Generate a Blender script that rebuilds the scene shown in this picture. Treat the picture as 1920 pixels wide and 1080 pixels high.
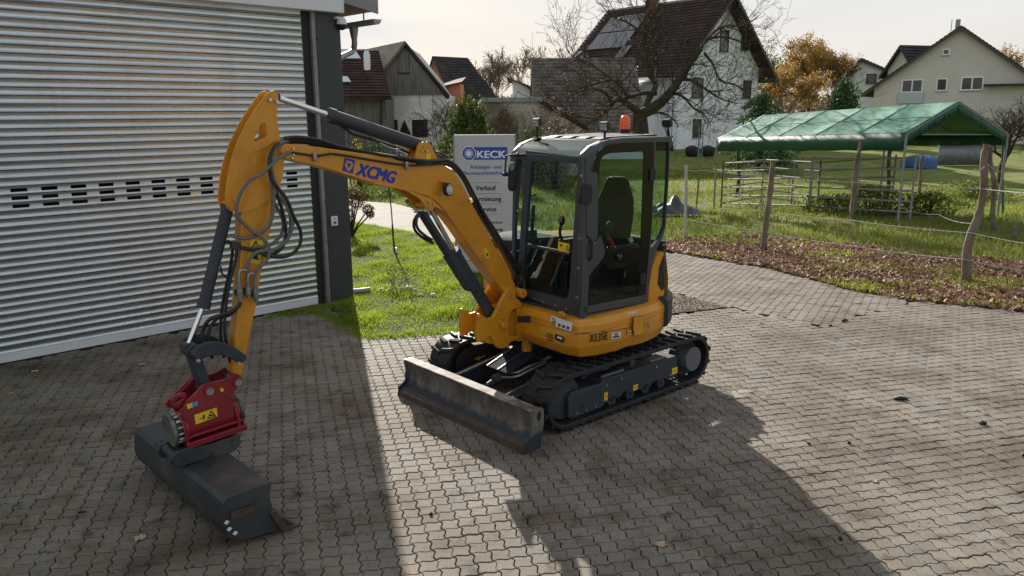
import bpy, bmesh, math, random
import numpy as np
from mathutils import Vector, Matrix
from mathutils.geometry import tessellate_polygon
for o in list(bpy.data.objects): bpy.data.objects.remove(o)
random.seed(7); rng = np.random.default_rng(7)
R = math.radians
scene = bpy.context.scene
COL = scene.collection

# ------------------------------------------------------------------ camera
FPX, PITCH, ROLL, CAMH = 1478.66, 0.2194, -0.0059, 2.6735
_cp, _sp = math.cos(PITCH), math.sin(PITCH)
_F = Vector((0, _cp, -_sp)); _R0 = Vector((1, 0, 0)); _U0 = Vector((0, _sp, _cp))
_R = _R0 * math.cos(ROLL) + _U0 * math.sin(ROLL)
_U = _U0 * math.cos(ROLL) - _R0 * math.sin(ROLL)
CAM = Vector((0, 0, CAMH))
cd = bpy.data.cameras.new('camera'); cam = bpy.data.objects.new('camera', cd); COL.objects.link(cam)
cam.matrix_world = Matrix(((_R.x, _U.x, -_F.x, 0), (_R.y, _U.y, -_F.y, 0), (_R.z, _U.z, -_F.z, CAMH), (0, 0, 0, 1)))
cd.sensor_fit = 'HORIZONTAL'; cd.sensor_width = 36; cd.lens = 36 * FPX / 1920
cd.clip_start = .05; cd.clip_end = 3000
scene.camera = cam

# ------------------------------------------------------------------ light
SUN_EL, SUN_AZ = 22.0, -13.4            # degrees; azimuth from +Y towards +X
world = bpy.data.worlds.new("World"); scene.world = world; world.use_nodes = True
nt = world.node_tree; nt.nodes.clear()
sky = nt.nodes.new('ShaderNodeTexSky'); sky.sky_type = 'NISHITA'; sky.sun_disc = False
sky.sun_elevation = R(SUN_EL); sky.sun_rotation = R(SUN_AZ)
sky.air_density = 1.3; sky.dust_density = 3.0; sky.ozone_density = 1.5
tc = nt.nodes.new('ShaderNodeTexCoord'); mp = nt.nodes.new('ShaderNodeMapping'); mp.inputs['Scale'].default_value = (1.2, 1.2, 5)
nz = nt.nodes.new('ShaderNodeTexNoise'); nz.inputs['Scale'].default_value = 1.6; sky.altitude = 0; nz.inputs['Detail'].default_value = 5
rp = nt.nodes.new('ShaderNodeValToRGB'); rp.color_ramp.elements[0].position = .33; rp.color_ramp.elements[1].position = .68
rp.color_ramp.elements[0].color = (.93, .93, .93, 1); rp.color_ramp.elements[1].color = (1, 1, 1, 1)
mx = nt.nodes.new('ShaderNodeMix'); mx.data_type = 'RGBA'
# thin high cloud veil: a pale even white with a warmer tone low down
sep = nt.nodes.new('ShaderNodeSeparateXYZ')
r2 = nt.nodes.new('ShaderNodeValToRGB')
r2.color_ramp.elements[0].position = 0.0; r2.color_ramp.elements[0].color = (4.7, 4.35, 3.95, 1)
r2.color_ramp.elements[1].position = 1.0; r2.color_ramp.elements[1].color = (3.2, 3.15, 3.1, 1)
e = r2.color_ramp.elements.new(.07); e.color = (4.5, 4.32, 4.1, 1)
e = r2.color_ramp.elements.new(.15); e.color = (4.05, 4.2, 4.35, 1)
bg = nt.nodes.new('ShaderNodeBackground'); bg.inputs['Strength'].default_value = .10
wo = nt.nodes.new('ShaderNodeOutputWorld')
L = nt.links.new
L(tc.outputs['Generated'], mp.inputs['Vector']); L(mp.outputs[0], nz.inputs['Vector']); L(nz.outputs['Fac'], rp.inputs[0])
L(tc.outputs['Generated'], sep.inputs[0]); L(sep.outputs['Z'], r2.inputs[0])

# the thin haze glows towards the sun and thins out on the opposite side of the sky
dt = nt.nodes.new('ShaderNodeVectorMath'); dt.operation = 'DOT_PRODUCT'; L(tc.outputs['Generated'], dt.inputs[0])
dt.inputs[1].default_value = (math.sin(R(SUN_AZ)) * math.cos(R(SUN_EL)), math.cos(R(SUN_AZ)) * math.cos(R(SUN_EL)), math.sin(R(SUN_EL)))
mr = nt.nodes.new('ShaderNodeMapRange'); mr.inputs['From Min'].default_value = -.35; mr.inputs['From Max'].default_value = .62; mr.inputs['To Min'].default_value = .62; mr.inputs['To Max'].default_value = 1
L(dt.outputs['Value'], mr.inputs[0]); ml = nt.nodes.new('ShaderNodeMath'); ml.operation = 'MULTIPLY'; L(rp.outputs[0], ml.inputs[0]); L(mr.outputs[0], ml.inputs[1])
L(ml.outputs[0], mx.inputs['Factor']); L(sky.outputs[0], mx.inputs['A']); 
cl = nt.nodes.new('ShaderNodeMapRange'); cl.inputs['From Min'].default_value = .3; cl.inputs['From Max'].default_value = .7; cl.inputs['To Min'].default_value = .86; cl.inputs['To Max'].default_value = 1.10; L(nz.outputs['Fac'], cl.inputs[0])
cm = nt.nodes.new('ShaderNodeVectorMath'); cm.operation = 'SCALE'; L(r2.outputs[0], cm.inputs[0]); L(cl.outputs[0], cm.inputs['Scale']); L(cm.outputs[0], mx.inputs['B'])
L(mx.outputs['Result'], bg.inputs['Color']); L(bg.outputs[0], wo.inputs['Surface'])
sd = bpy.data.lights.new('sun', 'SUN'); sd.energy = 5.0; sd.angle = R(.6); sd.color = (1, .93, .82)
sun = bpy.data.objects.new('sun', sd); COL.objects.link(sun)
_to = Vector((math.sin(R(SUN_AZ)) * math.cos(R(SUN_EL)), math.cos(R(SUN_AZ)) * math.cos(R(SUN_EL)), math.sin(R(SUN_EL))))
sun.rotation_euler = _to.to_track_quat('Z', 'Y').to_euler(); sun.location = (0, 0, 30)
scene.view_settings.view_transform = 'Standard'; scene.view_settings.look = 'None'
scene.view_settings.exposure = 0.9; scene.view_settings.gamma = 1
scene.render.engine = 'CYCLES'
scene.cycles.max_bounces = 6; scene.cycles.transparent_max_bounces = 16
try: scene.cycles.use_denoising = True
except Exception: pass

# ------------------------------------------------------------------ picture-to-place helpers
def ray(px, py): return _F + _R * ((px - 960) / FPX) + _U * ((540 - py) / FPX)
def G(px, py, z=0.0):
    d = ray(px, py); return CAM + d * ((z - CAMH) / d.z)
def AY(px, py, Y):                       # point at forward distance Y
    d = ray(px, py); return CAM + d * (Y / d.y)
def onplane(px, py, o, n):
    d = ray(px, py); return CAM + d * ((Vector(o) - CAM).dot(n) / d.dot(n))
EX, EY, EA = .5915, 7.5365, 3.8558
_c, _s = math.cos(EA), math.sin(EA)
def loc(P):
    dx, dy = P[0] - EX, P[1] - EY; return Vector((_c * dx + _s * dy, -_s * dx + _c * dy, P[2]))
def wor(P): return Vector((EX + _c * P[0] - _s * P[1], EY + _s * P[0] + _c * P[1], P[2]))
_oC = loc(CAM)
def _rl(px, py):
    d = ray(px, py); return Vector((_c * d.x + _s * d.y, -_s * d.x + _c * d.y, d.z))
def TY(px, py, y): d = _rl(px, py); return _oC + d * ((y - _oC.y) / d.y)
def TX(px, py, x): d = _rl(px, py); return _oC + d * ((x - _oC.x) / d.x)
def TZ(px, py, z): d = _rl(px, py); return _oC + d * ((z - _oC.z) / d.z)

# ------------------------------------------------------------------ materials
def _new(name):
    m = bpy.data.materials.new(name); m.use_nodes = True
    return m, m.node_tree, m.node_tree.nodes['Principled BSDF']
def mat(name, col, rough=.6, metal=0, var=.0, vs=6, col2=None, mixs=3, mixt=(.45, .6), bump=0, bs=60, spec=.5,
        coat=0, space='obj', stretch=(1, 1, 1), rvar=0, ao=None, attr=None, trans=0):
    """plain physical surface: two colours mixed by noise, fine brightness grain, fine bump"""
    m, t, b = _new(name); N = t.nodes; K = t.links.new
    b.inputs['Roughness'].default_value = rough; b.inputs['Metallic'].default_value = metal
    b.inputs['Specular IOR Level'].default_value = spec
    if coat: b.inputs['Coat Weight'].default_value = coat; b.inputs['Coat Roughness'].default_value = .15
    if space == 'world':
        g = N.new('ShaderNodeNewGeometry'); src = g.outputs['Position']
    else:
        g = N.new('ShaderNodeTexCoord'); src = g.outputs['Object']
    mp = N.new('ShaderNodeMapping'); mp.inputs['Scale'].default_value = stretch; K(src, mp.inputs['Vector']); src = mp.outputs[0]
    rgb = N.new('ShaderNodeRGB'); rgb.outputs[0].default_value = (*col, 1); out = rgb.outputs[0]
    def noise(sc, det=4):
        n = N.new('ShaderNodeTexNoise'); n.inputs['Scale'].default_value = sc; n.inputs['Detail'].default_value = det
        K(src, n.inputs['Vector']); return n.outputs['Fac']
    if col2 is not None:
        r = N.new('ShaderNodeValToRGB'); r.color_ramp.elements[0].position = mixt[0]; r.color_ramp.elements[1].position = mixt[1]
        K(noise(mixs, 7), r.inputs[0])
        q = N.new('ShaderNodeMix'); q.data_type = 'RGBA'; q.inputs['B'].default_value = (*col2, 1)
        K(r.outputs[0], q.inputs['Factor']); K(out, q.inputs['A']); out = q.outputs['Result']
    if var:
        mr = N.new('ShaderNodeMapRange'); mr.inputs['To Min'].default_value = 1 - var; mr.inputs['To Max'].default_value = 1 + var
        mr.inputs['From Min'].default_value = .25; mr.inputs['From Max'].default_value = .75
        K(noise(vs, 6), mr.inputs[0])
        q = N.new('ShaderNodeMix'); q.data_type = 'RGBA'; q.blend_type = 'MULTIPLY'; q.inputs['Factor'].default_value = 1
        K(out, q.inputs['A']); K(mr.outputs[0], q.inputs['B']); out = q.outputs['Result']
    if attr:                                  # per-piece variation: attribute 'rnd' plus the object's random
        at = N.new('ShaderNodeAttribute'); at.attribute_name = 'rnd'
        oi = N.new('ShaderNodeObjectInfo'); ad = N.new('ShaderNodeMath'); ad.operation = 'ADD'
        fr = N.new('ShaderNodeMath'); fr.operation = 'FRACT'
        K(at.outputs['Fac'], ad.inputs[0]); K(oi.outputs['Random'], ad.inputs[1]); K(ad.outputs[0], fr.inputs[0])
        r = N.new('ShaderNodeValToRGB'); els = r.color_ramp.elements
        els[0].color = (*attr[0], 1); els[1].color = (*attr[-1], 1)
        for i, c in enumerate(attr[1:-1]): e = els.new((i + 1) / (len(attr) - 1)); e.color = (*c, 1)
        K(fr.outputs[0], r.inputs[0])
        q = N.new('ShaderNodeMix'); q.data_type = 'RGBA'; q.blend_type = 'MULTIPLY'; q.inputs['Factor'].default_value = 1
        K(out, q.inputs['A']); K(r.outputs[0], q.inputs['B']); out = q.outputs['Result']
    K(out, b.inputs['Base Color'])
    if rvar:
        mr = N.new('ShaderNodeMapRange'); mr.inputs['To Min'].default_value = max(.03, rough - rvar); mr.inputs['To Max'].default_value = min(1, rough + rvar)
        mr.inputs['From Min'].default_value = .3; mr.inputs['From Max'].default_value = .7
        K(noise(vs * .7, 5), mr.inputs[0]); K(mr.outputs[0], b.inputs['Roughness'])
    if bump:
        bm = N.new('ShaderNodeBump'); bm.inputs['Strength'].default_value = bump; bm.inputs['Distance'].default_value = .01
        K(noise(bs, 5), bm.inputs['Height']); K(bm.outputs[0], b.inputs['Normal'])
    if trans:
        tl = N.new('ShaderNodeBsdfTranslucent'); K(out, tl.inputs['Color'])
        ms = N.new('ShaderNodeMixShader'); ms.inputs[0].default_value = trans
        K(b.outputs[0], ms.inputs[1]); K(tl.outputs[0], ms.inputs[2]); K(ms.outputs[0], N['Material Output'].inputs['Surface'])
    return m
def glass(name, tint, refl=.10, rough=.03, tr=.8):
    m, t, b = _new(name); N = t.nodes; K = t.links.new; N.remove(b)
    tb = N.new('ShaderNodeBsdfTransparent'); tb.inputs['Color'].default_value = (*[c * tr for c in tint], 1)
    gl = N.new('ShaderNodeBsdfGlossy'); gl.inputs['Roughness'].default_value = rough
    fr = N.new('ShaderNodeLayerWeight'); fr.inputs['Blend'].default_value = .5
    mr = N.new('ShaderNodeMapRange'); mr.inputs['To Min'].default_value = refl; mr.inputs['To Max'].default_value = .35
    pw = N.new('ShaderNodeMath'); pw.operation = 'POWER'; pw.inputs[1].default_value = 4; K(fr.outputs['Facing'], pw.inputs[0]); K(pw.outputs[0], mr.inputs[0])
    ms = N.new('ShaderNodeMixShader'); K(mr.outputs[0], ms.inputs[0]); K(tb.outputs[0], ms.inputs[1]); K(gl.outputs[0], ms.inputs[2])
    K(ms.outputs[0], N['Material Output'].inputs['Surface'])
    return m

def wear(m, layers, space='Object'):      # multiply in stains: (noise scale, lo, hi, tint, strength, stretch)
    t = m.node_tree; N = t.nodes; K = t.links.new; b = N['Principled BSDF']; src = b.inputs['Base Color'].links[0].from_socket; g = N.new('ShaderNodeTexCoord')
    for q_, (sc, lo, hi, col, fac, st) in enumerate(layers):
        mp = N.new('ShaderNodeMapping'); mp.inputs['Scale'].default_value = st; mp.inputs['Location'].default_value = (q_ * 3.1, q_ * 1.7, q_ * .9); K(g.outputs[space], mp.inputs[0])
        n = N.new('ShaderNodeTexNoise'); n.inputs['Scale'].default_value = sc; n.inputs['Detail'].default_value = 7; n.inputs['Roughness'].default_value = .65; K(mp.outputs[0], n.inputs['Vector'])
        r = N.new('ShaderNodeMapRange'); r.inputs['From Min'].default_value = lo; r.inputs['From Max'].default_value = hi; r.inputs['To Max'].default_value = fac; K(n.outputs['Fac'], r.inputs[0])
        q = N.new('ShaderNodeMix'); q.data_type = 'RGBA'; q.blend_type = 'MULTIPLY' if max(col) <= 1 and fac < 2 else 'MIX'; q.inputs['B'].default_value = (*col, 1); K(r.outputs[0], q.inputs['Factor']); K(src, q.inputs['A']); src = q.outputs['Result']
    K(src, b.inputs['Base Color'])
# ------------------------------------------------------------------ mesh builder
class MB:
    def __init__(s): s.v = []; s.f = []; s.mi = []
    def add(s, vs, fs, mi=0):
        k = len(s.v); s.v += [tuple(v) for v in vs]; s.f += [tuple(i + k for i in f) for f in fs]; s.mi += [mi] * len(fs); return s
    def box(s, a, b, mi=0):
        x0, y0, z0 = [min(p, q) for p, q in zip(a, b)]; x1, y1, z1 = [max(p, q) for p, q in zip(a, b)]
        return s.add([(x0, y0, z0), (x1, y0, z0), (x1, y1, z0), (x0, y1, z0), (x0, y0, z1), (x1, y0, z1), (x1, y1, z1), (x0, y1, z1)],
                     [(3, 2, 1, 0), (4, 5, 6, 7), (0, 1, 5, 4), (1, 2, 6, 5), (2, 3, 7, 6), (3, 0, 4, 7)], mi)
    def obox(s, o, dx, dy, dz, mi=0):
        o, dx, dy, dz = map(Vector, (o, dx, dy, dz)); P = [o, o + dx, o + dx + dy, o + dy]; P += [p + dz for p in P]
        fs = [(3, 2, 1, 0), (4, 5, 6, 7), (0, 1, 5, 4), (1, 2, 6, 5), (2, 3, 7, 6), (3, 0, 4, 7)]
        if dx.cross(dy).dot(dz) < 0: fs = [f[::-1] for f in fs]
        return s.add(P, fs, mi)
    def beam(s, p, q, w, h, up=(0, 0, 1), mi=0):       # rectangular bar centred on p-q
        p, q, up = Vector(p), Vector(q), Vector(up); d = (q - p); a = d.cross(up).normalized(); b = a.cross(d).normalized()
        return s.obox(p - a * w / 2 - b * h / 2, a * w, b * h, d, mi)
    def cyl(s, p, q, r0, r1=None, n=16, mi=0, cap=True):
        p, q = Vector(p), Vector(q); r1 = r0 if r1 is None else r1; d = (q - p).normalized()
        a = d.orthogonal().normalized(); b = d.cross(a)
        ring = [a * math.cos(2 * math.pi * i / n) + b * math.sin(2 * math.pi * i / n) for i in range(n)]
        vs = [p + u * r0 for u in ring] + [q + u * r1 for u in ring]
        fs = [(i, (i + 1) % n, n + (i + 1) % n, n + i) for i in range(n)]
        if cap: fs += [tuple(range(n - 1, -1, -1)), tuple(range(n, 2 * n))]
        return s.add(vs, fs, mi)
    def tube(s, pts, r, n=8, mi=0, rs=None):
        pts = [Vector(p) for p in pts]; m = len(pts); rs = rs or [r] * m
        t0 = (pts[1] - pts[0]).normalized(); a = t0.orthogonal().normalized(); vs = []
        for k in range(m):
            t = (pts[min(k + 1, m - 1)] - pts[max(k - 1, 0)])
            t = t.normalized() if t.length > 1e-9 else t0
            a = (a - t * a.dot(t)); a = a.normalized() if a.length > 1e-6 else t.orthogonal().normalized(); b = t.cross(a)
            for i in range(n):
                an = 2 * math.pi * i / n; vs.append(pts[k] + (a * math.cos(an) + b * math.sin(an)) * rs[k])
        fs = [(k * n + i, k * n + (i + 1) % n, (k + 1) * n + (i + 1) % n, (k + 1) * n + i) for k in range(m - 1) for i in range(n)]
        fs += [tuple(range(n - 1, -1, -1)), tuple(range((m - 1) * n, m * n))]
        return s.add(vs, fs, mi)
    def prism(s, poly, off, mi=0, mside=None):
        poly = [Vector(p) for p in poly]; off = Vector(off); n = len(poly)
        nn = Vector((0, 0, 0))
        for i in range(n): nn += poly[i].cross(poly[(i + 1) % n])
        if nn.dot(off) > 0: poly = poly[::-1]
        # bottom face = poly (facing away from off), top = poly+off reversed
        s.add(poly + [p + off for p in poly], [tuple(range(n)), tuple(range(2 * n - 1, n - 1, -1))], mi)
        k = len(s.v) - 2 * n
        for i in range(n):
            j = (i + 1) % n; s.f.append((k + j, k + i, k + n + i, k + n + j)); s.mi.append(mi if mside is None else mside)
        return s
    def holed(s, outer, holes, off, mi=0):              # plate with holes, thickness off
        outer = [Vector(p) for p in outer]; holes = [[Vector(p) for p in h] for h in holes]; off = Vector(off)
        loops = [outer] + holes; tris = tessellate_polygon(loops); flat = [p for l in loops for p in l]
        k = len(s.v); n = len(flat); s.v += [tuple(p) for p in flat] + [tuple(p + off) for p in flat]
        for t in tris:
            a, b, c = [flat[i] for i in t]
            if (b - a).cross(c - a).dot(off) > 0: t = t[::-1]
            s.f.append(tuple(k + i for i in t)); s.f.append(tuple(k + n + i for i in t[::-1])); s.mi += [mi, mi]
        q = 0
        for li, l in enumerate(loops):
            m = len(l); nn = Vector((0, 0, 0))
            for i in range(m): nn += l[i].cross(l[(i + 1) % m])
            fl = (nn.dot(off) > 0) ^ (li > 0)
            for i in range(m):
                a, b = q + i, q + (i + 1) % m
                f = (k + a, k + b, k + n + b, k + n + a) if fl else (k + b, k + a, k + n + a, k + n + b)
                s.f.append(f); s.mi.append(mi)
            q += m
        return s
    def loft(s, rings, close=True, cap=True, mi=0):
        n = len(rings[0]); vs = [p for r in rings for p in r]; fs = []
        for k in range(len(rings) - 1):
            for i in range(n if close else n - 1):
                j = (i + 1) % n; fs.append((k * n + i, k * n + j, (k + 1) * n + j, (k + 1) * n + i))
        if cap: fs += [tuple(range(n - 1, -1, -1)), tuple(range((len(rings) - 1) * n, len(rings) * n))]
        return s.add(vs, fs, mi)
    def sphere(s, c, r, n=12, m=8, sc=(1, 1, 1), mi=0):
        c = Vector(c); rings = []
        for k in range(1, m):
            th = math.pi * k / m
            rings.append([c + Vector((math.sin(th) * math.cos(2 * math.pi * i / n) * sc[0], math.sin(th) * math.sin(2 * math.pi * i / n) * sc[1], -math.cos(th) * sc[2])) * r for i in range(n)])
        k0 = len(s.v); s.loft(rings, cap=False, mi=mi)
        s.add([c + Vector((0, 0, -r * sc[2])), c + Vector((0, 0, r * sc[2]))], [])
        b = len(s.v) - 2; L0 = k0; L1 = k0 + (m - 2) * n
        for i in range(n):
            j = (i + 1) % n; s.f += [(b, L0 + j, L0 + i), (b + 1, L1 + i, L1 + j)]; s.mi += [mi, mi]
        return s
    def build(s, name, mats, parent=None, smooth=35, bevel=0, kind=None, label=None, cat=None, group=None, at=None, seg=1):
        me = bpy.data.meshes.new(name); me.from_pydata(s.v, [], s.f)
        for m in (mats if isinstance(mats, (list, tuple)) else [mats]): me.materials.append(m)
        if len(me.materials) > 1: me.polygons.foreach_set('material_index', s.mi)
        if smooth:
            me.polygons.foreach_set('use_smooth', [True] * len(me.polygons)); me.set_sharp_from_angle(angle=R(smooth))
        me.update()
        return link(name, me, parent, kind, label, cat, group, bevel, at, seg)
def link(name, me, parent=None, kind=None, label=None, cat=None, group=None, bevel=0, at=None, seg=1):
    o = bpy.data.objects.new(name, me); COL.objects.link(o)
    if parent is not None: o.parent = parent
    if at is not None: o.location = at
    if kind: o['kind'] = kind
    if label: o['label'] = label
    if cat: o['category'] = cat
    if group: o['group'] = group
    if bevel:
        b = o.modifiers.new('bevel', 'BEVEL'); b.width = bevel; b.segments = seg; b.limit_method = 'ANGLE'; b.angle_limit = R(38)
        b.harden_normals = False
    return o
def empty(name, label, cat, at=(0, 0, 0), rz=0, group=None):
    o = bpy.data.objects.new(name, None); COL.objects.link(o); o.location = at; o.rotation_euler = (0, 0, rz)
    o.empty_display_size = .2
    o['label'] = label; o['category'] = cat
    if group: o['group'] = group
    return o
def spl(pts, n=6):                        # Catmull-Rom through points
    P = [Vector(p) for p in pts]; P = [P[0] * 2 - P[1]] + P + [P[-1] * 2 - P[-2]]; out = []
    for i in range(1, len(P) - 2):
        a, b, c, d = P[i - 1:i + 3]
        for k in range(n):
            t = k / n; out.append(.5 * ((2 * b) + (c - a) * t + (2 * a - 5 * b + 4 * c - d) * t * t + (3 * b - a - 3 * c + d) * t ** 3))
    return out + [P[-2]]
def npmesh(name, V, F, mats, rnd=None, smooth=False, **kw):      # V (n,3), F (m,k) arrays
    V = np.asarray(V, np.float32); F = np.asarray(F, np.int32); me = bpy.data.meshes.new(name); k = F.shape[1]
    me.vertices.add(len(V)); me.vertices.foreach_set('co', V.ravel())
    me.loops.add(F.size); me.loops.foreach_set('vertex_index', F.ravel())
    me.polygons.add(len(F)); me.polygons.foreach_set('loop_start', np.arange(len(F), dtype=np.int32) * k)
    me.polygons.foreach_set('loop_total', np.full(len(F), k, np.int32))
    if rnd is not None:
        a = me.attributes.new('rnd', 'FLOAT', 'FACE'); a.data.foreach_set('value', np.asarray(rnd, np.float32))
    me.polygons.foreach_set('use_smooth', [smooth] * len(F))
    me.update(calc_edges=True); me.validate()
    for m in (mats if isinstance(mats, (list, tuple)) else [mats]): me.materials.append(m)
    return link(name, me, **kw)
def text(name, s, size, m, parent, o, xd, yd, sx=1.0, bold=0.0, ext=.001, align='LEFT', shear=0, sp=1.0):
    cu = bpy.data.curves.new(name, 'FONT'); cu.body = s; cu.size = size; cu.offset = 0; cu.extrude = ext; cu.align_x = align
    cu.resolution_u = 3; cu.shear = shear; cu.space_character = sp
    ob = bpy.data.objects.new('tmp', cu); COL.objects.link(ob)
    me = bpy.data.meshes.new_from_object(ob); bpy.data.objects.remove(ob); me.name = name
    xd = Vector(xd).normalized(); yd = Vector(yd).normalized(); zd = xd.cross(yd)
    M = Matrix(((xd.x * sx, yd.x, zd.x, o[0]), (xd.y * sx, yd.y, zd.y, o[1]), (xd.z * sx, yd.z, zd.z, o[2]), (0, 0, 0, 1)))
    if bold:                                # heavier strokes: three copies a hair apart in depth
        bm = bmesh.new()
        for q, dx in enumerate((-bold, 0, bold)):
            for dy in (-bold * .5, bold * .5):
                k = len(bm.verts); bm.from_mesh(me); bm.verts.ensure_lookup_table()
                for v in bm.verts[k:]: v.co.x += dx; v.co.y += dy; v.co.z += (q * 2 + (dy > 0)) * .00012
        bm.to_mesh(me); bm.free()
    me.transform(M); me.materials.clear(); me.materials.append(m)
    return link(name, me, parent)
def pip(x, y, poly):
    x = np.asarray(x); y = np.asarray(y); c = np.zeros(x.shape, bool); n = len(poly)
    for i in range(n):
        x0, y0 = poly[i][:2]; x1, y1 = poly[(i + 1) % n][:2]
        if y0 == y1: continue
        c ^= ((y0 > y) != (y1 > y)) & (x < (x1 - x0) * (y - y0) / (y1 - y0) + x0)
    return c
# ================================================================== GROUND
def sm(a, b, x): t = min(1, max(0, (x - a) / (b - a))); return t * t * (3 - 2 * t)
def H(x, y): return -.03 - .6 * sm(19.5, 28, y + .35 * max(0, 8 - x) * 0) * (1 - sm(40, 58, y)) * sm(-2, 5, x)
M_meadow = mat('meadow_grass', (.12, .165, .03), .9, var=.35, vs=1.1, col2=(.17, .165, .055), mixs=.35, mixt=(.4, .65), space='world', bump=.6, bs=14, spec=.1)
xs = np.concatenate([np.linspace(-400, -40, 10), np.linspace(-34, 60, 95), np.linspace(70, 400, 10)])
ys = np.concatenate([np.linspace(-60, -5, 6), np.linspace(0, 80, 81), np.linspace(90, 900, 16)])
V = np.array([(x, y, H(x, y) - .02) for y in ys for x in xs]); nx = len(xs)
F = np.array([(j * nx + i, j * nx + i + 1, (j + 1) * nx + i + 1, (j + 1) * nx + i) for j in range(len(ys) - 1) for i in range(nx - 1)])
npmesh('ground', V, F, M_meadow, smooth=True, kind='structure')

P = lambda l, z=0: [G(a, b, z) for a, b in l]
pillar_base = Vector((-2.65, 11.1, 0)); DD = Vector((.7276, .6860, 0)); DN = Vector((.6860, -.7276, 0))   # door direction, outward normal
yard_px = [(617, 570), (640, 600), (687, 633), (702, 632), (760, 628), (830, 620), (895, 611), (1080, 602), (1250, 590), (1330, 581), (1365, 576), (1300, 560), (1245, 546), (1050, 500),
           (856, 456), (818, 452), (767, 435), (702, 423), (664, 418), (560, 405), (560, 362), (693, 378), (738, 381), (773, 390), (1000, 428), (1250, 472), (1300, 480), (1440, 503),
           (1600, 543), (1700, 562), (1920, 583), (2300, 624)]
yard = [tuple(p[:2]) for p in P(yard_px)] + [(14, 4), (14, 2.0), (-9, 2.0), (-9, 5.2)]
yard_far = yard
M_yardfar = mat('plain_paving', (.23, .205, .17), .85, var=.2, vs=5, space='world', bump=.3, bs=40)
yq = MB(); yq.add([(-30, -45, -.006), (70, -45, -.006), (70, 1.5, -.006), (14, 2.1, -.006), (-9, 2.2, -.006), (-30, -10, -.006)], [(0, 1, 2, 3, 4, 5)])
M_bed = mat('joint_bedding', (.024, .019, .014), .95, var=.4, vs=25, col2=(.085, .07, .05), mixs=.9, mixt=(.5, .7), space='world', bump=.8, bs=120, spec=.1)
M_paverfar = mat('far_paving', (.205, .185, .155), .85, var=.18, vs=9, col2=(.155, .14, .118), mixs=1.2, space='world', bump=.3, bs=40, spec=.25)
yb = MB(); yb.add([(x, y, -.016) for x, y in yard], [tuple(range(len(yard)))])
yard_o = yb.build('paved_yard', [M_bed], kind='structure', smooth=0); yq.build('yard', [M_yardfar], kind='structure', smooth=0)
YF = 15.2
yf = MB(); pf = [q for q in P([(1365, 576), (1300, 560), (1245, 546), (1050, 500), (856, 456), (818, 452), (767, 435), (702, 423), (664, 418), (560, 405), (560, 362), (693, 378), (738, 381), (773, 390), (1000, 428), (1250, 472), (1300, 480), (1440, 503), (1480, 513)]) ]
# far road: a plain sheet 4 mm up where single stones can no longer be told apart
def clipy(poly, y0):
    out = []
    for i in range(len(poly)):
        a, b = poly[i], poly[(i + 1) % len(poly)]
        if a.y >= y0: out.append(a)
        if (a.y >= y0) != (b.y >= y0): out.append(a.lerp(b, (y0 - a.y) / (b.y - a.y)))
    return out
pf = clipy(pf, YF)
yf.add([(p.x, p.y, -.003) for p in pf], [tuple(range(len(pf)))]); yf.build('road', [M_paverfar], kind='structure', smooth=0)

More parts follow.
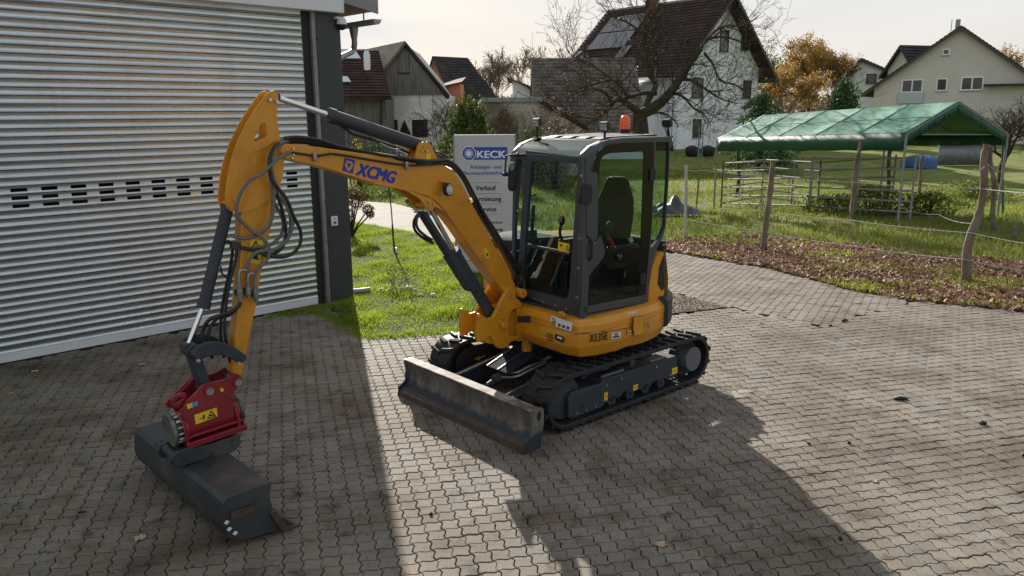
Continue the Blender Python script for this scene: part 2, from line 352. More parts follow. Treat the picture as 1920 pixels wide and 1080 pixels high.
# --- interlocking wave stones: each stone is two lattice cells
A_ = .1125; TH = .2795
M_paver = mat('paving_concrete', (1, 1, 1), .82, space='world', var=.22, vs=70, bump=.35, bs=160, spec=.3,
              attr=((.178, .154, .128), (.228, .204, .172), (.203, .182, .157), (.216, .184, .148), (.172, .155, .136), (.214, .196, .170)))
def paver_nodes(m):                      # broad dirt, tyre smudges, moss tint with painted shade towards the building
    t = m.node_tree; N = t.nodes; K = t.links.new; b = N['Principled BSDF']
    src = b.inputs['Base Color'].links[0].from_socket; g = N.new('ShaderNodeNewGeometry')
    def layer(src, sc, lo, hi, col, fac, det=6, st=(1, 1, 1), w=0):
        mp = N.new('ShaderNodeMapping'); mp.inputs['Scale'].default_value = st; mp.inputs['Location'].default_value = (w, w * .7, 0); K(g.outputs['Position'], mp.inputs['Vector'])
        n = N.new('ShaderNodeTexNoise'); n.inputs['Scale'].default_value = sc; n.inputs['Detail'].default_value = det; K(mp.outputs[0], n.inputs['Vector'])
        r = N.new('ShaderNodeMapRange'); r.inputs['From Min'].default_value = lo; r.inputs['From Max'].default_value = hi; r.inputs['To Max'].default_value = fac
        K(n.outputs['Fac'], r.inputs[0])
        q = N.new('ShaderNodeMix'); q.data_type = 'RGBA'; q.blend_type = 'MULTIPLY'; q.inputs['B'].default_value = (*col, 1)
        K(r.outputs[0], q.inputs['Factor']); K(src, q.inputs['A']); return q.outputs['Result'], r.outputs[0]
    src, _ = layer(src, .8, .45, .68, (.58, .50, .42), 1)
    src, _ = layer(src, 2.7, .52, .70, (.60, .54, .47), .9, w=5)
    src, _ = layer(src, 6, .57, .72, (.42, .37, .33), .9, w=11)
    src, _ = layer(src, 26, .62, .71, (.35, .31, .27), .85, w=3)
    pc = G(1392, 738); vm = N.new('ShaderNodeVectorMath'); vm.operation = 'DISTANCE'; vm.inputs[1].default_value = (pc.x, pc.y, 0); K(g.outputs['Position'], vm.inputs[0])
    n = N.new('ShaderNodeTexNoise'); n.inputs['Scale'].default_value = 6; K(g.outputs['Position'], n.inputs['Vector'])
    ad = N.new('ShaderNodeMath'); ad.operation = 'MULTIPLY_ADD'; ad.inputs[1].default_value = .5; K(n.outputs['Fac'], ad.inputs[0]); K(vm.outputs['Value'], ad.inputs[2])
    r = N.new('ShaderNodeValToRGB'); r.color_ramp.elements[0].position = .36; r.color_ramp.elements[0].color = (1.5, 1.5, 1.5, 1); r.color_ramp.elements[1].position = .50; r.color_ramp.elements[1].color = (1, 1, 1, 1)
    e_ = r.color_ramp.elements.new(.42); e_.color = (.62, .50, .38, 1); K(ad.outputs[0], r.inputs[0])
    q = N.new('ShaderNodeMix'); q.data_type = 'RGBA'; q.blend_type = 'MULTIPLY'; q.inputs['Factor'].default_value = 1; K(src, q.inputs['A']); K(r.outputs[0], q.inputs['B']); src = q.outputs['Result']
    # green film that also deepens the building's shade in the stone colour
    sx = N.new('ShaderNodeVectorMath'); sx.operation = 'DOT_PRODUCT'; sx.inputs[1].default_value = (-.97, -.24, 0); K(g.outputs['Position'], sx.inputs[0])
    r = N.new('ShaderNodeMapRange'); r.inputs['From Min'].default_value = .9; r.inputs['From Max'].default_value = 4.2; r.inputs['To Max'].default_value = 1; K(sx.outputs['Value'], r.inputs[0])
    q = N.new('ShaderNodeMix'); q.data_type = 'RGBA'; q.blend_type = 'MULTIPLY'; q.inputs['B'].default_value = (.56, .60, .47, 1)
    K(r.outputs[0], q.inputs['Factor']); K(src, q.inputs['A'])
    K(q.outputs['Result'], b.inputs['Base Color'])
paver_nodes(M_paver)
def edge(p, q, nrm, amp, ts):            # wavy joint from p to q
    return [p + (q - p) * t + nrm * (amp * w) for t, w in ts]
WV = ((0, 0), (.2, 1), (.38, .55), (.62, -.55), (.8, -1))
def cell(th):
    e1 = Vector((math.cos(th), math.sin(th), 0)) * A_; e2 = Vector((math.sin(th), -math.cos(th), 0)) * A_
    return e1, e2
def cell_outline(e1, e2):
    n1 = -e2.normalized(); n2 = e1.normalized(); z = Vector((0, 0, 0))
    top = edge(z, e1, n1, A_ * .085, WV); rt = edge(e1, e1 + e2, n2, A_ * .10, WV)
    bo = edge(e2, e1 + e2, n1, A_ * .085, WV + ((1, 0),))[::-1][:-1]; lf = edge(z, e2, n2, A_ * .10, WV + ((1, 0),))[::-1][:-1]
    c = (e1 + e2) / 2
    return [p - c for p in top + rt + bo + lf]
def stone(th, vert):
    e1, e2 = cell(th); o = cell_outline(e1, e2); n = len(o)
    V, F = [], []
    sh = (e2 if vert else e1) / 2
    u = sh.normalized()
    for sgn in (-1, 1):
        k = len(V)
        # inner side keeps a narrow groove, outer sides a wide joint
        def sc(p, a, b): return Vector((p.x, p.y, 0)) - u * (p.dot(u) / (A_ / 2)) * (a if p.dot(u) * sgn > 0 else b) - (p - u * p.dot(u)) / (A_ / 2) * a
        for p in o: q = sc(p, .0038, .0016) + sh * sgn; V.append((q.x, q.y, -.012))
        for p in o: q = sc(p, .0043, .0019) + sh * sgn; V.append((q.x, q.y, -.0022))
        for p in o: q = sc(p, .0086, .0052) + sh * sgn; V.append((q.x, q.y, 0))
        F += [(k + i, k + (i + 1) % n, k + n + (i + 1) % n, k + n + i) for i in range(n)]
        F += [(k + n + i, k + n + (i + 1) % n, k + 2 * n + (i + 1) % n, k + 2 * n + i) for i in range(n)]
        T = tessellate_polygon([[Vector(v) for v in V[k + 2 * n:k + 3 * n]]])
        for t in T:
            a, b, c = [Vector(V[k + 2 * n + i]) for i in t]
            F.append(tuple(k + 2 * n + i for i in (t if (b - a).cross(c - a).z > 0 else t[::-1])))
    return V, F
def _tri(V, F):                          # all triangles, outward up
    out = []
    for f in F:
        if len(f) == 4: out += [(f[0], f[1], f[2]), (f[0], f[2], f[3])]
        else: out.append(f)
    V = np.array(V); out = np.array(out)
    a, b, c = V[out[:, 0]], V[out[:, 1]], V[out[:, 2]]; nn = np.cross(b - a, c - a)
    return V, out
z2 = [tuple(p[:2]) for p in P([(1365, 576), (1545, 613), (1722, 560), (1600, 520), (1300, 440), (1000, 400), (600, 340), (560, 405), (856, 456), (1050, 500), (1245, 545)])]
cand = []
for th, zone in ((TH, 0), (TH + R(45), 1)):
    e1, e2 = cell(th); N_ = 190
    org = Vector((0, 8, 0)) + (Vector((.031, .02, 0)) if zone else Vector())
    I, J = np.meshgrid(np.arange(-N_, N_), np.arange(-N_, N_)); I = I.ravel(); J = J.ravel()
    k = (I + J) % 4; s0 = (k == 0) | (k == 2); I, J, k = I[s0], J[s0], k[s0]
    hx = np.where(k == 0, 1.0, .5); hy = np.where(k == 0, .5, 1.0)
    cx = org.x + (I + hx) * e1.x + (J + hy) * e2.x; cy = org.y + (I + hx) * e1.y + (J + hy) * e2.y
    ok = (cy > 2.2) & (cy < YF + .15) & (np.abs(cx) < 1.4 + cy * .72) & pip(cx, cy, yard)
    inz = pip(cx, cy, z2); ok &= inz if zone else ~inz
    for a, b, kk in zip(cx[ok], cy[ok], k[ok]): cand.append((a, b, zone, 0 if kk == 0 else 1))
cand.sort(key=lambda c: c[0] ** 2 + (c[1]) ** 2 + (0 if (abs(c[0]) < (c[1] * .64) and c[1] > 3.95) else 1e4))
protos = {(z_, v): stone(TH + R(45) * z_, v) for z_ in (0, 1) for v in (0, 1)}
pm = {}
for (z_, v), (V, F) in protos.items():
    if z_ == 0:
        me = bpy.data.meshes.new('paving_stone'); me.from_pydata(V, [], F); me.materials.append(M_paver); me.update(); pm[v] = me
for c in cand[:300]:
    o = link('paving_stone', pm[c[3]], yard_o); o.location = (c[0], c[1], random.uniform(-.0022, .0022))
    o.rotation_euler = (random.gauss(0, .010), random.gauss(0, .010), random.gauss(0, .004))
VV, FF, RR = [], [], []; off = 0
for key, (V, F) in protos.items():
    V, F = _tri(V, F); cs = np.array([c[:2] for c in cand[300:] if (c[2], c[3]) == key]); n = len(cs)
    if not n: continue
    tilt = rng.normal(0, .010, (n, 2)); W = np.repeat(V[None], n, 0)
    W[:, :, 2] += V[None, :, 0] * tilt[:, None, 0] + V[None, :, 1] * tilt[:, None, 1] + rng.uniform(-.0022, .0022, (n, 1))
    W[:, :, 0] += cs[:, None, 0]; W[:, :, 1] += cs[:, None, 1]
    FF.append((F[None] + (np.arange(n) * len(V))[:, None, None] + off).reshape(-1, 3)); VV.append(W.reshape(-1, 3)); off += n * len(V)
    RR.append(np.repeat(rng.random(n), len(F)))
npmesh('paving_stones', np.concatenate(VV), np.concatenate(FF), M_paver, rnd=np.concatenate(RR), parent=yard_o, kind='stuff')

# --- lawn, gravel, leaf strip
M_soil = mat('lawn_soil', (.045, .06, .018), .95, var=.4, vs=20, space='world', bump=.8, bs=60, spec=.1)
lawn_px = [(617, 570), (640, 600), (687, 633), (702, 632), (760, 628), (830, 620), (895, 611), (1000, 606), (1080, 602), (1160, 560), (1050, 500), (856, 456), (818, 452), (767, 435), (702, 423), (664, 418), (560, 405)]
lawn = [tuple(p[:2]) for p in P(lawn_px)]
lb = MB(); lb.add([(x, y, .006) for x, y in lawn], [tuple(range(len(lawn)))]); lb.build('lawn', [M_soil], kind='structure', smooth=0)
M_gravel = mat('gravel', (.20, .165, .13), .95, var=.4, vs=40, col2=(.11, .085, .065), mixs=5, space='world', bump=1, bs=90, spec=.15)
gp = [tuple(p[:2]) for p in P([(1080, 602), (1250, 590), (1330, 581), (1365, 576), (1300, 560), (1245, 546), (1160, 526), (1050, 500)])]
gb = MB(); gb.add([(x, y, .010) for x, y in gp], [tuple(range(len(gp)))]); gb.build('gravel_patch', [M_gravel], kind='structure', smooth=0)

def scatter(poly, n, dens=None):
    a = np.array(poly); lo, hi = a.min(0), a.max(0); X, Y = [], []
    got = 0
    while got < n:
        x = rng.uniform(lo[0], hi[0], n); y = rng.uniform(lo[1], hi[1], n); ok = pip(x, y, poly)
        if dens is not None: ok &= rng.random(n) < dens(x, y)
        X.append(x[ok]); Y.append(y[ok]); got += ok.sum()
    return np.concatenate(X)[:n], np.concatenate(Y)[:n]
def fbm(x, y, s, seed=0):                # cheap smooth pseudo-noise 0..1
    v = 0; r_ = np.random.default_rng(seed)
    for k in range(7):
        an = r_.uniform(0, 6.28); f = s * r_.uniform(.5, 1.9); v = v + np.sin((x * math.cos(an) + y * math.sin(an)) * f + r_.uniform(0, 6.28))
    return .5 + v / 7 * .9
def blades(name, x, y, z, h, w, m, kind='stuff', lean=.6, **kw):
    n = len(x); an = rng.uniform(0, 2 * math.pi, n); la = rng.uniform(0, 2 * math.pi, n); ll = rng.uniform(0, lean, n) * h
    V = np.zeros((n, 4, 3)); ca, sa = np.cos(an) * w / 2, np.sin(an) * w / 2
    V[:, 0] = np.stack([x - ca, y - sa, z], 1); V[:, 1] = np.stack([x + ca, y + sa, z], 1)
    lx, ly = np.cos(la) * ll, np.sin(la) * ll
    V[:, 2] = np.stack([x + ca * .7 + lx * .35, y + sa * .7 + ly * .35, z + h * .6], 1); V[:, 3] = np.stack([x + lx, y + ly, z + h], 1)
    F = np.stack([np.arange(n) * 4 + i for i in (0, 1, 2)], 1); F2 = np.stack([np.arange(n) * 4 + i for i in (0, 2, 3)], 1)
    rr = rng.random(n); return npmesh(name, V.reshape(-1, 3), np.concatenate([F, F2]), m, rnd=np.concatenate([rr, rr]), kind=kind, **kw)
M_grass = mat('grass_blades', (1, 1, 1), .55, space='world', var=.3, vs=1.6, spec=.25, trans=.5,
              attr=((.20, .31, .02), (.27, .38, .03), (.15, .25, .015), (.32, .39, .05), (.32, .30, .09)))
gx, gy = scatter(lawn, 70000, lambda x, y: .15 + .85 * np.clip(fbm(x, y, 3.2, 1), 0, 1) ** 1.3)
hh = rng.uniform(.022, .062, len(gx)) * (.35 + 1.5 * np.clip(fbm(gx, gy, 5.5, 4), 0, 1) ** 1.6)
blades('grass', gx, gy, np.full(len(gx), .006), hh, rng.uniform(.006, .012, len(gx)), M_grass)
# grass creeping over the stones along the lawn edge and the door
ex_, ey_ = [], []
el = P([(540, 592), (600, 585), (640, 606), (687, 634), (702, 633), (760, 630), (830, 622), (900, 613)])
for a, b in zip(el, el[1:]):
    k = int((b - a).length * 900); t = rng.random(k); off = rng.normal(0, .07, k)
    d = (b - a).normalized(); ex_.append(a.x + (b.x - a.x) * t - d.y * off); ey_.append(a.y + (b.y - a.y) * t + d.x * off)
a, b = pillar_base + DN * .12 - DD * 1.1, pillar_base + DN * .12 + DD * .4; k = 2600; t = rng.random(k) ** .6; off = rng.normal(0, .10, k)
ex_.append(a.x + (b.x - a.x) * t + DN.x * np.abs(off)); ey_.append(a.y + (b.y - a.y) * t + DN.y * np.abs(off))
ex_, ey_ = np.concatenate(ex_), np.concatenate(ey_)
blades('grass_edge', ex_, ey_, np.full(len(ex_), 0.), rng.uniform(.015, .055, len(ex_)), rng.uniform(.006, .012, len(ex_)), M_grass)
# moss and tiny weeds in the joints on the shady side
M_moss = mat('joint_moss', (1, 1, 1), .9, space='world', spec=.1, attr=((.04, .06, .012), (.06, .085, .015), (.03, .045, .012)))
e1, e2 = cell(TH)
k = 5200; ii = rng.integers(-90, 30, k); jj = rng.integers(-60, 60, k); fr = rng.random(k)
vv = rng.random(k) < .6
mx_ = (ii + np.where(vv, 0, fr)) * e1.x + (jj + np.where(vv, fr, 0)) * e2.x; my_ = 8 + (ii + np.where(vv, 0, fr)) * e1.y + (jj + np.where(vv, fr, 0)) * e2.y
ok = pip(mx_, my_, yard) & (mx_ * -.97 - my_ * .24 > -1.3 + rng.normal(0, .5, k)) & (my_ > 3.5) & (fbm(mx_, my_, 1.3, 9) > .5)
mx_, my_ = mx_[ok], my_[ok]
blades('joint_moss', np.repeat(mx_, 5) + rng.normal(0, .007, len(mx_) * 5), np.repeat(my_, 5) + rng.normal(0, .007, len(mx_) * 5), np.full(len(mx_) * 5, -.008),
       rng.uniform(.010, .02, len(mx_) * 5), np.full(len(mx_) * 5, .008), M_moss, lean=1.5)

# leaf strip
leaf_px = [(1240, 468), (1300, 480), (1440, 503), (1600, 545), (1700, 563), (1920, 585), (2300, 626), (2300, 500), (1920, 492), (1700, 470), (1560, 455), (1400, 440), (1300, 445), (1240, 455)]
leafp = [tuple(p[:2]) for p in P(leaf_px)]
M_leafsoil = mat('leaf_mould', (.075, .045, .028), .95, var=.5, vs=18, col2=(.05, .055, .02), mixs=1.6, space='world', bump=1, bs=50, spec=.1)
lb = MB(); lb.add([(x, y, -.002) for x, y in leafp], [tuple(range(len(leafp)))]); lb.build('verge', [M_leafsoil], kind='structure', smooth=0)
M_leaf = mat('dead_leaf', (1, 1, 1), .6, space='world', spec=.25, trans=.15, attr=((.25, .12, .075), (.34, .19, .12), (.14, .07, .045), (.40, .26, .17), (.28, .16, .095), (.50, .36, .25)))
def leaves(name, x, y, z, s, m, **kw):   # folded, lobed little leaves: 4 triangles
    n = len(x); B = np.array([(-.5, 0, 0), (-.12, .33, .12), (.5, 0, .0), (-.12, -.33, .12), (.12, .28, .2), (.12, -.28, .2)])
    an = rng.uniform(0, 6.28, n); ti = rng.normal(0, .45, (n, 2)); c, s_ = np.cos(an), np.sin(an)
    W = np.repeat(B[None], n, 0) * s[:, None, None]; W[:, :, 2] *= rng.uniform(-1, 2, (n, 1)); W[:, :, 2] += W[:, :, 0] * ti[:, :1] + W[:, :, 1] * ti[:, 1:]
    X = W[:, :, 0] * c[:, None] - W[:, :, 1] * s_[:, None] + x[:, None]; Y = W[:, :, 0] * s_[:, None] + W[:, :, 1] * c[:, None] + y[:, None]
    V = np.stack([X, Y, W[:, :, 2] + z[:, None]], 2).reshape(-1, 3); b = (np.arange(n) * 6)[:, None]
    F = np.concatenate([b + np.array([t]) for t in ((0, 2, 4), (0, 4, 1), (0, 3, 5), (0, 5, 2))]); rr = rng.random(n)
    return npmesh(name, V, F, m, rnd=np.tile(rr, 4), **kw)
lx, ly = scatter(leafp, 21000, lambda x, y: np.clip(.25 + 1.1 * fbm(x, y, 2.2, 3), 0, 1))
leaves('leaf_litter', lx, ly, rng.uniform(.004, .04, len(lx)), rng.uniform(.045, .095, len(lx)), M_leaf, kind='stuff')
gx, gy = scatter(leafp, 9000, lambda x, y: np.clip(fbm(x, y, 2.6, 12) * 1.6 - .72, 0, 1))
blades('verge_grass', gx, gy, np.full(len(gx), 0.), rng.uniform(.03, .09, len(gx)), rng.uniform(.008, .016, len(gx)), M_grass)
# meadow tufts, thinning with distance
mead = [tuple(p[:2]) for p in P([(1240, 470), (1300, 449), (1400, 443), (1560, 458), (1700, 473), (1920, 495), (2300, 505)])] + [(22, 26), (14, 45), (-14, 45), (-14, 22)] + [tuple(p[:2]) for p in P([(560, 360), (693, 377), (738, 380), (773, 389), (1000, 427)])]
gx, gy = scatter(mead, 95000, lambda x, y: np.clip(14 / y, 0, 1) ** 1.6 * (.25 + .75 * fbm(x, y, 1.4, 5)))
gz = np.array([H(a, b) for a, b in zip(gx, gy)]) - .01
M_grass2 = mat('meadow_blades', (1, 1, 1), .6, space='world', var=.35, vs=.6, spec=.2, trans=.45,
               attr=((.17, .24, .025), (.22, .30, .035), (.12, .18, .02), (.24, .25, .07), (.28, .23, .11), (.20, .15, .08)))
blades('meadow_grass', gx, gy, gz, rng.uniform(.04, .13, len(gx)) * (.6 + .8 * fbm(gx, gy, 1.1, 8)), .011 + gy * .0007, M_grass2)

# pebbles and crumbs on the gravel patch
M_peb = mat('pebbles', (1, 1, 1), .85, space='world', spec=.2, attr=((.30, .26, .21), (.18, .14, .11), (.12, .09, .07), (.24, .19, .14)))
gx, gy = scatter(gp, 5200); leaves('pebbles', gx, gy, np.full(len(gx), .010), rng.uniform(.012, .032, len(gx)), M_peb, kind='stuff')
gx, gy = scatter(gp, 260); leaves('leaf_crumbs', gx, gy, np.full(len(gx), .014), rng.uniform(.03, .06, len(gx)), M_leaf, kind='stuff')

gx, gy = scatter(lawn, 240); leaves('lawn_leaves', gx, gy, np.full(len(gx), .04), rng.uniform(.02, .055, len(gx)), mat('pale_dead_leaf', (1, 1, 1), .6, space='world', attr=((.40, .32, .24), (.25, .14, .08), (.50, .45, .38), (.30, .12, .07))), kind='stuff')
gx, gy = scatter(yard[:7] + [(3, 7), (7, 9), (5, 5), (-3, 4), (-6, 7)], 130, lambda x, y: .1 + .9 * np.clip(fbm(x, y, 1.1, 31), 0, 1) ** 2); leaves('paving_crumbs', gx, gy, np.full(len(gx), .002), rng.uniform(.006, .018, len(gx)), M_peb, kind='stuff')
# ================================================================== WORKSHOP BUILDING
WD = Vector((-DN.x, -DN.y, 0))                        # backwards, away from the yard
def BP(px, py, n=0.0): return onplane(px, py, pillar_base + DN * n, DN)
def bd(a, n, z): return pillar_base + DD * a + DN * n + Vector((0, 0, z))
M_galv = mat('galvanised_slat', (.54, .59, .63), .27, .88, var=.12, vs=1.5, stretch=(1, 1, 14), rvar=.1, spec=.5, space='world', bump=.12, bs=30)
wear(M_galv, [(3, .52, .7, (.80, .79, .77), .7, (1, 1, .25)), (40, .62, .7, (.6, .58, .55), .4, (1, 1, .3))], 'Object')
M_dark = mat('anthracite_panel', (.028, .034, .042), .45, .0, var=.12, vs=3, space='world')
M_white = mat('white_sheet_metal', (.62, .65, .68), .45, 0, var=.06, vs=2, space='world')
M_grey = mat('grey_fascia', (.22, .225, .235), .5, 0, var=.1, vs=3, space='world')
M_soff = mat('soffit_board', (.21, .15, .10), .7, 0, var=.2, vs=6, space='world')
M_zinc = mat('zinc', (.26, .27, .28), .5, .45, var=.2, vs=8, space='world')
M_black = mat('black_rubber', (.012, .012, .013), .7)
M_voidd = mat('dark_interior', (.02, .016, .012), .9)
bld = empty('workshop_building', 'anthracite workshop hall with a closed metal roller shutter and zinc gutter', 'building', pillar_base)
W2B = -pillar_base
def bb(mb, name, mats, parent=bld, **kw):             # world-built mesh under the building
    mb.v = [tuple(Vector(v) - pillar_base) for v in mb.v]; return mb.build(name, mats, parent, **kw)
m = MB(); m.obox(bd(-9, -.16, -.02), DD * 8.85, DN * .03, (0, 0, 4.3)); bb(m, 'interior_wall', [M_voidd])
door = MB(); door.obox(bd(-9, -.03, .012), DD * 8.82, DN * .05, (0, 0, .10)); door = bb(door, 'roller_door', [M_white], bevel=.004)
m = MB(); m.obox(bd(-9, -.05, -.012), DD * 8.82, DN * .06, (0, 0, .022)); bb(m, 'door_seal', [M_black])
PIT = .0865
prof = [(.008, .0), (.0205, -.001), (.0215, .003), (.0165, .010), (.0115, .018), (.0095, .026), (.0092, .044), (.0115, .056), (.0145, .066), (.0165, .0745), (.010, .0775), (-.002, .0785), (-.004, .0865)]
a0, a1 = -8.98, -.18
sm_ = MB(); rings = [[DD * a + DN * n + Vector((0, 0, z)) for n, z in prof] for a in (a0, a1)]
sm_.loft(rings, close=False, cap=False); sme = None
Z0 = .115; nsl = 45; hrows = (18, 19, 20)
for i in range(nsl):
    if i in hrows: continue
    if sme is None:
        o = sm_.build('slat', [M_galv], door, at=(0, 0, Z0 + i * PIT), smooth=40); sme = o.data
    else: o = link('slat', sme, door, at=(0, 0, Z0 + i * PIT + random.uniform(-.0008, .0008)))
    o.rotation_euler = Matrix.Rotation(random.gauss(0, .022), 3, DD).to_euler()
hl = MB(); pl0 = [(.008, .0), (.0205, -.001), (.0215, .003), (.0165, .010), (.0115, .018)]; pl2 = [(.0145, .066), (.0165, .0745), (.010, .0775), (-.002, .0785), (-.004, .0865)]
def strip(pr, x0_, x1_): hl.loft([[DD * a + DN * n + Vector((0, 0, z)) for n, z in pr] for a in (x0_, x1_)], close=False, cap=False)
strip([(.008, .0), (.0205, -.001), (.0215, .003), (.0165, .010), (.0115, .018)], a0, a1); strip([(.0115, .056), (.0145, .066)] + pl2[1:], a0, a1); prev = a1
for k in range(29):
    c = -.46 - k * .2935; strip([(.0115, .018), (.0092, .035), (.0115, .056)], c + .080, prev); prev = c - .080
strip([(.0115, .018), (.0092, .035), (.0115, .056)], a0, prev)
hm = None
for i in hrows:
    if hm is None: hm = hl.build('vent_slat', [M_galv], door, at=(0, 0, Z0 + i * PIT), smooth=60).data
    else: link('vent_slat', hm, door, at=(0, 0, Z0 + i * PIT))
m = MB(); m.obox(bd(-.18, -.06, 0), DD * .125, DN * .08, (0, 0, 4.1)); bb(m, 'guide_channel', [M_black])
m = MB(); m.obox(bd(-.065, -.02, 0), DD * .05, DN * .10, (0, 0, 4.1)); m.obox(bd(-.045, .081, 0), DD * .012, DN * .006, (0, 0, 4.1)); bb(m, 'guide_rail', [M_zinc], bevel=.004)
m = MB()
for k in range(8): m.cyl(bd(.0, .06, .35 + k * .55), bd(.0, .09, .35 + k * .55), .012, n=8)
bb(m, 'rail_bolts', [M_black])
m = MB(); m.obox(bd(-.012, -.25, -.02), DD * .40, DN * .30, (0, 0, 4.15)); pil = bb(m, 'pillar', [M_dark], bevel=.006)
m = MB(); m.obox(bd(.36, -9, -.02), DD * .02, DN * 8.74, (0, 0, 4.1)); bb(m, 'side_wall', [M_dark])
m = MB(); q = BP(646, 24.5, .18); zb = q.z; ae = (q - pillar_base).dot(DD)
m.obox(bd(-9, .02, zb), DD * (9 + ae), DN * .16, (0, 0, .75)); bb(m, 'shutter_box', [M_white], bevel=.005)
m = MB(); m.cyl(bd(ae - .09 * 3, .179, zb + .16), bd(ae - .27, .186, zb + .16), .012, n=8); bb(m, 'box_screw', [M_black])
# sloping verge, soffit and roof slab
q0, q1 = BP(628, 0, -.02), BP(710, 26.2, -.02); sl = (q1 - q0); ql = q1 - sl * 3
m = MB(); m.prism([ql, q1, q1 + Vector((0, 0, .42)), ql + Vector((0, 0, .42))], -DN * .03); bb(m, 'verge_board', [M_grey], bevel=.004)
m = MB(); m.prism([ql + Vector((0, 0, .03)) - DN * .03, q1 + Vector((0, 0, .03)) - DN * .03 - sl.normalized() * .03, q1 + Vector((0, 0, .06)) - DN * .03 - sl.normalized() * .03, ql + Vector((0, 0, .06)) - DN * .03], -DN * 8); bb(m, 'soffit', [M_soff])
m = MB(); m.prism([ql + Vector((0, 0, .30)) - DN * .03, q1 + Vector((0, 0, .30)) - DN * .03, q1 + Vector((0, 0, .38)) - DN * .03, ql + Vector((0, 0, .38)) - DN * .03], -DN * 8); bb(m, 'roof_slab', [M_grey])
g0 = BP(707, 36, .0); gr = .072; rings = []
for t in (0, 7.5):
    c = g0 - DN * t; rings.append([c + DD * math.cos(a) * gr + Vector((0, 0, -math.sin(a) * gr)) for a in np.linspace(0, math.pi, 11)] + [c + DD * math.cos(a) * (gr - .005) + Vector((0, 0, -math.sin(a) * (gr - .005))) for a in np.linspace(math.pi, 0, 11)])
m = MB(); m.loft(rings); m.add([c for c in rings[0][:11]], [tuple(range(10, -1, -1))]); m.tube([g0 + DD * gr, g0 + DD * gr - DN * 7.5], .009, 6)
bb(m, 'gutter', [M_zinc])
m = MB()
for k in (.25, 1.6): c = g0 - DN * k - DD * gr; m.obox(c + Vector((0, 0, -.02)), DD * .006, DN * .03, (0, 0, .22))
bb(m, 'gutter_bracket', [M_grey])
pp = g0 - DN * .62 + Vector((0, 0, -.05)); wl = bd(.42, -.16, 0)
m = MB(); m.cyl(pp, pp + Vector((0, 0, -.17)), .075, .047, n=16)
path = spl([pp + Vector((0, 0, -.15)), pp + Vector((0, 0, -.26)), pp + Vector((0, 0, -.36)) - DD * .05, Vector((wl.x, wl.y, pp.z - .50)) + DD * .06, Vector((wl.x, wl.y, pp.z - .62)), Vector((wl.x, wl.y, pp.z - .8))], 6)
path += [Vector((wl.x, wl.y, 2)), Vector((wl.x, wl.y, .25))] + spl([Vector((wl.x, wl.y, .17)), Vector((wl.x, wl.y, .08)) + DD * .03, Vector((wl.x, wl.y, .05)) + DD * .14, Vector((wl.x, wl.y, .040)) + DD * .38 - Vector((0, .02, 0))], 5)
m.tube(path, .042, 12); bb(m, 'downpipe', [M_zinc])
# things on the building
sw = empty('key_switch', 'small white key switch box mounted on the anthracite pillar', 'switch', BP(625.5, 414, .055))
c = Vector(); m = MB(); m.obox(-DD * .052 + Vector((0, 0, -.068)), DD * .104, DN * .035, (0, 0, .136)); m.build('housing', [M_white], sw, bevel=.006)
m = MB(); m.cyl(DN * .035 + Vector((0, 0, -.022)), DN * .045 + Vector((0, 0, -.022)), .022, n=14); m.build('key_cylinder', [M_zinc], sw)
m = MB(); m.cyl(DN * .045 + Vector((0, 0, -.022)), DN * .047 + Vector((0, 0, -.022)), .010, n=10); m.obox(-DD * .004 + DN * .035 + Vector((0, 0, .02)), DD * .008, DN * .003, (0, 0, .026)); m.build('key_slot', [M_black], sw)
cc = BP(640.5, 41, .10); cv = empty('security_camera', 'white dome camera with dark glass under the roof corner', 'camera', cc)
m = MB(); m.obox(Vector((0, 0, .03)) - DD * .10 - DN * .06, DD * .13, DN * .10, (0, 0, .03)); m.cyl((0, 0, -.035), (0, 0, .035), .072, .058, n=20); m.build('housing', [M_white], cv, bevel=.004)
m = MB(); m.sphere((0, 0, -.04), .062, 18, 10, (1, 1, 1.15)); m.build('dome', [mat('dome_glass', (.01, .01, .012), .1)], cv)
# ================================================================== EXCAVATOR (local frame: X forward, Y to its left, Z up)
M_or = mat('orange_paint', (.60, .25, .012), .36, 0, var=.10, vs=2.5, col2=(.51, .21, .018), mixs=5, mixt=(.55, .78), rvar=.10, coat=.15, bump=.05, bs=70)
wear(M_or, [(9, .56, .72, (.72, .66, .58), .7, (1, 1, 1)), (34, .63, .70, (.40, .34, .28), .6, (1, 1, .6)), (14, .60, .70, (.70, .60, .50), .5, (3, 3, .35)), (2.2, .50, .70, (.86, .82, .76), .8, (1, 1, 1))])
M_gr = mat('dark_grey_paint', (.026, .032, .042), .6, 0, var=.15, vs=4, col2=(.05, .052, .055), mixs=5, mixt=(.55, .8), rvar=.1, bump=.04, bs=60)
M_gl = mat('cab_grey_paint', (.040, .046, .056), .40, 0, var=.1, vs=4, rvar=.06, coat=.2)
M_rub = mat('track_rubber', (.014, .0145, .016), .62, 0, var=.35, vs=5, col2=(.05, .045, .04), mixs=7, mixt=(.6, .85), bump=.3, bs=50)
M_chr = mat('chrome_rod', (.75, .76, .78), .12, 1)
M_steel = mat('worn_steel', (.30, .31, .32), .38, .8, var=.3, vs=20)
M_bolt = mat('zinc_bolt', (.55, .55, .52), .35, .9)
M_red = mat('red_paint', (.22, .010, .018), .36, 0, var=.2, vs=6, col2=(.10, .03, .025), mixs=9, mixt=(.62, .75), coat=.2, rvar=.1)
M_yst = mat('yellow_sticker', (.72, .50, .02), .5)
M_wst = mat('white_sticker', (.68, .70, .70), .5)
M_bst = mat('black_print', (.012, .012, .013), .5)
M_blu = mat('blue_print', (.012, .03, .33), .45)
M_bst2 = mat('light_blue_sticker', (.02, .28, .55), .5)
M_hose = mat('black_hose', (.014, .014, .015), .5, var=.3, vs=30)
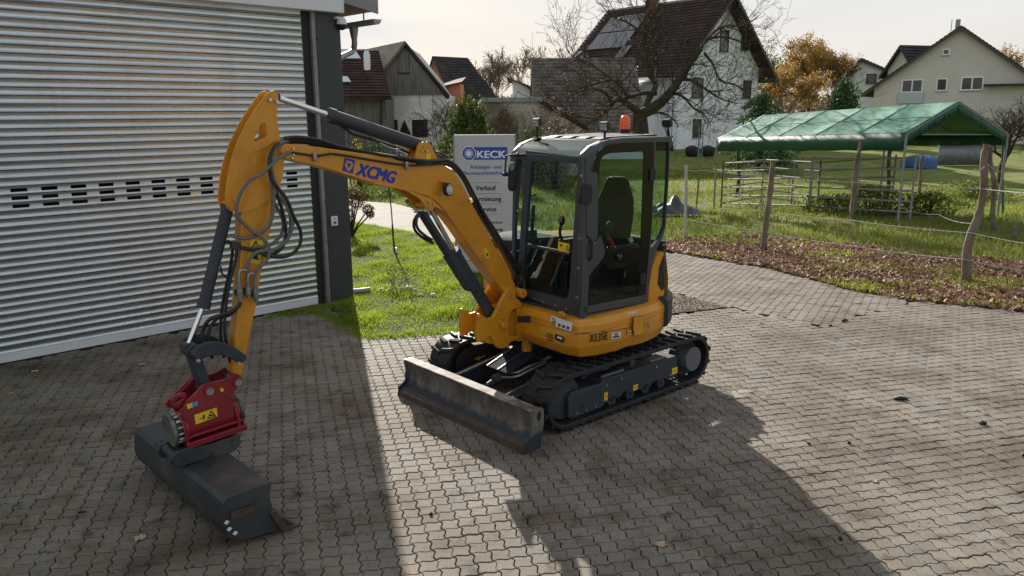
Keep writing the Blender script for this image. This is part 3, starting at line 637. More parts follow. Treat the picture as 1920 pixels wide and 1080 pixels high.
M_hoseg = mat('grey_spiral_hose', (.14, .14, .135), .5, var=.3, vs=60, bump=.5, bs=300)
M_frit = mat('black_glass_border', (.012, .010, .009), .16, spec=.25)
M_glass = glass('cab_glass', (.86, .94, .92), refl=.022, tr=.91)
M_glass2 = glass('skylight_glass', (.30, .58, .52), refl=.22, rough=.15, tr=.9)
M_seat = mat('seat_vinyl', (.008, .008, .009), .75, var=.3, vs=8)
M_int = mat('cab_interior', (.028, .03, .032), .7, var=.2, vs=6)
M_redp = mat('red_lever', (.55, .02, .015), .4)
def blade_mat():
    m = mat('blade_steel', (.115, .105, .095), .55, .2, var=.3, vs=9, col2=(.21, .195, .175), mixs=3.5, mixt=(.45, .7), stretch=(2, 2, .7), bump=.25, bs=40, rvar=.12)
    t = m.node_tree; N = t.nodes; K = t.links.new; b = N['Principled BSDF']; src = b.inputs['Base Color'].links[0].from_socket
    g = N.new('ShaderNodeTexCoord')
    def ns(sc, st, w):
        mp = N.new('ShaderNodeMapping'); mp.inputs['Scale'].default_value = st; mp.inputs['Location'].default_value = (w, w, w); K(g.outputs['Object'], mp.inputs[0])
        n = N.new('ShaderNodeTexNoise'); n.inputs['Scale'].default_value = sc; n.inputs['Detail'].default_value = 8; n.inputs['Roughness'].default_value = .7; K(mp.outputs[0], n.inputs['Vector']); return n.outputs['Fac']
    for sc, lo, hi, col, st, w in ((6, .54, .66, (.15, .065, .035), (1, 1, .7), 0), (30, .56, .66, (.19, .085, .045), (1, 1, .22), 4), (45, .60, .66, (.34, .32, .29), (1, 1, .12), 7), (24, .61, .68, (.02, .02, .022), (1, 1, .5), 9)):
        r = N.new('ShaderNodeMapRange'); r.inputs['From Min'].default_value = lo; r.inputs['From Max'].default_value = hi; r.inputs['To Max'].default_value = .8; K(ns(sc, st, w), r.inputs[0])
        q = N.new('ShaderNodeMix'); q.data_type = 'RGBA'; q.inputs['B'].default_value = (*col, 1); K(r.outputs[0], q.inputs['Factor']); K(src, q.inputs['A']); src = q.outputs['Result']
    # remains of the blue grey paint in the lower curve and on the end plates
    sx = N.new('ShaderNodeSeparateXYZ'); K(g.outputs['Object'], sx.inputs[0]); ad = N.new('ShaderNodeMath'); ad.operation = 'MULTIPLY_ADD'; ad.inputs[1].default_value = .16; K(ns(7, (1, 1, 1), 2), ad.inputs[0]); K(sx.outputs['Z'], ad.inputs[2])
    r = N.new('ShaderNodeMapRange'); r.inputs['From Min'].default_value = .235; r.inputs['From Max'].default_value = .195; K(ad.outputs[0], r.inputs[0])
    q = N.new('ShaderNodeMix'); q.data_type = 'RGBA'; q.inputs['B'].default_value = (.032, .040, .052, 1); K(r.outputs[0], q.inputs['Factor']); K(src, q.inputs['A']); src = q.outputs['Result']
    K(src, b.inputs['Base Color']); return m
M_blade = blade_mat()
M_buck = mat('bucket_paint', (.036, .044, .048), .5, .1, var=.35, vs=4, col2=(.078, .066, .056), mixs=3.2, mixt=(.5, .72), bump=.12, bs=50, rvar=.12)
wear(M_buck, [(18, .58, .70, (.55, .45, .38), .7, (1, 1, .5)), (45, .62, .70, (.4, .36, .33), .6, (1, 1, 1))])
M_rust = mat('rusty_steel', (.095, .055, .042), .6, .3, var=.3, vs=12, col2=(.075, .06, .055), mixs=6, bump=.3, bs=50)

wear(M_red, [(12, .55, .68, (.55, .45, .42), .8, (1, 1, 1)), (40, .60, .68, (.45, .40, .38), .7, (1, 1, 1))])
wear(M_rub, [(10, .55, .70, (.6, .5, .42), .6, (1, 1, 1))])
EXC = empty('excavator', 'orange and dark grey tracked mini excavator with cab, boom, blade and grading bucket', 'excavator', (EX, EY, 0), EA)
V3 = Vector
def yoff(t): return V3((0, t, 0))
def stick(parent, name, c, xd, yd, w, h, m, nrm=None, t=.0016):      # thin decal
    xd, yd = V3(xd).normalized(), V3(yd).normalized(); z = xd.cross(yd); c = V3(c)
    mb = MB(); mb.obox(c - xd * w / 2 - yd * h / 2, xd * w, yd * h, z * t); return mb.build(name, [m], parent, smooth=0)
def pin(mb, c, r, half, n=18): c = V3(c); return mb.cyl(c - yoff(half), c + yoff(half), r, n=n)

# ---------------- undercarriage
uc = MB()
uc.prism([(-.55, -.36, .22), (.55, -.36, .22), (.55, -.36, .42), (-.55, -.36, .42)], yoff(.72))
uc.cyl((0, 0, .42), (0, 0, .56), .30, n=28); uc.cyl((0, 0, .52), (0, 0, .60), .34, n=28)
for sx in (-1, 1):
    for sy in (-1, 1): uc.prism([(sx * .30, sy * .30, .40), (sx * .50, sy * .62, .36), (sx * .50, sy * .62, .22), (sx * .30, sy * .30, .22)], (-sx * .16, 0, 0))
uc = uc.build('undercarriage', [M_gr], EXC, bevel=.01)
def track(sy, name='track'):
    yc = sy * .70; hw = .15; RR_, zc = .262, .270; xf, xr = .872, -.875
    def path(r):                                        # outline in XZ, closed
        pts = []
        for a in np.linspace(-90, 90, 15): pts.append((xf + .02 + r * math.cos(R(a)), zc + r * math.sin(R(a))))
        for a in np.linspace(90, 270, 15): pts.append((xr + r * math.cos(R(a)), zc + r * math.sin(R(a))))
        return pts
    o, i = path(RR_ - .022), path(RR_ - .062)
    mb = MB(); rings = []
    for (a, b), (c, d) in zip(o, i): rings.append([(a, yc - hw, b), (a, yc + hw, b), (c, yc + hw, d), (c, yc + .10, d), (c, yc - .10, d), (c, yc - hw, d)])
    n = len(rings); k = 6; vs = [p for r in rings for p in r]
    mb.add(vs, [(((q + 1) % n) * k + w, ((q + 1) % n) * k + (w + 1) % k, q * k + (w + 1) % k, q * k + w) for q in range(n) for w in range(k)])
    tr = mb.build(name, [M_rub], EXC, smooth=40, bevel=.006)
    # tread lugs round the belt, slanted in two half-rows
    per = []; po = path(RR_ - .022); L_ = 0; seg = []
    for q in range(n):
        a, b = po[q], po[(q + 1) % n]; d = math.hypot(b[0] - a[0], b[1] - a[1]); seg.append((L_, d, a, b)); L_ += d
    nl = 40; lug = MB()
    for s_ in (-1, 1):
        P4 = [(-.034, s_ * .008), (.012, s_ * .150), (.050, s_ * .150), (.010, s_ * .008)]
        if s_ < 0: P4 = [(x_ + .042, y_) for x_, y_ in P4]
        bot = [(x_ - (0), y_, -.004) for x_, y_ in P4]; top = [(x_ * .78 + .004, y_ * .985, .024) for x_, y_ in P4]
        f = [(0, 1, 2, 3), (7, 6, 5, 4), (0, 4, 5, 1), (1, 5, 6, 2), (2, 6, 7, 3), (3, 7, 4, 0)]
        if s_ > 0: f = [q[::-1] for q in f]
        lug.add(bot + top, f)
    lm = None
    for q in range(nl):
        s_ = q * L_ / nl
        for l0, d, a, b in seg:
            if l0 <= s_ < l0 + d:
                t = (s_ - l0) / d; x_, z_ = a[0] + (b[0] - a[0]) * t, a[1] + (b[1] - a[1]) * t; ang = math.atan2(b[1] - a[1], b[0] - a[0]); break
        if lm is None: o_ = lug.build('rubber_lug', [M_rub], tr, smooth=0, bevel=.003); lm = o_.data
        else: o_ = link('rubber_lug', lm, tr, bevel=.003)
        # local x along the belt, local z outward
        t_ = V3((math.cos(ang), 0, math.sin(ang))); nn = V3((math.sin(ang), 0, -math.cos(ang))); yy = nn.cross(t_)
        o_.matrix_local = Matrix(((t_.x, yy.x, nn.x, x_), (t_.y, yy.y, nn.y, yc), (t_.z, yy.z, nn.z, z_), (0, 0, 0, 1)))
    # inner drive ribs on the lower run
    mb = MB()
    for q in range(34):
        x_ = -.86 + q * .052; mb.box((x_, yc - .05, .068), (x_ + .02, yc + .05, .095)); mb.box((x_, yc + sy * .06, .068), (x_ + .018, yc + sy * .135, .082)); mb.box((x_, yc + sy * .06, .462), (x_ + .018, yc + sy * .135, .472))
    mb.build('drive_ribs', [M_rub], tr, kind='stuff')
    y1 = yc + sy * .095
    fr = MB(); pf_ = [(.84, .10), (.84, .28), (.79, .325), (.42, .315), (.415, .345), (-.64, .345), (-.66, .33), (-.66, .13), (-.50, .13), (-.46, .155), (-.30, .155), (-.26, .12), (-.10, .12), (-.06, .155), (.12, .155), (.16, .12), (.36, .12), (.41, .085), (.78, .075)]
    fr.prism([(a, y1 - sy * .19, b) for a, b in pf_], yoff(sy * .19)); tfr = fr.build('track_frame', [M_gr], tr, bevel=.008, seg=2)
    fr = MB(); fr.prism([(.415, y1, .33), (.418, y1, .33), (.418, y1, .10), (.410, y1, .10)], yoff(sy * .004))
    fr.obox((.38, y1 - sy * .06, .345), (-.30, 0, 0), (0, sy * .02, 0), (0, 0, .02)); fr.obox((-.30, y1 - sy * .05, .345), (-.22, 0, 0), (0, sy * .02, 0), (0, 0, .012))
    fr.build('frame_seam', [M_steel], tr)
    mb = MB(); pin(mb, (xf - .02, yc, zc), .19, .05, 24); mb.build('idler', [M_gr], tr, bevel=.005)
    mb = MB(); pin(mb, (xr, yc + sy * .02, zc), .125, .115, 28); mb.build('drive_hub', [mat('hub_grey', (.09, .10, .115), .45, var=.15, vs=20)], tr, bevel=.01, seg=2)
    mb = MB(); pin(mb, (xr, yc, zc), .185, .03, 24)
    for q in range(12):
        a = q * math.pi / 6; mb.obox((xr + math.cos(a) * .17 - .02, yc - .03, zc + math.sin(a) * .17 - .02), (.04, 0, 0), yoff(.06), (0, 0, .04))
    mb.build('sprocket', [M_gr], tr)
    for x_ in (.28, .03, -.19, -.42):
        mb = MB(); pin(mb, (x_, yc + sy * .03, .115), .052, .065, 18); pin(mb, (x_, yc + sy * .10, .125), .014, .012, 8); mb.build('track_roller', [M_gr], tr)
    mb = MB(); pin(mb, (-.02, yc + sy * .02, .405), .036, .05, 16); mb.build('carrier_roller', [M_gr], tr)
    mb = MB()
    for x_, z_ in ((.74, .118), (.62, .118), (.50, .118), (.36, .28), (.16, .30), (-.34, .30), (-.56, .17), (.36, .135)): mb.cyl((x_, y1 + sy * .001, z_), (x_, y1 + sy * .007, z_), .010, n=8)
    mb.build('frame_bolts', [M_bolt], tr)
    return tr, y1
trk, Y1 = track(1); trk2, _ = track(-1)
for px, py, w, h in ((1136, 743, .045, .075), (1191.5, 726.5, .065, .055), (1265, 695, .085, .065)):
    c = TY(px, py, Y1 + .002); stick(trk, 'yellow_sticker', c, (-1, 0, 0), (0, 0, 1), w, h, M_yst)
    stick(trk, 'sticker_print', c + yoff(.002) + V3((-.004, 0, 0)), (-1, 0, 0), (0, 0, 1), w * .45, h * .3, M_or)
c = TY(1091, 762, Y1 + .002); stick(trk, 'frame_slot', c, (-1, 0, 0), (0, 0, 1), .03, .028, M_bst)
# painted arrow on the inner face of the far track cover: an inner guard
mb = MB(); 
gy = -.545
rr = [(.86 + .17 * math.cos(a), gy, .27 + .17 * math.sin(a)) for a in np.linspace(-math.pi / 2, math.pi / 2, 10)]
mb.prism(rr + [(-.6, gy, .44), (-.6, gy, .10)], yoff(-.01)); mb.build('inner_guard', [M_rub], trk2)
ar = [TY(a, b, gy + .002) for a, b in ((889, 673), (899, 668), (899, 670.5), (909, 665.5), (909.5, 668), (899, 673), (899, 676))]
mb = MB(); mb.prism(ar, yoff(.0015)); mb.build('travel_arrow', [M_or], trk2, smooth=0)

# ---------------- dozer blade
bl = MB(); yb0, yb1 = -.875, .925
prof_f = [(1.478, 0), (1.462, .05), (1.415, .085), (1.372, .14), (1.358, .20), (1.365, .27), (1.395, .335)]
prof_b = [(1.300, .345), (1.312, .27), (1.315, .2), (1.33, .12), (1.39, .05), (1.44, .0)]
pr_ = prof_f + prof_b
bl.prism([(a, yb0, b) for a, b in pr_], yoff(yb1 - yb0))
bl = bl.build('dozer_blade', [M_blade], EXC, smooth=50, bevel=.003)
ce = MB(); ce.prism([(1.484, yb0 - .002, -.002), (1.470, yb0 - .002, .055), (1.430, yb0 - .002, .082), (1.424, yb0 - .002, .074), (1.462, yb0 - .002, .05), (1.474, yb0 - .002, -.002)], yoff(yb1 - yb0 + .004)); ce.build('cutting_edge', [M_rust], bl, bevel=.002)
tp = MB(); tp.box((1.296, yb0 - .003, .336), (1.404, yb1 + .003, .350)); tp.build('top_rail', [mat('worn_grey_edge', (.30, .28, .25), .7, .0, var=.25, vs=9, col2=(.14, .10, .08), mixs=7, spec=.2)], bl, bevel=.003)
for y_ in (yb0 - .012, yb1):
    o_ = [(1.49, 0), (1.475, .09), (1.40, .14), (1.39, .25), (1.41, .345), (1.36, .352), (1.285, .352), (1.265, .335), (1.262, .20), (1.30, .04), (1.33, .0)]
    h_ = [(1.315 + .026 * math.cos(a), .285 + .04 * math.sin(a)) for a in np.linspace(0, 2 * math.pi, 12)[:-1]]
    sp = MB(); sp.holed([(a, y_, b) for a, b in o_], [[(a, y_, b) for a, b in h_]], yoff(.012)); sp.build('end_plate', [M_blade], bl)
    sp = MB(); sp.box((1.29, y_ + .001, .24), (1.34, y_ + .010, .33)); sp.build('plate_slot', [M_bst], bl) if y_ > 0 else None
am = MB()
for sy in (-1, 1):
    y_ = sy * .40; am.prism([(1.31, y_ - .04, .24), (1.31, y_ - .04, .10), (.60, y_ - .04, .18), (.40, y_ - .04, .24), (.40, y_ - .04, .36), (.62, y_ - .04, .34)], yoff(.08))
am.box((1.18, -.40, .12), (1.30, .40, .22)); am.build('blade_arms', [M_gr], bl, bevel=.008)
for sy in (-1, 1):
    m_ = MB(); m_.tube([(1.29, sy * .36, .25), (.95, sy * .355, .305), (.55, sy * .35, .37)], .011, 6); m_.build('blade_arm_edge', [M_steel], bl)
bc = MB(); pA, pB = V3((1.20, .0, .20)), V3((.55, .0, .42)); d = (pB - pA).normalized()
bc.cyl(pA, pA + d * .34, .030, n=16); bc.cyl(pA + d * .20, pB, .052, n=20); bc.build('blade_cylinder', [M_gr], bl, bevel=.004)
mb = MB(); up = V3((.35, 0, 1)).normalized(); mb.obox(pA + d * .25 + V3((0, -.155, .075)), d * .36, (0, .15, 0), up * .012); mb.obox(pA + d * .25 + V3((0, .005, .075)), d * .36, (0, .15, 0), up * .012)
mb.build('cylinder_guard', [mat('guard_paint', (.022, .026, .034), .85, var=.2, vs=9, spec=.12)], bl, bevel=.003)
mb = MB(); mb.obox(pA + d * .25 + V3((0, -.157, .088)), d * .36, (0, .010, 0), up * .006); mb.obox(pA + d * .25 + V3((0, -.005, .088)), d * .36, (0, .014, 0), up * .006); mb.build('guard_edge', [M_steel], bl)
mb = MB(); mb.tube(spl([(.60, .22, .42), (.75, .20, .40), (.86, .16, .36), (.90, .06, .34)], 5), .012, 8); mb.tube(spl([(.60, .26, .42), (.76, .25, .39), (.90, .20, .34), (.95, .05, .30)], 5), .012, 8)
mb.cyl((.58, .20, .42), (.58, .30, .48), .016, n=8); mb.build('blade_hose', [M_steel], bl)

# ---------------- upper body skirt
def outline(inset, front=0.0):
    pts = [(.40, -.62), (.70, -.50), (.78, -.2), (.80, .22), (.815, .70), (.77, .835), (.62, .895), (.33, .925)]
    for a in np.linspace(78, 282, 25): pts.append((.915 * math.cos(R(a)) * 1.0, .925 * math.sin(R(a))))
    pts += [(.25, -.86)]
    out = []
    for x_, y_ in pts:
        l = math.hypot(x_, y_); out.append((x_ - x_ / l * inset - (front if x_ > .5 else 0), y_ - y_ / l * inset))
    return out
rings = [[(x_, y_, z_) for x_, y_ in outline(i_, f_)] for z_, i_, f_ in ((.60, .085, .06), (.625, .045, .03), (.715, .005, .0), (.725, .0, 0), (.835, .0, 0), (.845, .006, 0), (.852, -.004, 0), (.905, -.002, 0), (.955, .035, .01), (.965, .06, .03))]
sk = MB(); sk.loft(rings); body = sk.build('body_skirt', [M_or], EXC, smooth=28)
mb = MB(); mb.cyl((0, 0, .55), (0, 0, .62), .42, n=28); mb.box((-.7, -.45, .56), (.62, .5, .60)); mb.build('slew_ring', [M_gr], body)
# rear dark counterweight bumper
mb = MB(); rg = []
for a in np.linspace(112, 250, 18):
    c_, s_ = math.cos(R(a)), math.sin(R(a)); rg.append([(c_ * .93, s_ * .93, .70), (c_ * .965, s_ * .965, .73), (c_ * .965, s_ * .965, .95), (c_ * .93, s_ * .93, .99), (c_ * .86, s_ * .86, .99), (c_ * .86, s_ * .86, .70)])
mb.loft(rg); mb.build('rear_bumper', [M_gr], body, bevel=.008)
# access door on the skirt (raised thin panel following the curve)
def skin(px, py, off=.0): # point on the skirt skin near the left side
    y_ = .925
    for _ in range(25):
        p = TY(px, py, y_)
        x_ = p.x; yy = .925 if x_ > .1 else math.sqrt(max(.01, .925 ** 2 - (x_ * .925 / .915) ** 2))
        if x_ > .33: yy = .925 + (x_ - .33) * (-.03 / .29)
        if x_ > .62: yy = .895 - (x_ - .62) * .4
        y_ = y_ * .5 + (yy + off) * .5
    return TY(px, py, y_)
def skirt_patch(name, pts, m, off=.004, t=.003, parent=body, mb=None):
    P_ = [skin(a, b, off) for a, b in pts]; n_ = (P_[1] - P_[0]).cross(P_[2] - P_[0]).normalized()
    if n_.y < 0: n_ = -n_
    mb = MB(); mb.prism(P_, n_ * t); return mb.build(name, [m], parent, smooth=0)
skirt_patch('access_door', [(1187.5, 595), (1205.5, 592), (1207, 597), (1205.5, 626), (1188, 629.5), (1186.5, 612), (1188, 606)], M_or, .005, .004)
dl = [(1187.5, 595), (1205.5, 592), (1207, 597), (1205.5, 626), (1188, 629.5), (1186.5, 612), (1188, 606), (1187.5, 595)]
mb = MB(); mb.tube([skin(a, b, .007) for a, b in dl], .0028, 5); mb.build('door_gap', [M_bst], body)
mb = MB(); c = skin(1190, 623, .012); mb.cyl(c, c + yoff(.012), .013, n=12); mb.build('door_lock', [M_bolt], body)
mb = MB(); c = skin(1217, 610, .004); mb.cyl(c, c + V3((-.004, .012, 0)), .013, n=12); mb.build('side_bolt', [M_bolt], body)
mb = MB(); mb.tube([skin(a, b, .001) for a, b in ((1078, 627), (1100, 625), (1130, 621.5), (1160, 618), (1187, 613.5), (1212, 607))], .0025, 5); mb.build('skirt_seam', [M_bst], body)
c = skin(1104, 640.5, .002); e = skin(1143, 635, .002); xd = (e - c).normalized()
text('model_lettering', 'XE35E', .098, M_bst, body, c + V3((0, .012, -.002)), xd, (0, 0, 1), sx=.66, bold=.0018, ext=.001, sp=1.12)
skirt_patch('dealer_sticker', [(1147, 625), (1164, 622.5), (1164, 633), (1147, 636)], M_wst, .004, .001)
skirt_patch('sticker_emblem', [(1152, 625.8), (1159, 624.8), (1159, 628), (1152, 629)], M_rust, .0065, .001)
skirt_patch('sticker_print', [(1149, 630.6), (1162, 628.8), (1162, 632), (1149, 634)], M_gl, .0065, .001)
skirt_patch('warning_sticker', [(1177, 619.8), (1183, 618.8), (1183, 627), (1177, 628)], M_yst, .004, .001)
skirt_patch('warning_print', [(1179, 622), (1181.5, 621.6), (1181.5, 625), (1179, 625.4)], M_bst, .0065, .001)
mb = MB(); c = skin(1187, 587, .0) ; mb.obox(TZ(1180, 589, .968), (-.11, 0, 0), (0, -.035, 0), (0, 0, .002)); mb.build('ledge_sticker', [M_wst], body)
# front panel details (plane just ahead of the skirt front)
def FP(px, py, x=.806): return TX(px, py, x)
def fpatch(name, pts, m, x=.818, t=.002):
    P_ = [FP(a, b, x) for a, b in pts]; mb = MB(); mb.prism(P_, (t, 0, 0)); return mb.build(name, [m], body, smooth=0)
c0, c1 = (1032, 593), (1073.5, 604)
fpatch('ce_label', [(1034, 592), (1073.5, 605), (1071, 621), (1042, 612), (1042.5, 605.5), (1032, 601.5)], M_wst, .83)
text('ce_mark', 'CE', .052, M_bst, body, FP(1035, 602, .834), (0, 1, -.28), (0, -.05, 1), sx=.8, bold=.0008)
for k_ in range(3): fpatch('label_print', [(1046 + k_ * 8, 611.5 + k_ * 2.4), (1051 + k_ * 8, 613 + k_ * 2.4), (1051.5 + k_ * 8, 608 + k_ * 2.4), (1046.5 + k_ * 8, 606.5 + k_ * 2.4)], M_gl, .8335, .001)
fpatch('engine_plate', [(1041, 626), (1057, 632), (1057, 643), (1041, 637)], M_bst, .826)
fpatch('engine_plate_print', [(1045, 630), (1054, 633.5), (1054, 637), (1045, 633.6)], M_wst, .829, .001)
for a_, b_, w_ in ((1026, 624.5, 10), (1023, 628.5, 15), (1026, 635, 11)): fpatch('vent_slot', [(a_, b_), (a_ + w_, b_ + w_ * .36), (a_ + w_, b_ + 1.8 + w_ * .36), (a_, b_ + 1.8)], M_bst, .815)
# front console between bracket and skirt: swing post housing
mb = MB(); mb.box((.50, -.30, .62), (.80, .10, .955)); mb.box((.62, -.28, .66), (.92, .04, .90)); mb.prism([(.55, -.30, .925), (.86, -.26, .925), (.955, -.12, .925), (.90, .06, .925), (.62, .12, .925)], (0, 0, .035))
mb.prism([(.55, -.30, .63), (.86, -.26, .63), (.955, -.12, .63), (.90, .06, .63), (.62, .12, .63)], (0, 0, .035)); mb.build('swing_post', [M_or], body, bevel=.01, seg=2)
mb = MB(); mb.prism([TX(a, b, .925) for a, b in ((970, 592.5), (995.5, 592.5), (995, 605), (970, 605))], (.002, 0, 0)); pl = mb.build('type_plate', [M_bst], body, smooth=0)
mb = MB(); c = TX(1052, 588, .80); mb.cyl(c - V3((.02, 0, 0)), c + V3((.02, 0, 0)), .022, n=14); mb.cyl(c + V3((0, .028, -.005)), c + V3((0, .045, -.005)), .018, n=12); mb.build('tow_lamp', [M_or], body, bevel=.004)
# swing bracket carrying the boom
sb = MB()
for y0, y1_ in ((.075, .115), (-.165, -.125)):
    pts = [TY(a, b, .115) for a, b in ((953, 541), (958, 536), (965, 537), (968, 545), (968, 556), (980, 570), (978, 578), (962, 581), (955, 590), (954, 628), (972, 630), (972, 636), (957, 642), (953, 650), (940, 654.5), (933, 652), (926, 640), (920, 630), (898, 642), (896, 620), (898, 600), (897, 592), (900, 588), (913, 598), (925, 595), (935, 575), (945, 555))]
    sb.prism([(p.x, y0, p.z) for p in pts], yoff(y1_ - y0))
p_ = [TY(a, b, .0) for a, b in ((905, 607), (945, 615), (945, 650), (905, 640))]
sb.prism([(p.x, -.125, p.z) for p in p_], yoff(.20)); c = TY(928, 604, .0); pin(sb, c, .036, .15)
c = TY(960, 545, .0); pin(sb, c, .042, .165, 20)
sb.cyl((.90, -.02, .60), (.90, -.02, .98), .055, n=20); sb.cyl(TY(985, 640, .0) + V3((-.02, 0, -.10)), TY(985, 640, 0) + V3((-.02, 0, .10)), .05, n=16)
brk = sb.build('swing_bracket', [M_or], EXC, bevel=.006, seg=2)
mb = MB()
for a, b in ((943, 598), (943, 607.5), (956, 556), (966, 557)): c = TY(a, b, .116); mb.cyl(c, c + yoff(.012), .010, n=8)
mb.build('bracket_bolts', [M_bolt], brk)
mb = MB(); c = TY(936, 603, .116); mb.cyl(c, c + yoff(.01), .026, n=16); c = TY(960, 546, .116); mb.cyl(c, c + yoff(.012), .03, n=16); mb.build('pin_cap', [M_or], brk)

# ---------------- boom
def platepx(px, y): return [TY(a, b, y) for a, b in px]
bh = .085
b_up = [(521, 278), (525, 271.5), (532, 269), (560, 271), (600, 276), (650, 283), (700, 290), (745, 296.5), (778, 299), (800, 300), (826, 305), (845, 317), (858, 331), (869, 350), (883, 377), (905, 418), (930, 464), (952, 505), (966, 533), (969, 545), (963, 556), (954, 556), (946, 549)]
b_lo = [(930, 527), (905, 494), (885, 466), (862, 433), (840, 404), (827, 388), (811, 373), (790, 363), (758, 356), (723, 349.5), (680, 338), (640, 325), (600, 313), (560, 304), (537, 299), (526, 293)]
near = platepx(b_up + b_lo, bh)
mb = MB(); mb.prism([(p.x, -bh, p.z) for p in near], yoff(2 * bh)); boom = mb.build('boom', [M_or], EXC, bevel=.008, seg=2)
# underside flange / cylinder lug
mb = MB(); lg = platepx([(758, 355), (785, 363), (808, 372), (826, 388), (836, 400), (824, 392), (815, 388), (813, 393), (806, 396), (799, 393), (795, 384), (788, 374), (775, 366)], bh + .012)
for y_ in (bh - .01, -bh - .015): mb.prism([(p.x, y_, p.z) for p in lg], yoff(.025))
mb.build('cylinder_lug', [M_or], boom, bevel=.003)
mb = MB(); rb = platepx([(700, 343), (740, 351.5), (775, 358), (800, 365.5), (820, 378), (836, 396), (856, 424), (880, 458)], bh + .004); mb.tube(rb, .006, 6); mb.build('weld_bead', [M_or], boom)
# dipper cylinder lug on top
mb = MB(); lg = platepx([(776, 299), (779, 290), (782.5, 273), (787, 267.5), (793, 266), (803, 268), (809, 274), (813, 285), (822, 304)], .06)
for y_ in (.048, -.072): mb.prism([(p.x, y_, p.z) for p in lg], yoff(.024))
mb.build('top_lug', [M_or], boom, bevel=.003)
mb = MB(); c = TY(797.5, 276.5, .07); mb.cyl(c - yoff(.15), c + yoff(.012), .026, n=16); mb.build('top_lug_pin', [M_or], boom)
mb = MB()
for a, b, y_ in ((790, 282.5, .074), (799.5, 282.5, .074), (804, 366 + 13, bh + .02), (812, 382, bh + .02), (829, 344, bh + .0), (549, 278.5, bh), (549.5, 289, bh), (547, 296, bh)): c = TY(a, b, y_); mb.cyl(c, c + yoff(.016), .009, n=8)
mb.build('boom_bolts', [M_bolt], boom)
mb = MB(); c = TY(805, 386.5, bh + .015); mb.cyl(c - yoff(.22), c + yoff(.01), .024, n=16); mb.build('boom_pin', [M_or], boom); mb = MB(); c = TY(534, 281, bh); mb.cyl(c - yoff(.2), c + yoff(.008), .036, n=20); mb.build('boom_pin', [M_or], boom)
P4 = platepx([(799.5, 287), (808, 287.5), (807, 301.5), (797, 301)], .076); mb = MB(); mb.prism(P4, yoff(.0015)); mb.build('yellow_sticker', [M_yst], boom, smooth=0)
P4 = platepx([(907, 466), (912, 465.5), (918.5, 480), (914, 485.5), (910, 484)], bh + .001); mb = MB(); mb.prism(P4, yoff(.0015)); mb.build('hazard_sticker', [M_yst], boom, smooth=0)
P4 = platepx([(911, 475), (913.5, 474), (916, 479.5), (913.5, 481.5)], bh + .003); mb = MB(); mb.prism(P4, yoff(.001)); mb.build('hazard_print', [M_bst], boom, smooth=0)
# blue badge and lettering
ys = bh + .0012
def bpoly(name, pts, m, y=ys, t=.0012, parent=boom):
    mb = MB(); mb.prism(platepx(pts, y), yoff(t)); return mb.build(name, [m], parent, smooth=0)
bpoly('badge_square', [(646, 295.5), (666, 300), (661.5, 325.5), (641.5, 320)], M_blu)
mb = MB(); mb.holed(platepx([(650, 301), (659.5, 303), (662.5, 310.5), (655.5, 320.5), (651, 319.5), (646.5, 309)], ys + .0016), [platepx([(650.5, 305), (659.5, 307.5), (652.8, 317)], ys + .0016)], yoff(.0010)); mb.build('badge_ring', [M_yst and M_or], boom, smooth=0)
lc = [TY(667.5, 327.5, ys), TY(738, 343.5, ys)]; xd = (lc[1] - lc[0]).normalized(); yd = V3((0, 1, 0)).cross(xd) * -1
if yd.z < 0: yd = -yd
tl = text('xcmg_lettering', 'XCMG', .128, M_blu, boom, lc[0], xd, yd, sx=.90, bold=.0065, ext=.001, shear=.22)
tw = max(v.co.dot(xd) for v in tl.data.vertices) - lc[0].dot(xd)
# work light on the boom side
wl_ = MB(); c = TY(843, 355.5, bh + .10); rg = [(math.cos(a) * (1 if abs(math.sin(a)) < .9 else .9), math.sin(a)) for a in [math.pi / 8 + k * math.pi / 4 for k in range(8)]]
wl_.prism([c + V3((-x_ * .042, 0, z_ * .055)) for x_, z_ in rg], yoff(-.045)); wlt = wl_.build('work_light', [M_black], boom, bevel=.004)
mb = MB(); mb.prism([c + V3((-x_ * .033, .001, z_ * .044)) for x_, z_ in rg], yoff(.004)); mb.build('lamp_lens', [mat('lamp_lens', (.5, .5, .5), .2, .3, var=.6, vs=60)], boom)
mb = MB(); mb.beam(TY(826, 339, bh), TY(843, 343, bh + .06), .03, .008); mb.cyl(TY(841, 344, bh), TY(843, 344, bh + .07), .016, n=10); mb.build('lamp_bracket', [M_or], boom)
# hoses and pipes along the boom
def hose(pts, r, m, parent, name='hydraulic_hose', ydef=.12, n=8, sub=5):
    P_ = [TY(p[0], p[1], p[2] if len(p) > 2 else ydef) for p in pts]
    mb = MB(); mb.tube(spl(P_, sub), r, n); return mb.build(name, [m], parent, smooth=60)
hose([(548, 286, .10), (575, 290, .10), (590, 292.5, .10), (605, 291, .10), (622, 288.5, .10), (650, 292, .10), (700, 300.5, .10), (760, 309.5, .10), (800, 309, .10), (838, 307, .09), (852, 316, .08), (868, 338, .07), (884, 370, .07)], .0085, M_hose, boom)
for q, (dz, y_) in enumerate(((0, .05), (4, .02), (-3, -.02), (-5, .075))):
    hose([(533, 264 + dz, y_), (560, 262 + dz, y_), (600, 268 + dz, y_), (640, 279 + dz * .7, y_), (690, 289 + dz * .7, y_), (750, 299 + dz * .7, y_ + .03), (800, 305 + dz * .6, .09), (832, 304 + dz * .8, .07), (852, 313 + dz, y_), (872, 338 + dz, y_), (890, 372 + dz, y_), (912, 414 + dz, y_), (935, 458 + dz, y_), (952, 492 + dz, y_), (968, 520 + dz, y_)], .0125, M_hose, boom)
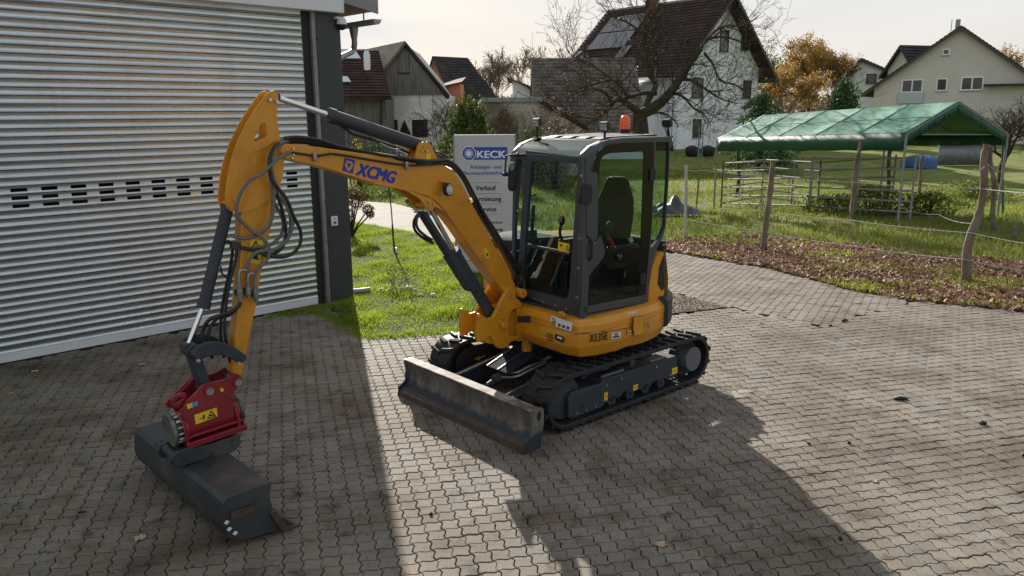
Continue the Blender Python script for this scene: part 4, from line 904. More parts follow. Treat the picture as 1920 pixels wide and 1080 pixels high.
hose([(816, 286, 0), (828, 288, 0), (838, 297, 0), (846, 308, 0)], .010, M_hose, boom); hose([(814, 290, -.04), (826, 293, -.04), (835, 302, -.04), (842, 312, -.04)], .010, M_hose, boom)
mb = MB()
for q in range(90):                                    # corrugated sleeve over the lower hoses
    t = q / 89; a = 884 + (972 - 884) * t; b = 372 + (508 - 372) * t ** 1.05; c = TY(a, b, .0); c2 = TY(a + 1.2, b + 2, .0); mb.cyl(c, c + (c2 - c).normalized() * .012, .028 + .012 * (t > .7) * (t - .7), n=10)
mb.build('hose_sleeve', [M_hose], boom, kind='stuff')
for q, (a, b, c_, d_) in enumerate(((884, 378, 958, 500), (960, 498, 978, 540))): hose([(a, b, .05), ((a + c_) / 2 + 1, (b + d_) / 2, .05), (c_, d_, .05)], .020, M_hose, boom)
for dy in (-.10, 0, .08): hose([(955, 495, dy), (975, 505, dy), (983, 530, dy), (978, 556, dy), (968, 570, dy), (940, 575, dy)], .020, M_hose, brk, 'bracket_hose')
for a, b in ((588, 294), (760, 309.5)):
    mb = MB(); c = TY(a, b, bh + .004); mb.obox(c + V3((-.013, 0, -.03)), (.026, 0, 0), yoff(.028), (0, 0, .06)); mb.build('pipe_clamp', [M_steel], boom, bevel=.004)
for a, b in ((878.5, 376.5), (925, 469), (966, 548)):
    mb = MB(); c = TY(a, b, bh); mb.cyl(c - yoff(.03), c + yoff(.014), .013, n=10); mb.build('hose_boss', [M_or], boom)

# ---------------- cylinders
def cyl3(name, a, b, c, rr_, rb_, y, parent=EXC, eye=.03):    # rod end a -> gland b -> base c  (px), all in plane y
    A_1, B_1, C_1 = TY(*a, y), TY(*b, y), TY(*c, y); d_ = (C_1 - B_1).normalized()
    mb = MB(); mb.cyl(B_1, C_1, rb_, n=24); mb.cyl(B_1 - d_ * .004, B_1 + d_ * .05, rb_ + .006, n=24); pin(mb, C_1, rb_ * .9, .045); o_ = mb.build(name, [M_gr], parent, bevel=.003)
    mb = MB(); mb.cyl(A_1, B_1 + d_ * .03, rr_, n=20); mb.build('piston_rod', [M_chr], o_)
    mb = MB(); pin(mb, A_1, eye, .04); mb.build('rod_eye', [M_gr], o_); return o_
dc = cyl3('dipper_cylinder', (514, 181.5), (616.5, 216), (797, 276), .0205, .050, 0)
mb = MB(); mb.tube(platepx([(640, 236), (660, 251), (700, 262), (745, 277), (768, 287)], .0), .011, 8); mb.build('cylinder_pipe', [M_hose], dc)
mb = MB(); mb.tube(platepx([(712, 268), (730, 276), (748, 282), (764, 290)], .05), .006, 6); mb.cyl(TY(746, 277.5, .05), TY(747, 284, .05), .012, n=8); mb.build('cylinder_fitting', [M_steel], dc)
lc_ = cyl3('lift_cylinder', (805, 387), (850, 470), (928, 603), .021, .052, 0)
mb = MB(); a_, b_ = TY(786, 398, 0), TY(905, 585, 0); c_, d_ = TY(784, 400, 0), TY(852, 478, 0)
dd = (TY(850, 478, 0) - TY(796, 392, 0)).normalized(); nn = dd.cross(V3((0, 1, 0)));  nn = nn if nn.x > 0 else -nn
s0 = TY(796, 394, 0); ln = (TY(853, 482, 0) - s0).length
mb.obox(s0 + nn * .012 + yoff(-.05), dd * ln, nn * .040, yoff(.10)); s1 = s0 + dd * (ln - .06)
mb.obox(s1 + nn * .045 + yoff(-.058), dd * .40, nn * .018, yoff(.116)); mb.obox(s1 + nn * .0 + yoff(.050), dd * .40, nn * .055, yoff(.010)); mb.build('rod_guard', [M_gr], lc_, bevel=.006)
hose([(789, 396, .06), (781, 412, .06), (783, 428, .06), (796, 441, .06), (810, 450, .06)], .012, M_hose, lc_); hose([(786, 398, .03), (776, 415, .03), (779, 433, .03), (795, 447, .03), (812, 456, .03)], .012, M_hose, lc_)
bcy = cyl3('bucket_cylinder', (352, 650), (381, 577), (428, 386), .0185, .040, 0)

# ---------------- arm
ay = .07
horn = [(501.6, 174.7), (507, 170.5), (514, 169.5), (520, 173), (522.5, 181), (521, 195), (519, 213), (521, 235), (526, 262), (533, 300), (530, 330), (522, 360), (506, 375), (478, 392), (455, 399), (444, 398), (434, 396.5), (427.5, 392), (423.5, 383), (423, 366), (426, 340), (432, 308), (444, 270), (462, 233), (482, 201)]
hole = [(489.5, 231.5), (496.5, 230.5), (499, 233.5), (501.5, 254), (499, 258), (480, 265.5), (476, 263), (477, 258)]
mb = MB(); hp, hh_ = platepx(horn, ay), platepx(hole, ay)
mb.holed([(p.x, ay, p.z) for p in hp], [[(p.x, ay, p.z) for p in hh_]], yoff(-.016))
arm = mb.build('arm', [M_or], EXC, smooth=0)
mb = MB(); mb.holed([(p.x, -ay, p.z) for p in hp], [[(p.x, -ay, p.z) for p in hh_]], yoff(.016)); mb.build('side_plate', [M_or], arm, smooth=0)
# web between the plates
mb = MB(); web = platepx([(497, 190), (505, 200), (503, 225), (487, 226), (470, 268), (500, 266), (520, 250), (526, 262), (531, 300), (528, 330), (518, 365), (440, 395), (436, 380), (440, 330), (455, 280), (476, 230)], ay)
mb.prism([(p.x, -ay + .016, p.z) for p in platepx([(520, 300), (530, 305), (522, 358), (505, 378), (450, 394), (441, 392), (442, 345), (452, 300), (470, 280)], ay)], yoff(2 * ay - .032))
mb.build('arm_web', [M_or], arm, bevel=.003)
mb = MB(); wb = platepx([(514, 262), (533, 296), (522, 358), (508, 428), (490, 510), (481, 570), (467, 640), (455, 700), (449, 706), (441, 706), (436, 700), (436, 690), (440, 640), (444, 600), (447, 560), (450, 500), (452, 460), (452, 400), (478, 380), (486, 290)], .055)
mb.prism([(p.x, -.055, p.z) for p in wb], yoff(.11)); mb.build('arm_box', [M_or], arm, bevel=.006, seg=2)
mb = MB(); mb.tube(platepx([(452, 398), (460, 380), (468, 340), (469, 290), (473, 285), (500, 274), (517, 262)], ay + .003), .006, 6); mb.build('weld_bead', [M_or], arm)
mb = MB(); mb.cyl(TY(514, 181.5, ay + .008), TY(514, 181.5, ay + .008) - yoff(.16), .026, n=18); mb.cyl(TY(435, 385, ay + .014), TY(435, 385, ay + .014) - yoff(.17), .024, n=18); mb.build('arm_pins', [M_or], arm)
mb = MB()
for a, b in ((505, 187), (518, 190.5), (441, 376)): c = TY(a, b, ay); mb.cyl(c, c + yoff(.02), .012, n=8)
mb.build('arm_bolts', [M_bolt], arm)
P4 = platepx([(471, 448), (494, 452), (487, 496), (462, 491)], .0565); mb = MB(); mb.prism(P4, yoff(.0012)); mb.build('warning_sticker', [M_yst], arm, smooth=0)
P4 = platepx([(480, 450.5), (489, 470), (469, 466.5)], .058); I4 = platepx([(480, 455.5), (485.5, 467), (473, 464.8)], .058); mb = MB(); mb.holed(P4, [I4], yoff(.001)); mb.build('warning_triangle', [M_bst], arm, smooth=0)
P4 = platepx([(473, 478), (484, 476), (482, 481), (486, 487), (478, 487), (473, 484)], .058); mb = MB(); mb.prism(P4, yoff(.001)); mb.build('warning_figure', [M_bst], arm, smooth=0)
# loops of hose at the boom/arm joint
hg = lambda pts, m=M_hoseg, r=.0125: hose(pts, r, m, arm, 'loop_hose', n=8, sub=6)
hg([(543, 286, .10), (518, 300, .16), (492, 325, .17), (467, 339, .16), (451, 362, .15), (443, 390, .14), (448, 409, .13), (471, 432, .13), (492, 446, .13), (504, 464, .13), (501.6, 485, .12), (485, 503, .11), (478, 514, .10), (477, 531, .09)])
hg([(536, 265, .05), (515, 277, .11), (507, 297, .13), (506, 325, .13), (513, 371, .13), (508.5, 413, .13), (490, 436, .12), (462, 447, .10), (437, 443, .05)])
hg([(545, 263, .03), (520, 272, .12), (509, 300, .15), (513, 334, .15), (527, 362, .15), (543, 399, .14), (549, 418, .13), (541, 446, .12), (522, 464, .12), (504, 469, .12), (481, 473, .11), (467, 489, .10), (464.5, 510, .09), (464.5, 529, .09)])
hg([(540, 264, .04), (517, 273, .13), (506, 300, .16), (511, 338, .16), (536, 371, .16), (550, 404, .15), (564, 436, .14), (559.5, 464, .13), (536, 481, .12), (504, 480, .12), (481, 471, .10), (450, 464, .06)], M_hose)
hg([(538, 262, -.02), (515, 270, .02), (506, 300, .06), (514, 345, .06), (528, 390, .06), (536, 432, .06), (530, 462, .06), (512, 476, .08), (492, 474, .1)], M_hose)
hg([(514, 381, .02), (529, 408, .03), (530, 432, .03), (519, 450, .04), (500, 461, .06), (470, 465, .06)])
hg([(520, 366, 0), (540, 388, 0), (545, 425, 0), (535, 455, .0), (515, 470, .03)])
hg([(530, 268, .07), (512, 281, .13), (504, 305, .15), (508, 340, .14), (512, 380, .12), (506, 420, .12), (485, 441, .11)])
hd = lambda pts, r=.0115: hose(pts, r, M_hose, arm, 'arm_hose', n=8)
hd([(444, 459, .06), (443, 480, .05), (431, 530, .04), (424, 570, .04), (421, 610, .04), (424, 640, .03), (432, 680, .0)])
hd([(437, 462, .0), (432, 500, -.02), (421, 550, -.03), (415, 590, -.03), (414, 630, -.03), (420, 670, -.03)])
hd([(451, 566, .09), (446, 576, .09), (430, 586, .07), (410, 592, .05), (392, 600, .03), (381, 618, .0), (380, 640, .0), (386, 665, .0)], .014)
hd([(448, 572, .05), (432, 590, .03), (408, 597, .0), (394, 615, .0), (391, 640, .0), (398, 672, .0)], .012)
hd([(414, 500, 0), (416, 512, .03), (424, 520, .03), (430, 520, .03)], .007)
hd([(425, 452, .04), (440, 459, .05), (450, 460, .05)], .014)
for a0_, b0_, a1_, b1_ in ((448.5, 527, 450.5, 564), (464.5, 526, 466, 559), (477, 528, 481, 566)):
    mb = MB(); A_1, B_1 = TY(a0_, b0_, .10), TY(a1_, b1_, .09); d_ = B_1 - A_1
    mb.cyl(A_1, A_1 + d_ * .45, .014, n=10); mb.cyl(A_1 + d_ * .42, A_1 + d_ * .8, .021, n=14); mb.cyl(A_1 + d_ * .78, B_1, .015, n=10); mb.build('quick_coupling', [M_steel], arm, bevel=.002)
    mb = MB(); c = A_1 + d_ * .6; mb.obox(c + V3((-.02, -.05, -.02)), (.04, 0, 0), yoff(.04), (0, 0, .04)); mb.build('coupling_bracket', [M_gr], arm)
for pts in (((462, 507), (450, 508), (448, 528)), ((478, 513), (467, 514), (465, 526))): hose([(a, b, .10) for a, b in pts], .010, M_steel, arm, 'hose_elbow')
mb = MB(); mb.beam(TY(433, 459, .05), TY(446, 460, .05), .05, .05); mb.build('valve_block', [M_gr], arm, bevel=.004)
# plate links between rod, arm and coupler
lk = MB(); arc = [(364, 660), (368, 650), (385, 641.5), (405, 639.5), (425, 644), (445, 654), (457, 664), (459, 672), (454, 680), (446, 681), (438, 675), (425, 668), (412, 665), (398, 666), (383, 671), (376, 673), (368, 672)]
for y0 in (.115, -.145):
    pts = platepx(arc, .13); lk.prism([(p.x, y0, p.z) for p in pts], yoff(.03))
lnk = lk.build('tipping_link', [M_gr], EXC, bevel=.006, seg=2)
mb = MB(); pin(mb, TY(371.5, 664, .13) - yoff(.13), .034, .15); mb.build('link_pin', [M_gr], lnk, bevel=.004); mb = MB(); pin(mb, TY(452, 670, .13) - yoff(.13), .030, .155); mb.build('link_pin', [M_gr], lnk, bevel=.004)
mb = MB(); pA = TY(371.5, 664, .13) - yoff(.13); pB = TY(392, 733, .08) - yoff(.08)
pin(mb, pA, .052, .07); pin(mb, pB, .045, .06); mb.beam(pA, pB, .13, .07, up=(1, 0, 0)); mb.build('coupling_link', [M_gr], lnk, bevel=.010, seg=2)
mb = MB(); c = TY(372, 676, .16); mb.cyl(c - yoff(.01), c + yoff(.008), .012, n=8); c = TY(448, 681, .16); mb.cyl(c - yoff(.01), c + yoff(.008), .012, n=8); mb.build('link_bolts', [M_bolt], lnk)

# ---------------- red tilting coupler
cy = .10
npl = [(454, 711), (451, 703.5), (444, 701), (436, 702.5), (426, 709), (417, 713), (404, 716), (390, 718), (380, 722), (366, 738), (352, 750), (344, 764), (337, 770), (341, 776), (348, 790), (352, 806), (440, 775), (441, 762), (433, 750), (431, 745), (438, 740), (446, 724)]
tc_ = MB(); q = platepx(npl, cy); tc_.prism([(p.x, cy, p.z) for p in q], yoff(-.020)); coup = tc_.build('tilt_coupler', [M_red], EXC, bevel=.003)
mb = MB(); mb.prism([(p.x, -cy, p.z) for p in q], yoff(.020)); mb.build('coupler_plate', [M_red], coup, bevel=.003)
aX = TY(328, 806, .02); bX = TY(438, 770, .02); ax_a = V3((aX.x, 0, aX.z)); ax_b = V3((bX.x - .01, 0, bX.z)); ad_ = (ax_b - ax_a).normalized()
mb = MB(); mb.cyl(ax_a + ad_ * .05, ax_b, .098, n=30); mb.cyl(ax_a + ad_ * .03, ax_a + ad_ * .07, .112, n=30); mb.cyl(ax_b - ad_ * .03, ax_b + ad_ * .012, .106, n=30); mb.build('rotor_housing', [M_red], coup, bevel=.005)
mb = MB(); mb.cyl(ax_a - ad_ * .035, ax_a - ad_ * .008, .118, n=30); mb.cyl(ax_a - ad_ * .01, ax_a + ad_ * .035, .085, n=24)
mb.build('end_flange', [mat('worn_flange', (.14, .15, .12), .5, .4, var=.4, vs=20, col2=(.05, .05, .05), mixs=12)], coup, bevel=.003)
mb = MB(); mb.cyl(ax_b + ad_ * .012, ax_b + ad_ * .035, .110, n=24); mb.build('rear_flange', [bpy.data.materials['worn_flange']], coup, bevel=.003)
mb = MB(); uu = ad_.orthogonal().normalized(); ww = ad_.cross(uu)
for k in range(14): a = k * 2 * math.pi / 14; c = ax_a + ad_ * .015 + (uu * math.cos(a) + ww * math.sin(a)) * .096; mb.cyl(c - ad_ * .014, c + ad_ * .016, .011, n=6)
mb.build('flange_bolts', [M_steel], coup)
dn = V3((ad_.z, 0, -ad_.x)); dn = dn if dn.z < 0 else -dn
mb = MB(); mb.obox(ax_a + ad_ * .03 + dn * .085 + yoff(-.125), ad_ * ((ax_b - ax_a).length - .0), dn * .030, yoff(.25)); mb.obox(ax_a + ad_ * .04 + dn * .04 + yoff(.086), ad_ * ((ax_b - ax_a).length - .02), dn * .02, yoff(.03)); mb.prism([ax_a + ad_ * .03 + dn * .11 + yoff(.115), ax_b + ad_ * .03 + dn * .11 + yoff(.115), ax_b + ad_ * .03 + dn * .135 + yoff(.075), ax_a + ad_ * .03 + dn * .135 + yoff(.075)], yoff(.03)); mb.build('coupler_base', [M_red], coup, bevel=.004)
for s_ in (.03, (ax_b - ax_a).length - .03): mb = MB(); mb.obox(ax_a + ad_ * s_ + dn * -.06 + yoff(-.12), ad_ * .022, dn * .17, yoff(.24)); mb.build('coupler_web', [M_red], coup, bevel=.004)
mb = MB(); lug_ = [(322, 750), (328, 742), (340, 738), (348, 737), (352, 745), (352, 752), (340, 764), (330, 766), (322, 760)]; q = platepx(lug_, .06)
hq = platepx([(327, 757), (329, 750), (337, 746), (344, 744.5), (345, 748), (337, 754), (330, 758)], .06); mb.holed(q, [hq], yoff(-.025)); mb.build('lifting_eye', [M_red], coup, bevel=.002)
mb = MB(); q = platepx([(311, 757), (322, 744), (360, 708), (378, 712), (360, 730), (330, 765), (313, 764)], -.10)
mb.prism([(p.x, -.12, p.z) for p in q], yoff(.02)); mb.build('far_cheek', [M_red], coup)
mb = MB(); pin(mb, TY(392.5, 733, cy) - yoff(.10), .026, .118); pin(mb, TY(446, 716, cy) - yoff(.10), .026, .118); mb.build('coupler_pins', [M_steel], coup)
mb = MB()
for a, b, r_ in ((392.5, 731, .040), (446, 716, .036)): c = TY(a, b, cy); mb.cyl(c, c + yoff(.010), r_, n=18)
mb.build('pin_boss', [M_red], coup); mb = MB(); c = TY(414.5, 730, cy); mb.cyl(c, c + yoff(.02), .012, n=8); mb.build('yellow_cap', [M_yst], coup)
fa = lambda a, b, y_=.1015: TY(a, b, y_)
mb = MB(); mb.prism([fa(a, b, .104) for a, b in ((364, 778), (406, 764), (408, 780.5), (367, 796))], yoff(.0015)); mb.build('warning_sticker', [M_yst], coup, smooth=0)
mb = MB(); mb.holed([fa(a, b, .1062) for a, b in ((388, 786), (396, 768.5), (405.5, 781))], [[fa(a, b, .1062) for a, b in ((390.5, 783.5), (396, 772), (402, 780))]], yoff(.001)); mb.prism([fa(a, b, .1062) for a, b in ((391, 781), (396, 776), (401, 779), (396, 780))], yoff(.001)); mb.prism([fa(a, b, .1062) for a, b in ((380, 778), (384, 778), (383.5, 786), (380.5, 787))], yoff(.001)); mb.prism([fa(a, b, .1062) for a, b in ((374, 785), (379, 783.5), (379, 784.5), (374, 786))], yoff(.001)); mb.build('warning_print', [M_bst], coup, smooth=0)
mb = MB(); mb.prism([fa(a, b) for a, b in ((349.5, 758.5), (360, 755), (361.5, 763.5), (352, 767.5))], yoff(.001)); mb.build('yellow_sticker', [M_yst], coup, smooth=0)
mb = MB(); mb.prism([fa(a, b) for a, b in ((360.3, 755), (370, 751.5), (371.5, 760), (361.8, 763.3))], yoff(.001)); mb.build('blue_sticker', [M_bst2], coup, smooth=0)

# ---------------- grading bucket
by0, by1 = -.80, .76
bw = R(2.6)
def bk(x, y, z): return V3((x - (y - by1) * math.tan(bw), y, z))
sec = [(3.500, .365), (3.785, .352), (3.812, .325), (3.824, .18), (3.805, .10), (3.755, .055), (3.68, .035), (3.40, .010), (3.36, .012)]
th_ = .014
inn = [(3.505, .351), (3.772, .338), (3.798, .318), (3.810, .182), (3.793, .112), (3.745, .069), (3.68, .049), (3.40, .022), (3.36, .014)]
mb = MB(); rings = [[bk(x_, y_, z_) for x_, z_ in sec + inn[::-1]] for y_ in (by0, by1)]; mb.loft(rings); buck = mb.build('bucket', [M_buck], EXC, smooth=40)
for y_ in (by0, by1 - .014):
    mb = MB(); mb.prism([bk(x_, y_ , z_) + V3((0, 0, 0)) for x_, z_ in [(3.49, .367), (3.787, .354), (3.814, .326), (3.827, .18), (3.808, .098), (3.757, .052), (3.68, .032), (3.42, .012), (3.365, .02), (3.50, .16), (3.515, .28)]], yoff(.016)); mb.build('side_plate', [M_buck], buck, bevel=.002)
mb = MB(); mb.prism([bk(x_, by1 + .003, z_) for x_, z_ in ((3.33, -.004), (3.33, .006), (3.42, .03), (3.49, .17), (3.53, .17), (3.47, .03), (3.44, .008), (3.60, .02), (3.60, .008))], yoff(.020)); mb.build('side_cutter', [M_rust], buck, bevel=.002)
mb = MB(); mb.prism([bk(3.345, by0, .0), bk(3.345, by1, 0), bk(3.52, by1, .012), bk(3.52, by0, .012)], (0, 0, .012)); mb.build('cutting_edge', [M_rust], buck, bevel=.002)
for a, b in ((425, 979.5), (430, 992), (441, 999.5)):
    c = TY(a, b, by1 + .0185); mb = MB(); mb.prism([c + V3((.018, 0, 0)), c + V3((0, 0, .016)), c + V3((-.018, 0, 0)), c + V3((0, 0, -.016))], yoff(.001)); mb.build('white_mark', [M_wst], buck, smooth=0)
c = TY(437, 965, by1 + .0178); stick(buck, 'maker_plate', TY(457, 959, by1 + .0172), (-1, 0, 0), (0, 0, 1), .16, .052, M_rust)
text('plate_lettering', 'KECK', .04, M_buck, buck, TY(452, 962, by1 + .0192), (-1, 0, .06), (0, 0, 1), sx=1, bold=.001)
# hitch welded on top
mb = MB()
for y_ in (-.13, .09): mb.prism([bk(x_, y_, z_) for x_, z_ in ((3.86, .36), (3.89, .40), (3.87, .46), (3.80, .475), (3.60, .46), (3.46, .47), (3.425, .50), (3.40, .46), (3.41, .40), (3.44, .36), (3.50, .355))], yoff(.04))
mb.obox(bk(3.48, -.09, .36), (.36, 0, 0), yoff(.18), (0, 0, .07)); mb.build('bucket_hitch', [M_buck], buck, bevel=.006)
mb = MB(); c = bk(3.84, 0, .43); mb.cyl(c - yoff(.19), c + yoff(.15), .030, n=16); mb.cyl(bk(3.44, -.15, .43), bk(3.44, .14, .43), .028, n=16); mb.build('hitch_pins', [M_buck], buck)
mb = MB(); mb.cyl(c - yoff(.20) , c - yoff(.135), .042, n=16); mb.build('pin_collar', [M_buck], buck, bevel=.004)
mb = MB(); mb.obox(bk(3.62, -.13, .35) , (-.03, 0, 0), yoff(.26), (0, 0, .05)); mb.build('hitch_rib', [M_buck], buck)
# ================================================================== CAB (part of the excavator)
CL, CR, CF = .80, -.10, .70
def sy(px, y=CL): return [TY(a, b, y) for a, b in px]
def rnd(poly, r=.04, n=4):                 # round the corners of a polygon
    out = []; m_ = len(poly)
    for i in range(m_):
        a, b, c = V3(poly[i - 1]), V3(poly[i]), V3(poly[(i + 1) % m_]); u = (a - b); v = (c - b); k = min(r, u.length * .45, v.length * .45)
        p, q = b + u.normalized() * k, b + v.normalized() * k
        for t in range(n + 1): t /= n; out.append(p * (1 - t) ** 2 + b * 2 * t * (1 - t) + q * t * t)
    return out
side_out = [(1088, 598), (1099, 300), (1101, 290), (1106, 281), (1114, 273), (1126, 266.5), (1143, 261.5), (1165, 259), (1210, 257.5), (1257, 256), (1257.5, 262), (1252, 350), (1248, 425), (1243, 445), (1232, 466), (1223, 490), (1218, 520), (1214, 575)]
door_hole = [(1093, 590), (1100, 420), (1109, 322), (1114, 298), (1124, 280), (1140, 270), (1165, 266.5), (1226.5, 265), (1226, 300), (1222, 420), (1216, 480), (1209, 570)]
rear_hole = [(1229.5, 266), (1255.5, 265), (1253, 350), (1246.5, 425), (1240, 440), (1228, 459), (1220, 464), (1223, 400), (1227.5, 320)]
for y_, tt in ((CL, -.035), (CR, .035)):
    so = [(p.x, y_, p.z) for p in sy(side_out)]; dh = [(p.x, y_, p.z) for p in rnd(sy(door_hole), .03, 2)]; rh = [(p.x, y_, p.z) for p in sy(rear_hole)]
    if y_ == CR: so[0] = (so[0][0], y_, so[0][2])
    mb = MB(); mb.holed(so, [dh, rh], yoff(tt))
    if y_ == CL: cab = mb.build('cab', [M_gl], EXC, smooth=30)
    else: mb.build('side_frame', [M_gl], cab, smooth=30)
# door leaf: dark bordered glass with two clear panes
leaf = [(1094.5, 588), (1094, 585), (1100.5, 420), (1110, 322), (1115, 299), (1125, 281.5), (1141, 271.5), (1166, 268), (1225, 266.5), (1224.5, 300), (1220.5, 420), (1214.5, 478), (1208, 568)]
up_p = [(1124, 300), (1131, 291), (1142, 287), (1206, 284), (1205, 330), (1200, 462), (1142, 470), (1136, 466), (1133, 445), (1119, 425), (1121, 350)]
lo_p = [(1106, 560), (1107, 530), (1112, 520), (1128, 497), (1134, 494), (1195, 489), (1194, 552), (1192, 554), (1110, 564)]
mb = MB(); yl = CL + .004; mb.holed(sy(leaf, yl), [rnd(sy(up_p, yl), .03, 3), rnd(sy(lo_p, yl), .02, 3)], yoff(.008)); dr = mb.build('side_door', [M_frit], EXC and cab, smooth=30)
mb = MB(); bar = [(1094.5, 588), (1093.8, 575), (1209, 553), (1208, 568)]; mb.prism(sy(bar, yl + .008), yoff(.008)); mb.prism(sy([(1093.5, 586), (1098.5, 445), (1108, 448), (1119, 452), (1124, 440), (1128, 449), (1134, 470), (1130, 484), (1104, 516), (1101, 560), (1100, 586)], yl + .008), yoff(.008)); mb.build('door_frame', [M_gl], cab, bevel=.003)
mb = MB(); mb.prism(sy([(1098, 330), (1103, 322), (1117, 323), (1120, 330), (1120, 375), (1119, 450), (1108, 450), (1098, 440)], yl + .009), yoff(.012)); mb.build('door_corner_panel', [M_gl], cab, bevel=.004)
for pts in (up_p, lo_p): mb = MB(); mb.prism(sy(pts, yl + .003), yoff(.002)); mb.build('door_pane', [M_glass], cab, smooth=0)
mb = MB(); mb.prism(sy(rear_hole, CL - .02), yoff(.003)); mb.build('rear_quarter_pane', [M_glass], cab, smooth=0)
for hy in (CR,): mb = MB(); mb.prism(sy(door_hole, hy + .012) and [(p.x, hy + .012, p.z) for p in sy(door_hole)], yoff(.003)); mb.build('side_pane', [M_glass], cab, smooth=0); mb = MB(); mb.prism([(p.x, hy + .012, p.z) for p in sy(rear_hole)], yoff(.003)); mb.build('rear_quarter_pane', [M_glass], cab, smooth=0)
mb = MB(); hx = V3((0, 0, 0)); mb.prism([(p.x, CR + .0, p.z) for p in sy([(1094, 590), (1099, 470), (1216, 462), (1209, 570)])], yoff(.03)); mb.build('side_lower_panel', [M_gl], cab)
# handle, latch, hinges, strip
mb = MB(); h0, h1 = TY(1109, 452, yl + .03), TY(1107.5, 486, yl + .03); mb.tube(spl([h0 - yoff(.02), h0, h0.lerp(h1, .5) + yoff(.012), h1, h1 - yoff(.02)], 5), .012, 8); mb.build('door_handle', [M_black], cab)
mb = MB(); c = TY(1114.5, 457, yl + .02); mb.cyl(c, c + yoff(.012), .008, n=8); c = TY(1160, 481, yl + .012); mb.cyl(c, c + yoff(.02), .030, n=16); mb.build('door_latch', [M_black], cab)
mb = MB()
for a, b in ((1158, 479), (1163, 480)): c = TY(a, b, yl + .034); mb.cyl(c, c + yoff(.004), .006, n=6)
c = TY(1114.5, 457, yl + .032); mb.cyl(c, c + yoff(.003), .007, n=8); mb.build('latch_screws', [M_bolt], cab)
for a, b in ((1204, 525), (1222, 330)): mb = MB(); c = TY(a, b, yl + .008); mb.obox(c + V3((-.035, 0, -.04)), (.07, 0, 0), yoff(.015), (0, 0, .10)); mb.build('door_hinge', [M_black], cab, bevel=.003)
mb = MB(); c = TY(1243, 462, CL); mb.cyl(c, c + yoff(.03), .02, n=10); mb.build('door_stop', [M_black], cab, bevel=.003)
for k_, (a, b) in enumerate(((1190, 514), )):
    mb = MB(); mb.prism(sy([(1170, 508), (1184, 507), (1184, 520), (1170, 521)], .55), yoff(.002)); mb.build('inner_yellow_sticker', [M_yst], cab, smooth=0)
    mb = MB(); mb.prism(sy([(1178, 448), (1184, 443), (1188, 452), (1182, 457)], .60), yoff(.002)); mb.build('inner_label', [M_wst], cab, smooth=0)
# A pillar post (round-cornered) at the front left, front frame, windscreen
FXp = lambda pts, x=CF: [TX(a, b, x) for a, b in pts]
fo = [(968, 548), (986, 282), (1099, 296), (1088, 598)]
fh = [(978, 540), (984, 460), (996, 301), (1084, 307), (1066, 562)]
mb = MB(); outer = FXp(fo); mb.holed(outer, [rnd(FXp(fh), .05, 3)], (-.03, 0, 0)); mb.build('front_frame', [M_gl], cab, smooth=30)
mb = MB(); ft, fb = TX(1097, 298, CF), TX(1087, 597, CF); mb.cyl(V3((CF - .02, CL - .018, fb.z)), V3((CF - .02, CL - .018, ft.z)), .036, n=18); mb.build('corner_post', [M_gl], cab)
mb = MB(); rail = FXp([(1092.5, 320), (1094, 330), (1084, 575), (1079, 577), (1073, 578)], CF + .03); mb.tube(rail, .008, 8); mb.build('hand_rail', [M_gl], cab)
mb = MB()
for a, b in ((1093, 332), (1090, 450), (1087, 505), (1084, 560)): c = TX(a, b - 3, CF + .012); mb.cyl(c, c + V3((.02, 0, 0)), .011, n=8)
for a, b in ((1062, 579), (1042, 572), (1018, 566), (1003, 560), (985, 556), (972, 470), (974, 435), (971, 395)): c = TX(a, b, CF); mb.cyl(c, c + V3((.008, 0, 0)), .008, n=8)
mb.build('frame_screws', [M_bolt], cab)
mb = MB(); mb.prism(rnd(FXp(fh, CF - .012), .05, 3), (-.004, 0, 0)); mb.build('windscreen', [M_glass], cab, smooth=0)
mb = MB(); q0, q1 = TX(981, 458, CF - .02), TX(1068, 475.5, CF - .02); mb.beam(q0, q1, .03, .028); mb.build('window_bar', [M_gr], cab, bevel=.004)
mb = MB(); mb.prism(FXp([(1047, 453), (1068, 457.5), (1067, 474), (1046, 470)], CF - .005), (.002, 0, 0)); mb.build('yellow_sticker', [M_yst], cab, smooth=0)
mb = MB(); mb.holed(FXp([(1060.5, 470), (1064.5, 459.5), (1067.5, 471.5)], CF - .002), [FXp([(1062, 469), (1064.3, 462.5), (1066, 470)], CF - .002)], (.001, 0, 0)); mb.prism(FXp([(1051, 457), (1055, 459), (1053, 463), (1050, 461)], CF - .002), (.001, 0, 0)); mb.build('sticker_print', [M_bst], cab, smooth=0)
# roof and curved skylight
zr = .0
rx = [(CF, 2.270), (CF + .002, 2.315), (.675, 2.345), (.600, 2.395), (.47, 2.433), (.30, 2.455), (0, 2.462), (-.40, 2.455), (-.45, 2.43), (-.47, 2.37)]
def roofring(x_, z_, d=0): return [(x_, CR - .005, z_ - .05 if d else z_ - .03), (x_, CR + .03, z_ - .004), (x_, CR + .10, z_ + .004), (x_, CL - .10, z_ + .004), (x_, CL - .03, z_ - .004), (x_, CL + .005, z_ - .03), (x_, CL + .005, z_ - .05), (x_, CL - .09, z_ - .035), (x_, CR + .09, z_ - .035), (x_, CR - .005, z_ - .05)]
mb = MB(); rings = []
for (x_, z_) in rx[4:]: rings.append([(x_, CR, z_ - .05), (x_, CR - .002, z_ - .02), (x_, CR + .04, z_), (x_, CL - .04, z_), (x_, CL + .002, z_ - .02), (x_, CL, z_ - .05)])
mb.loft(rings[::-1]); rf = mb.build('cab_roof', [M_gl], cab, smooth=50)
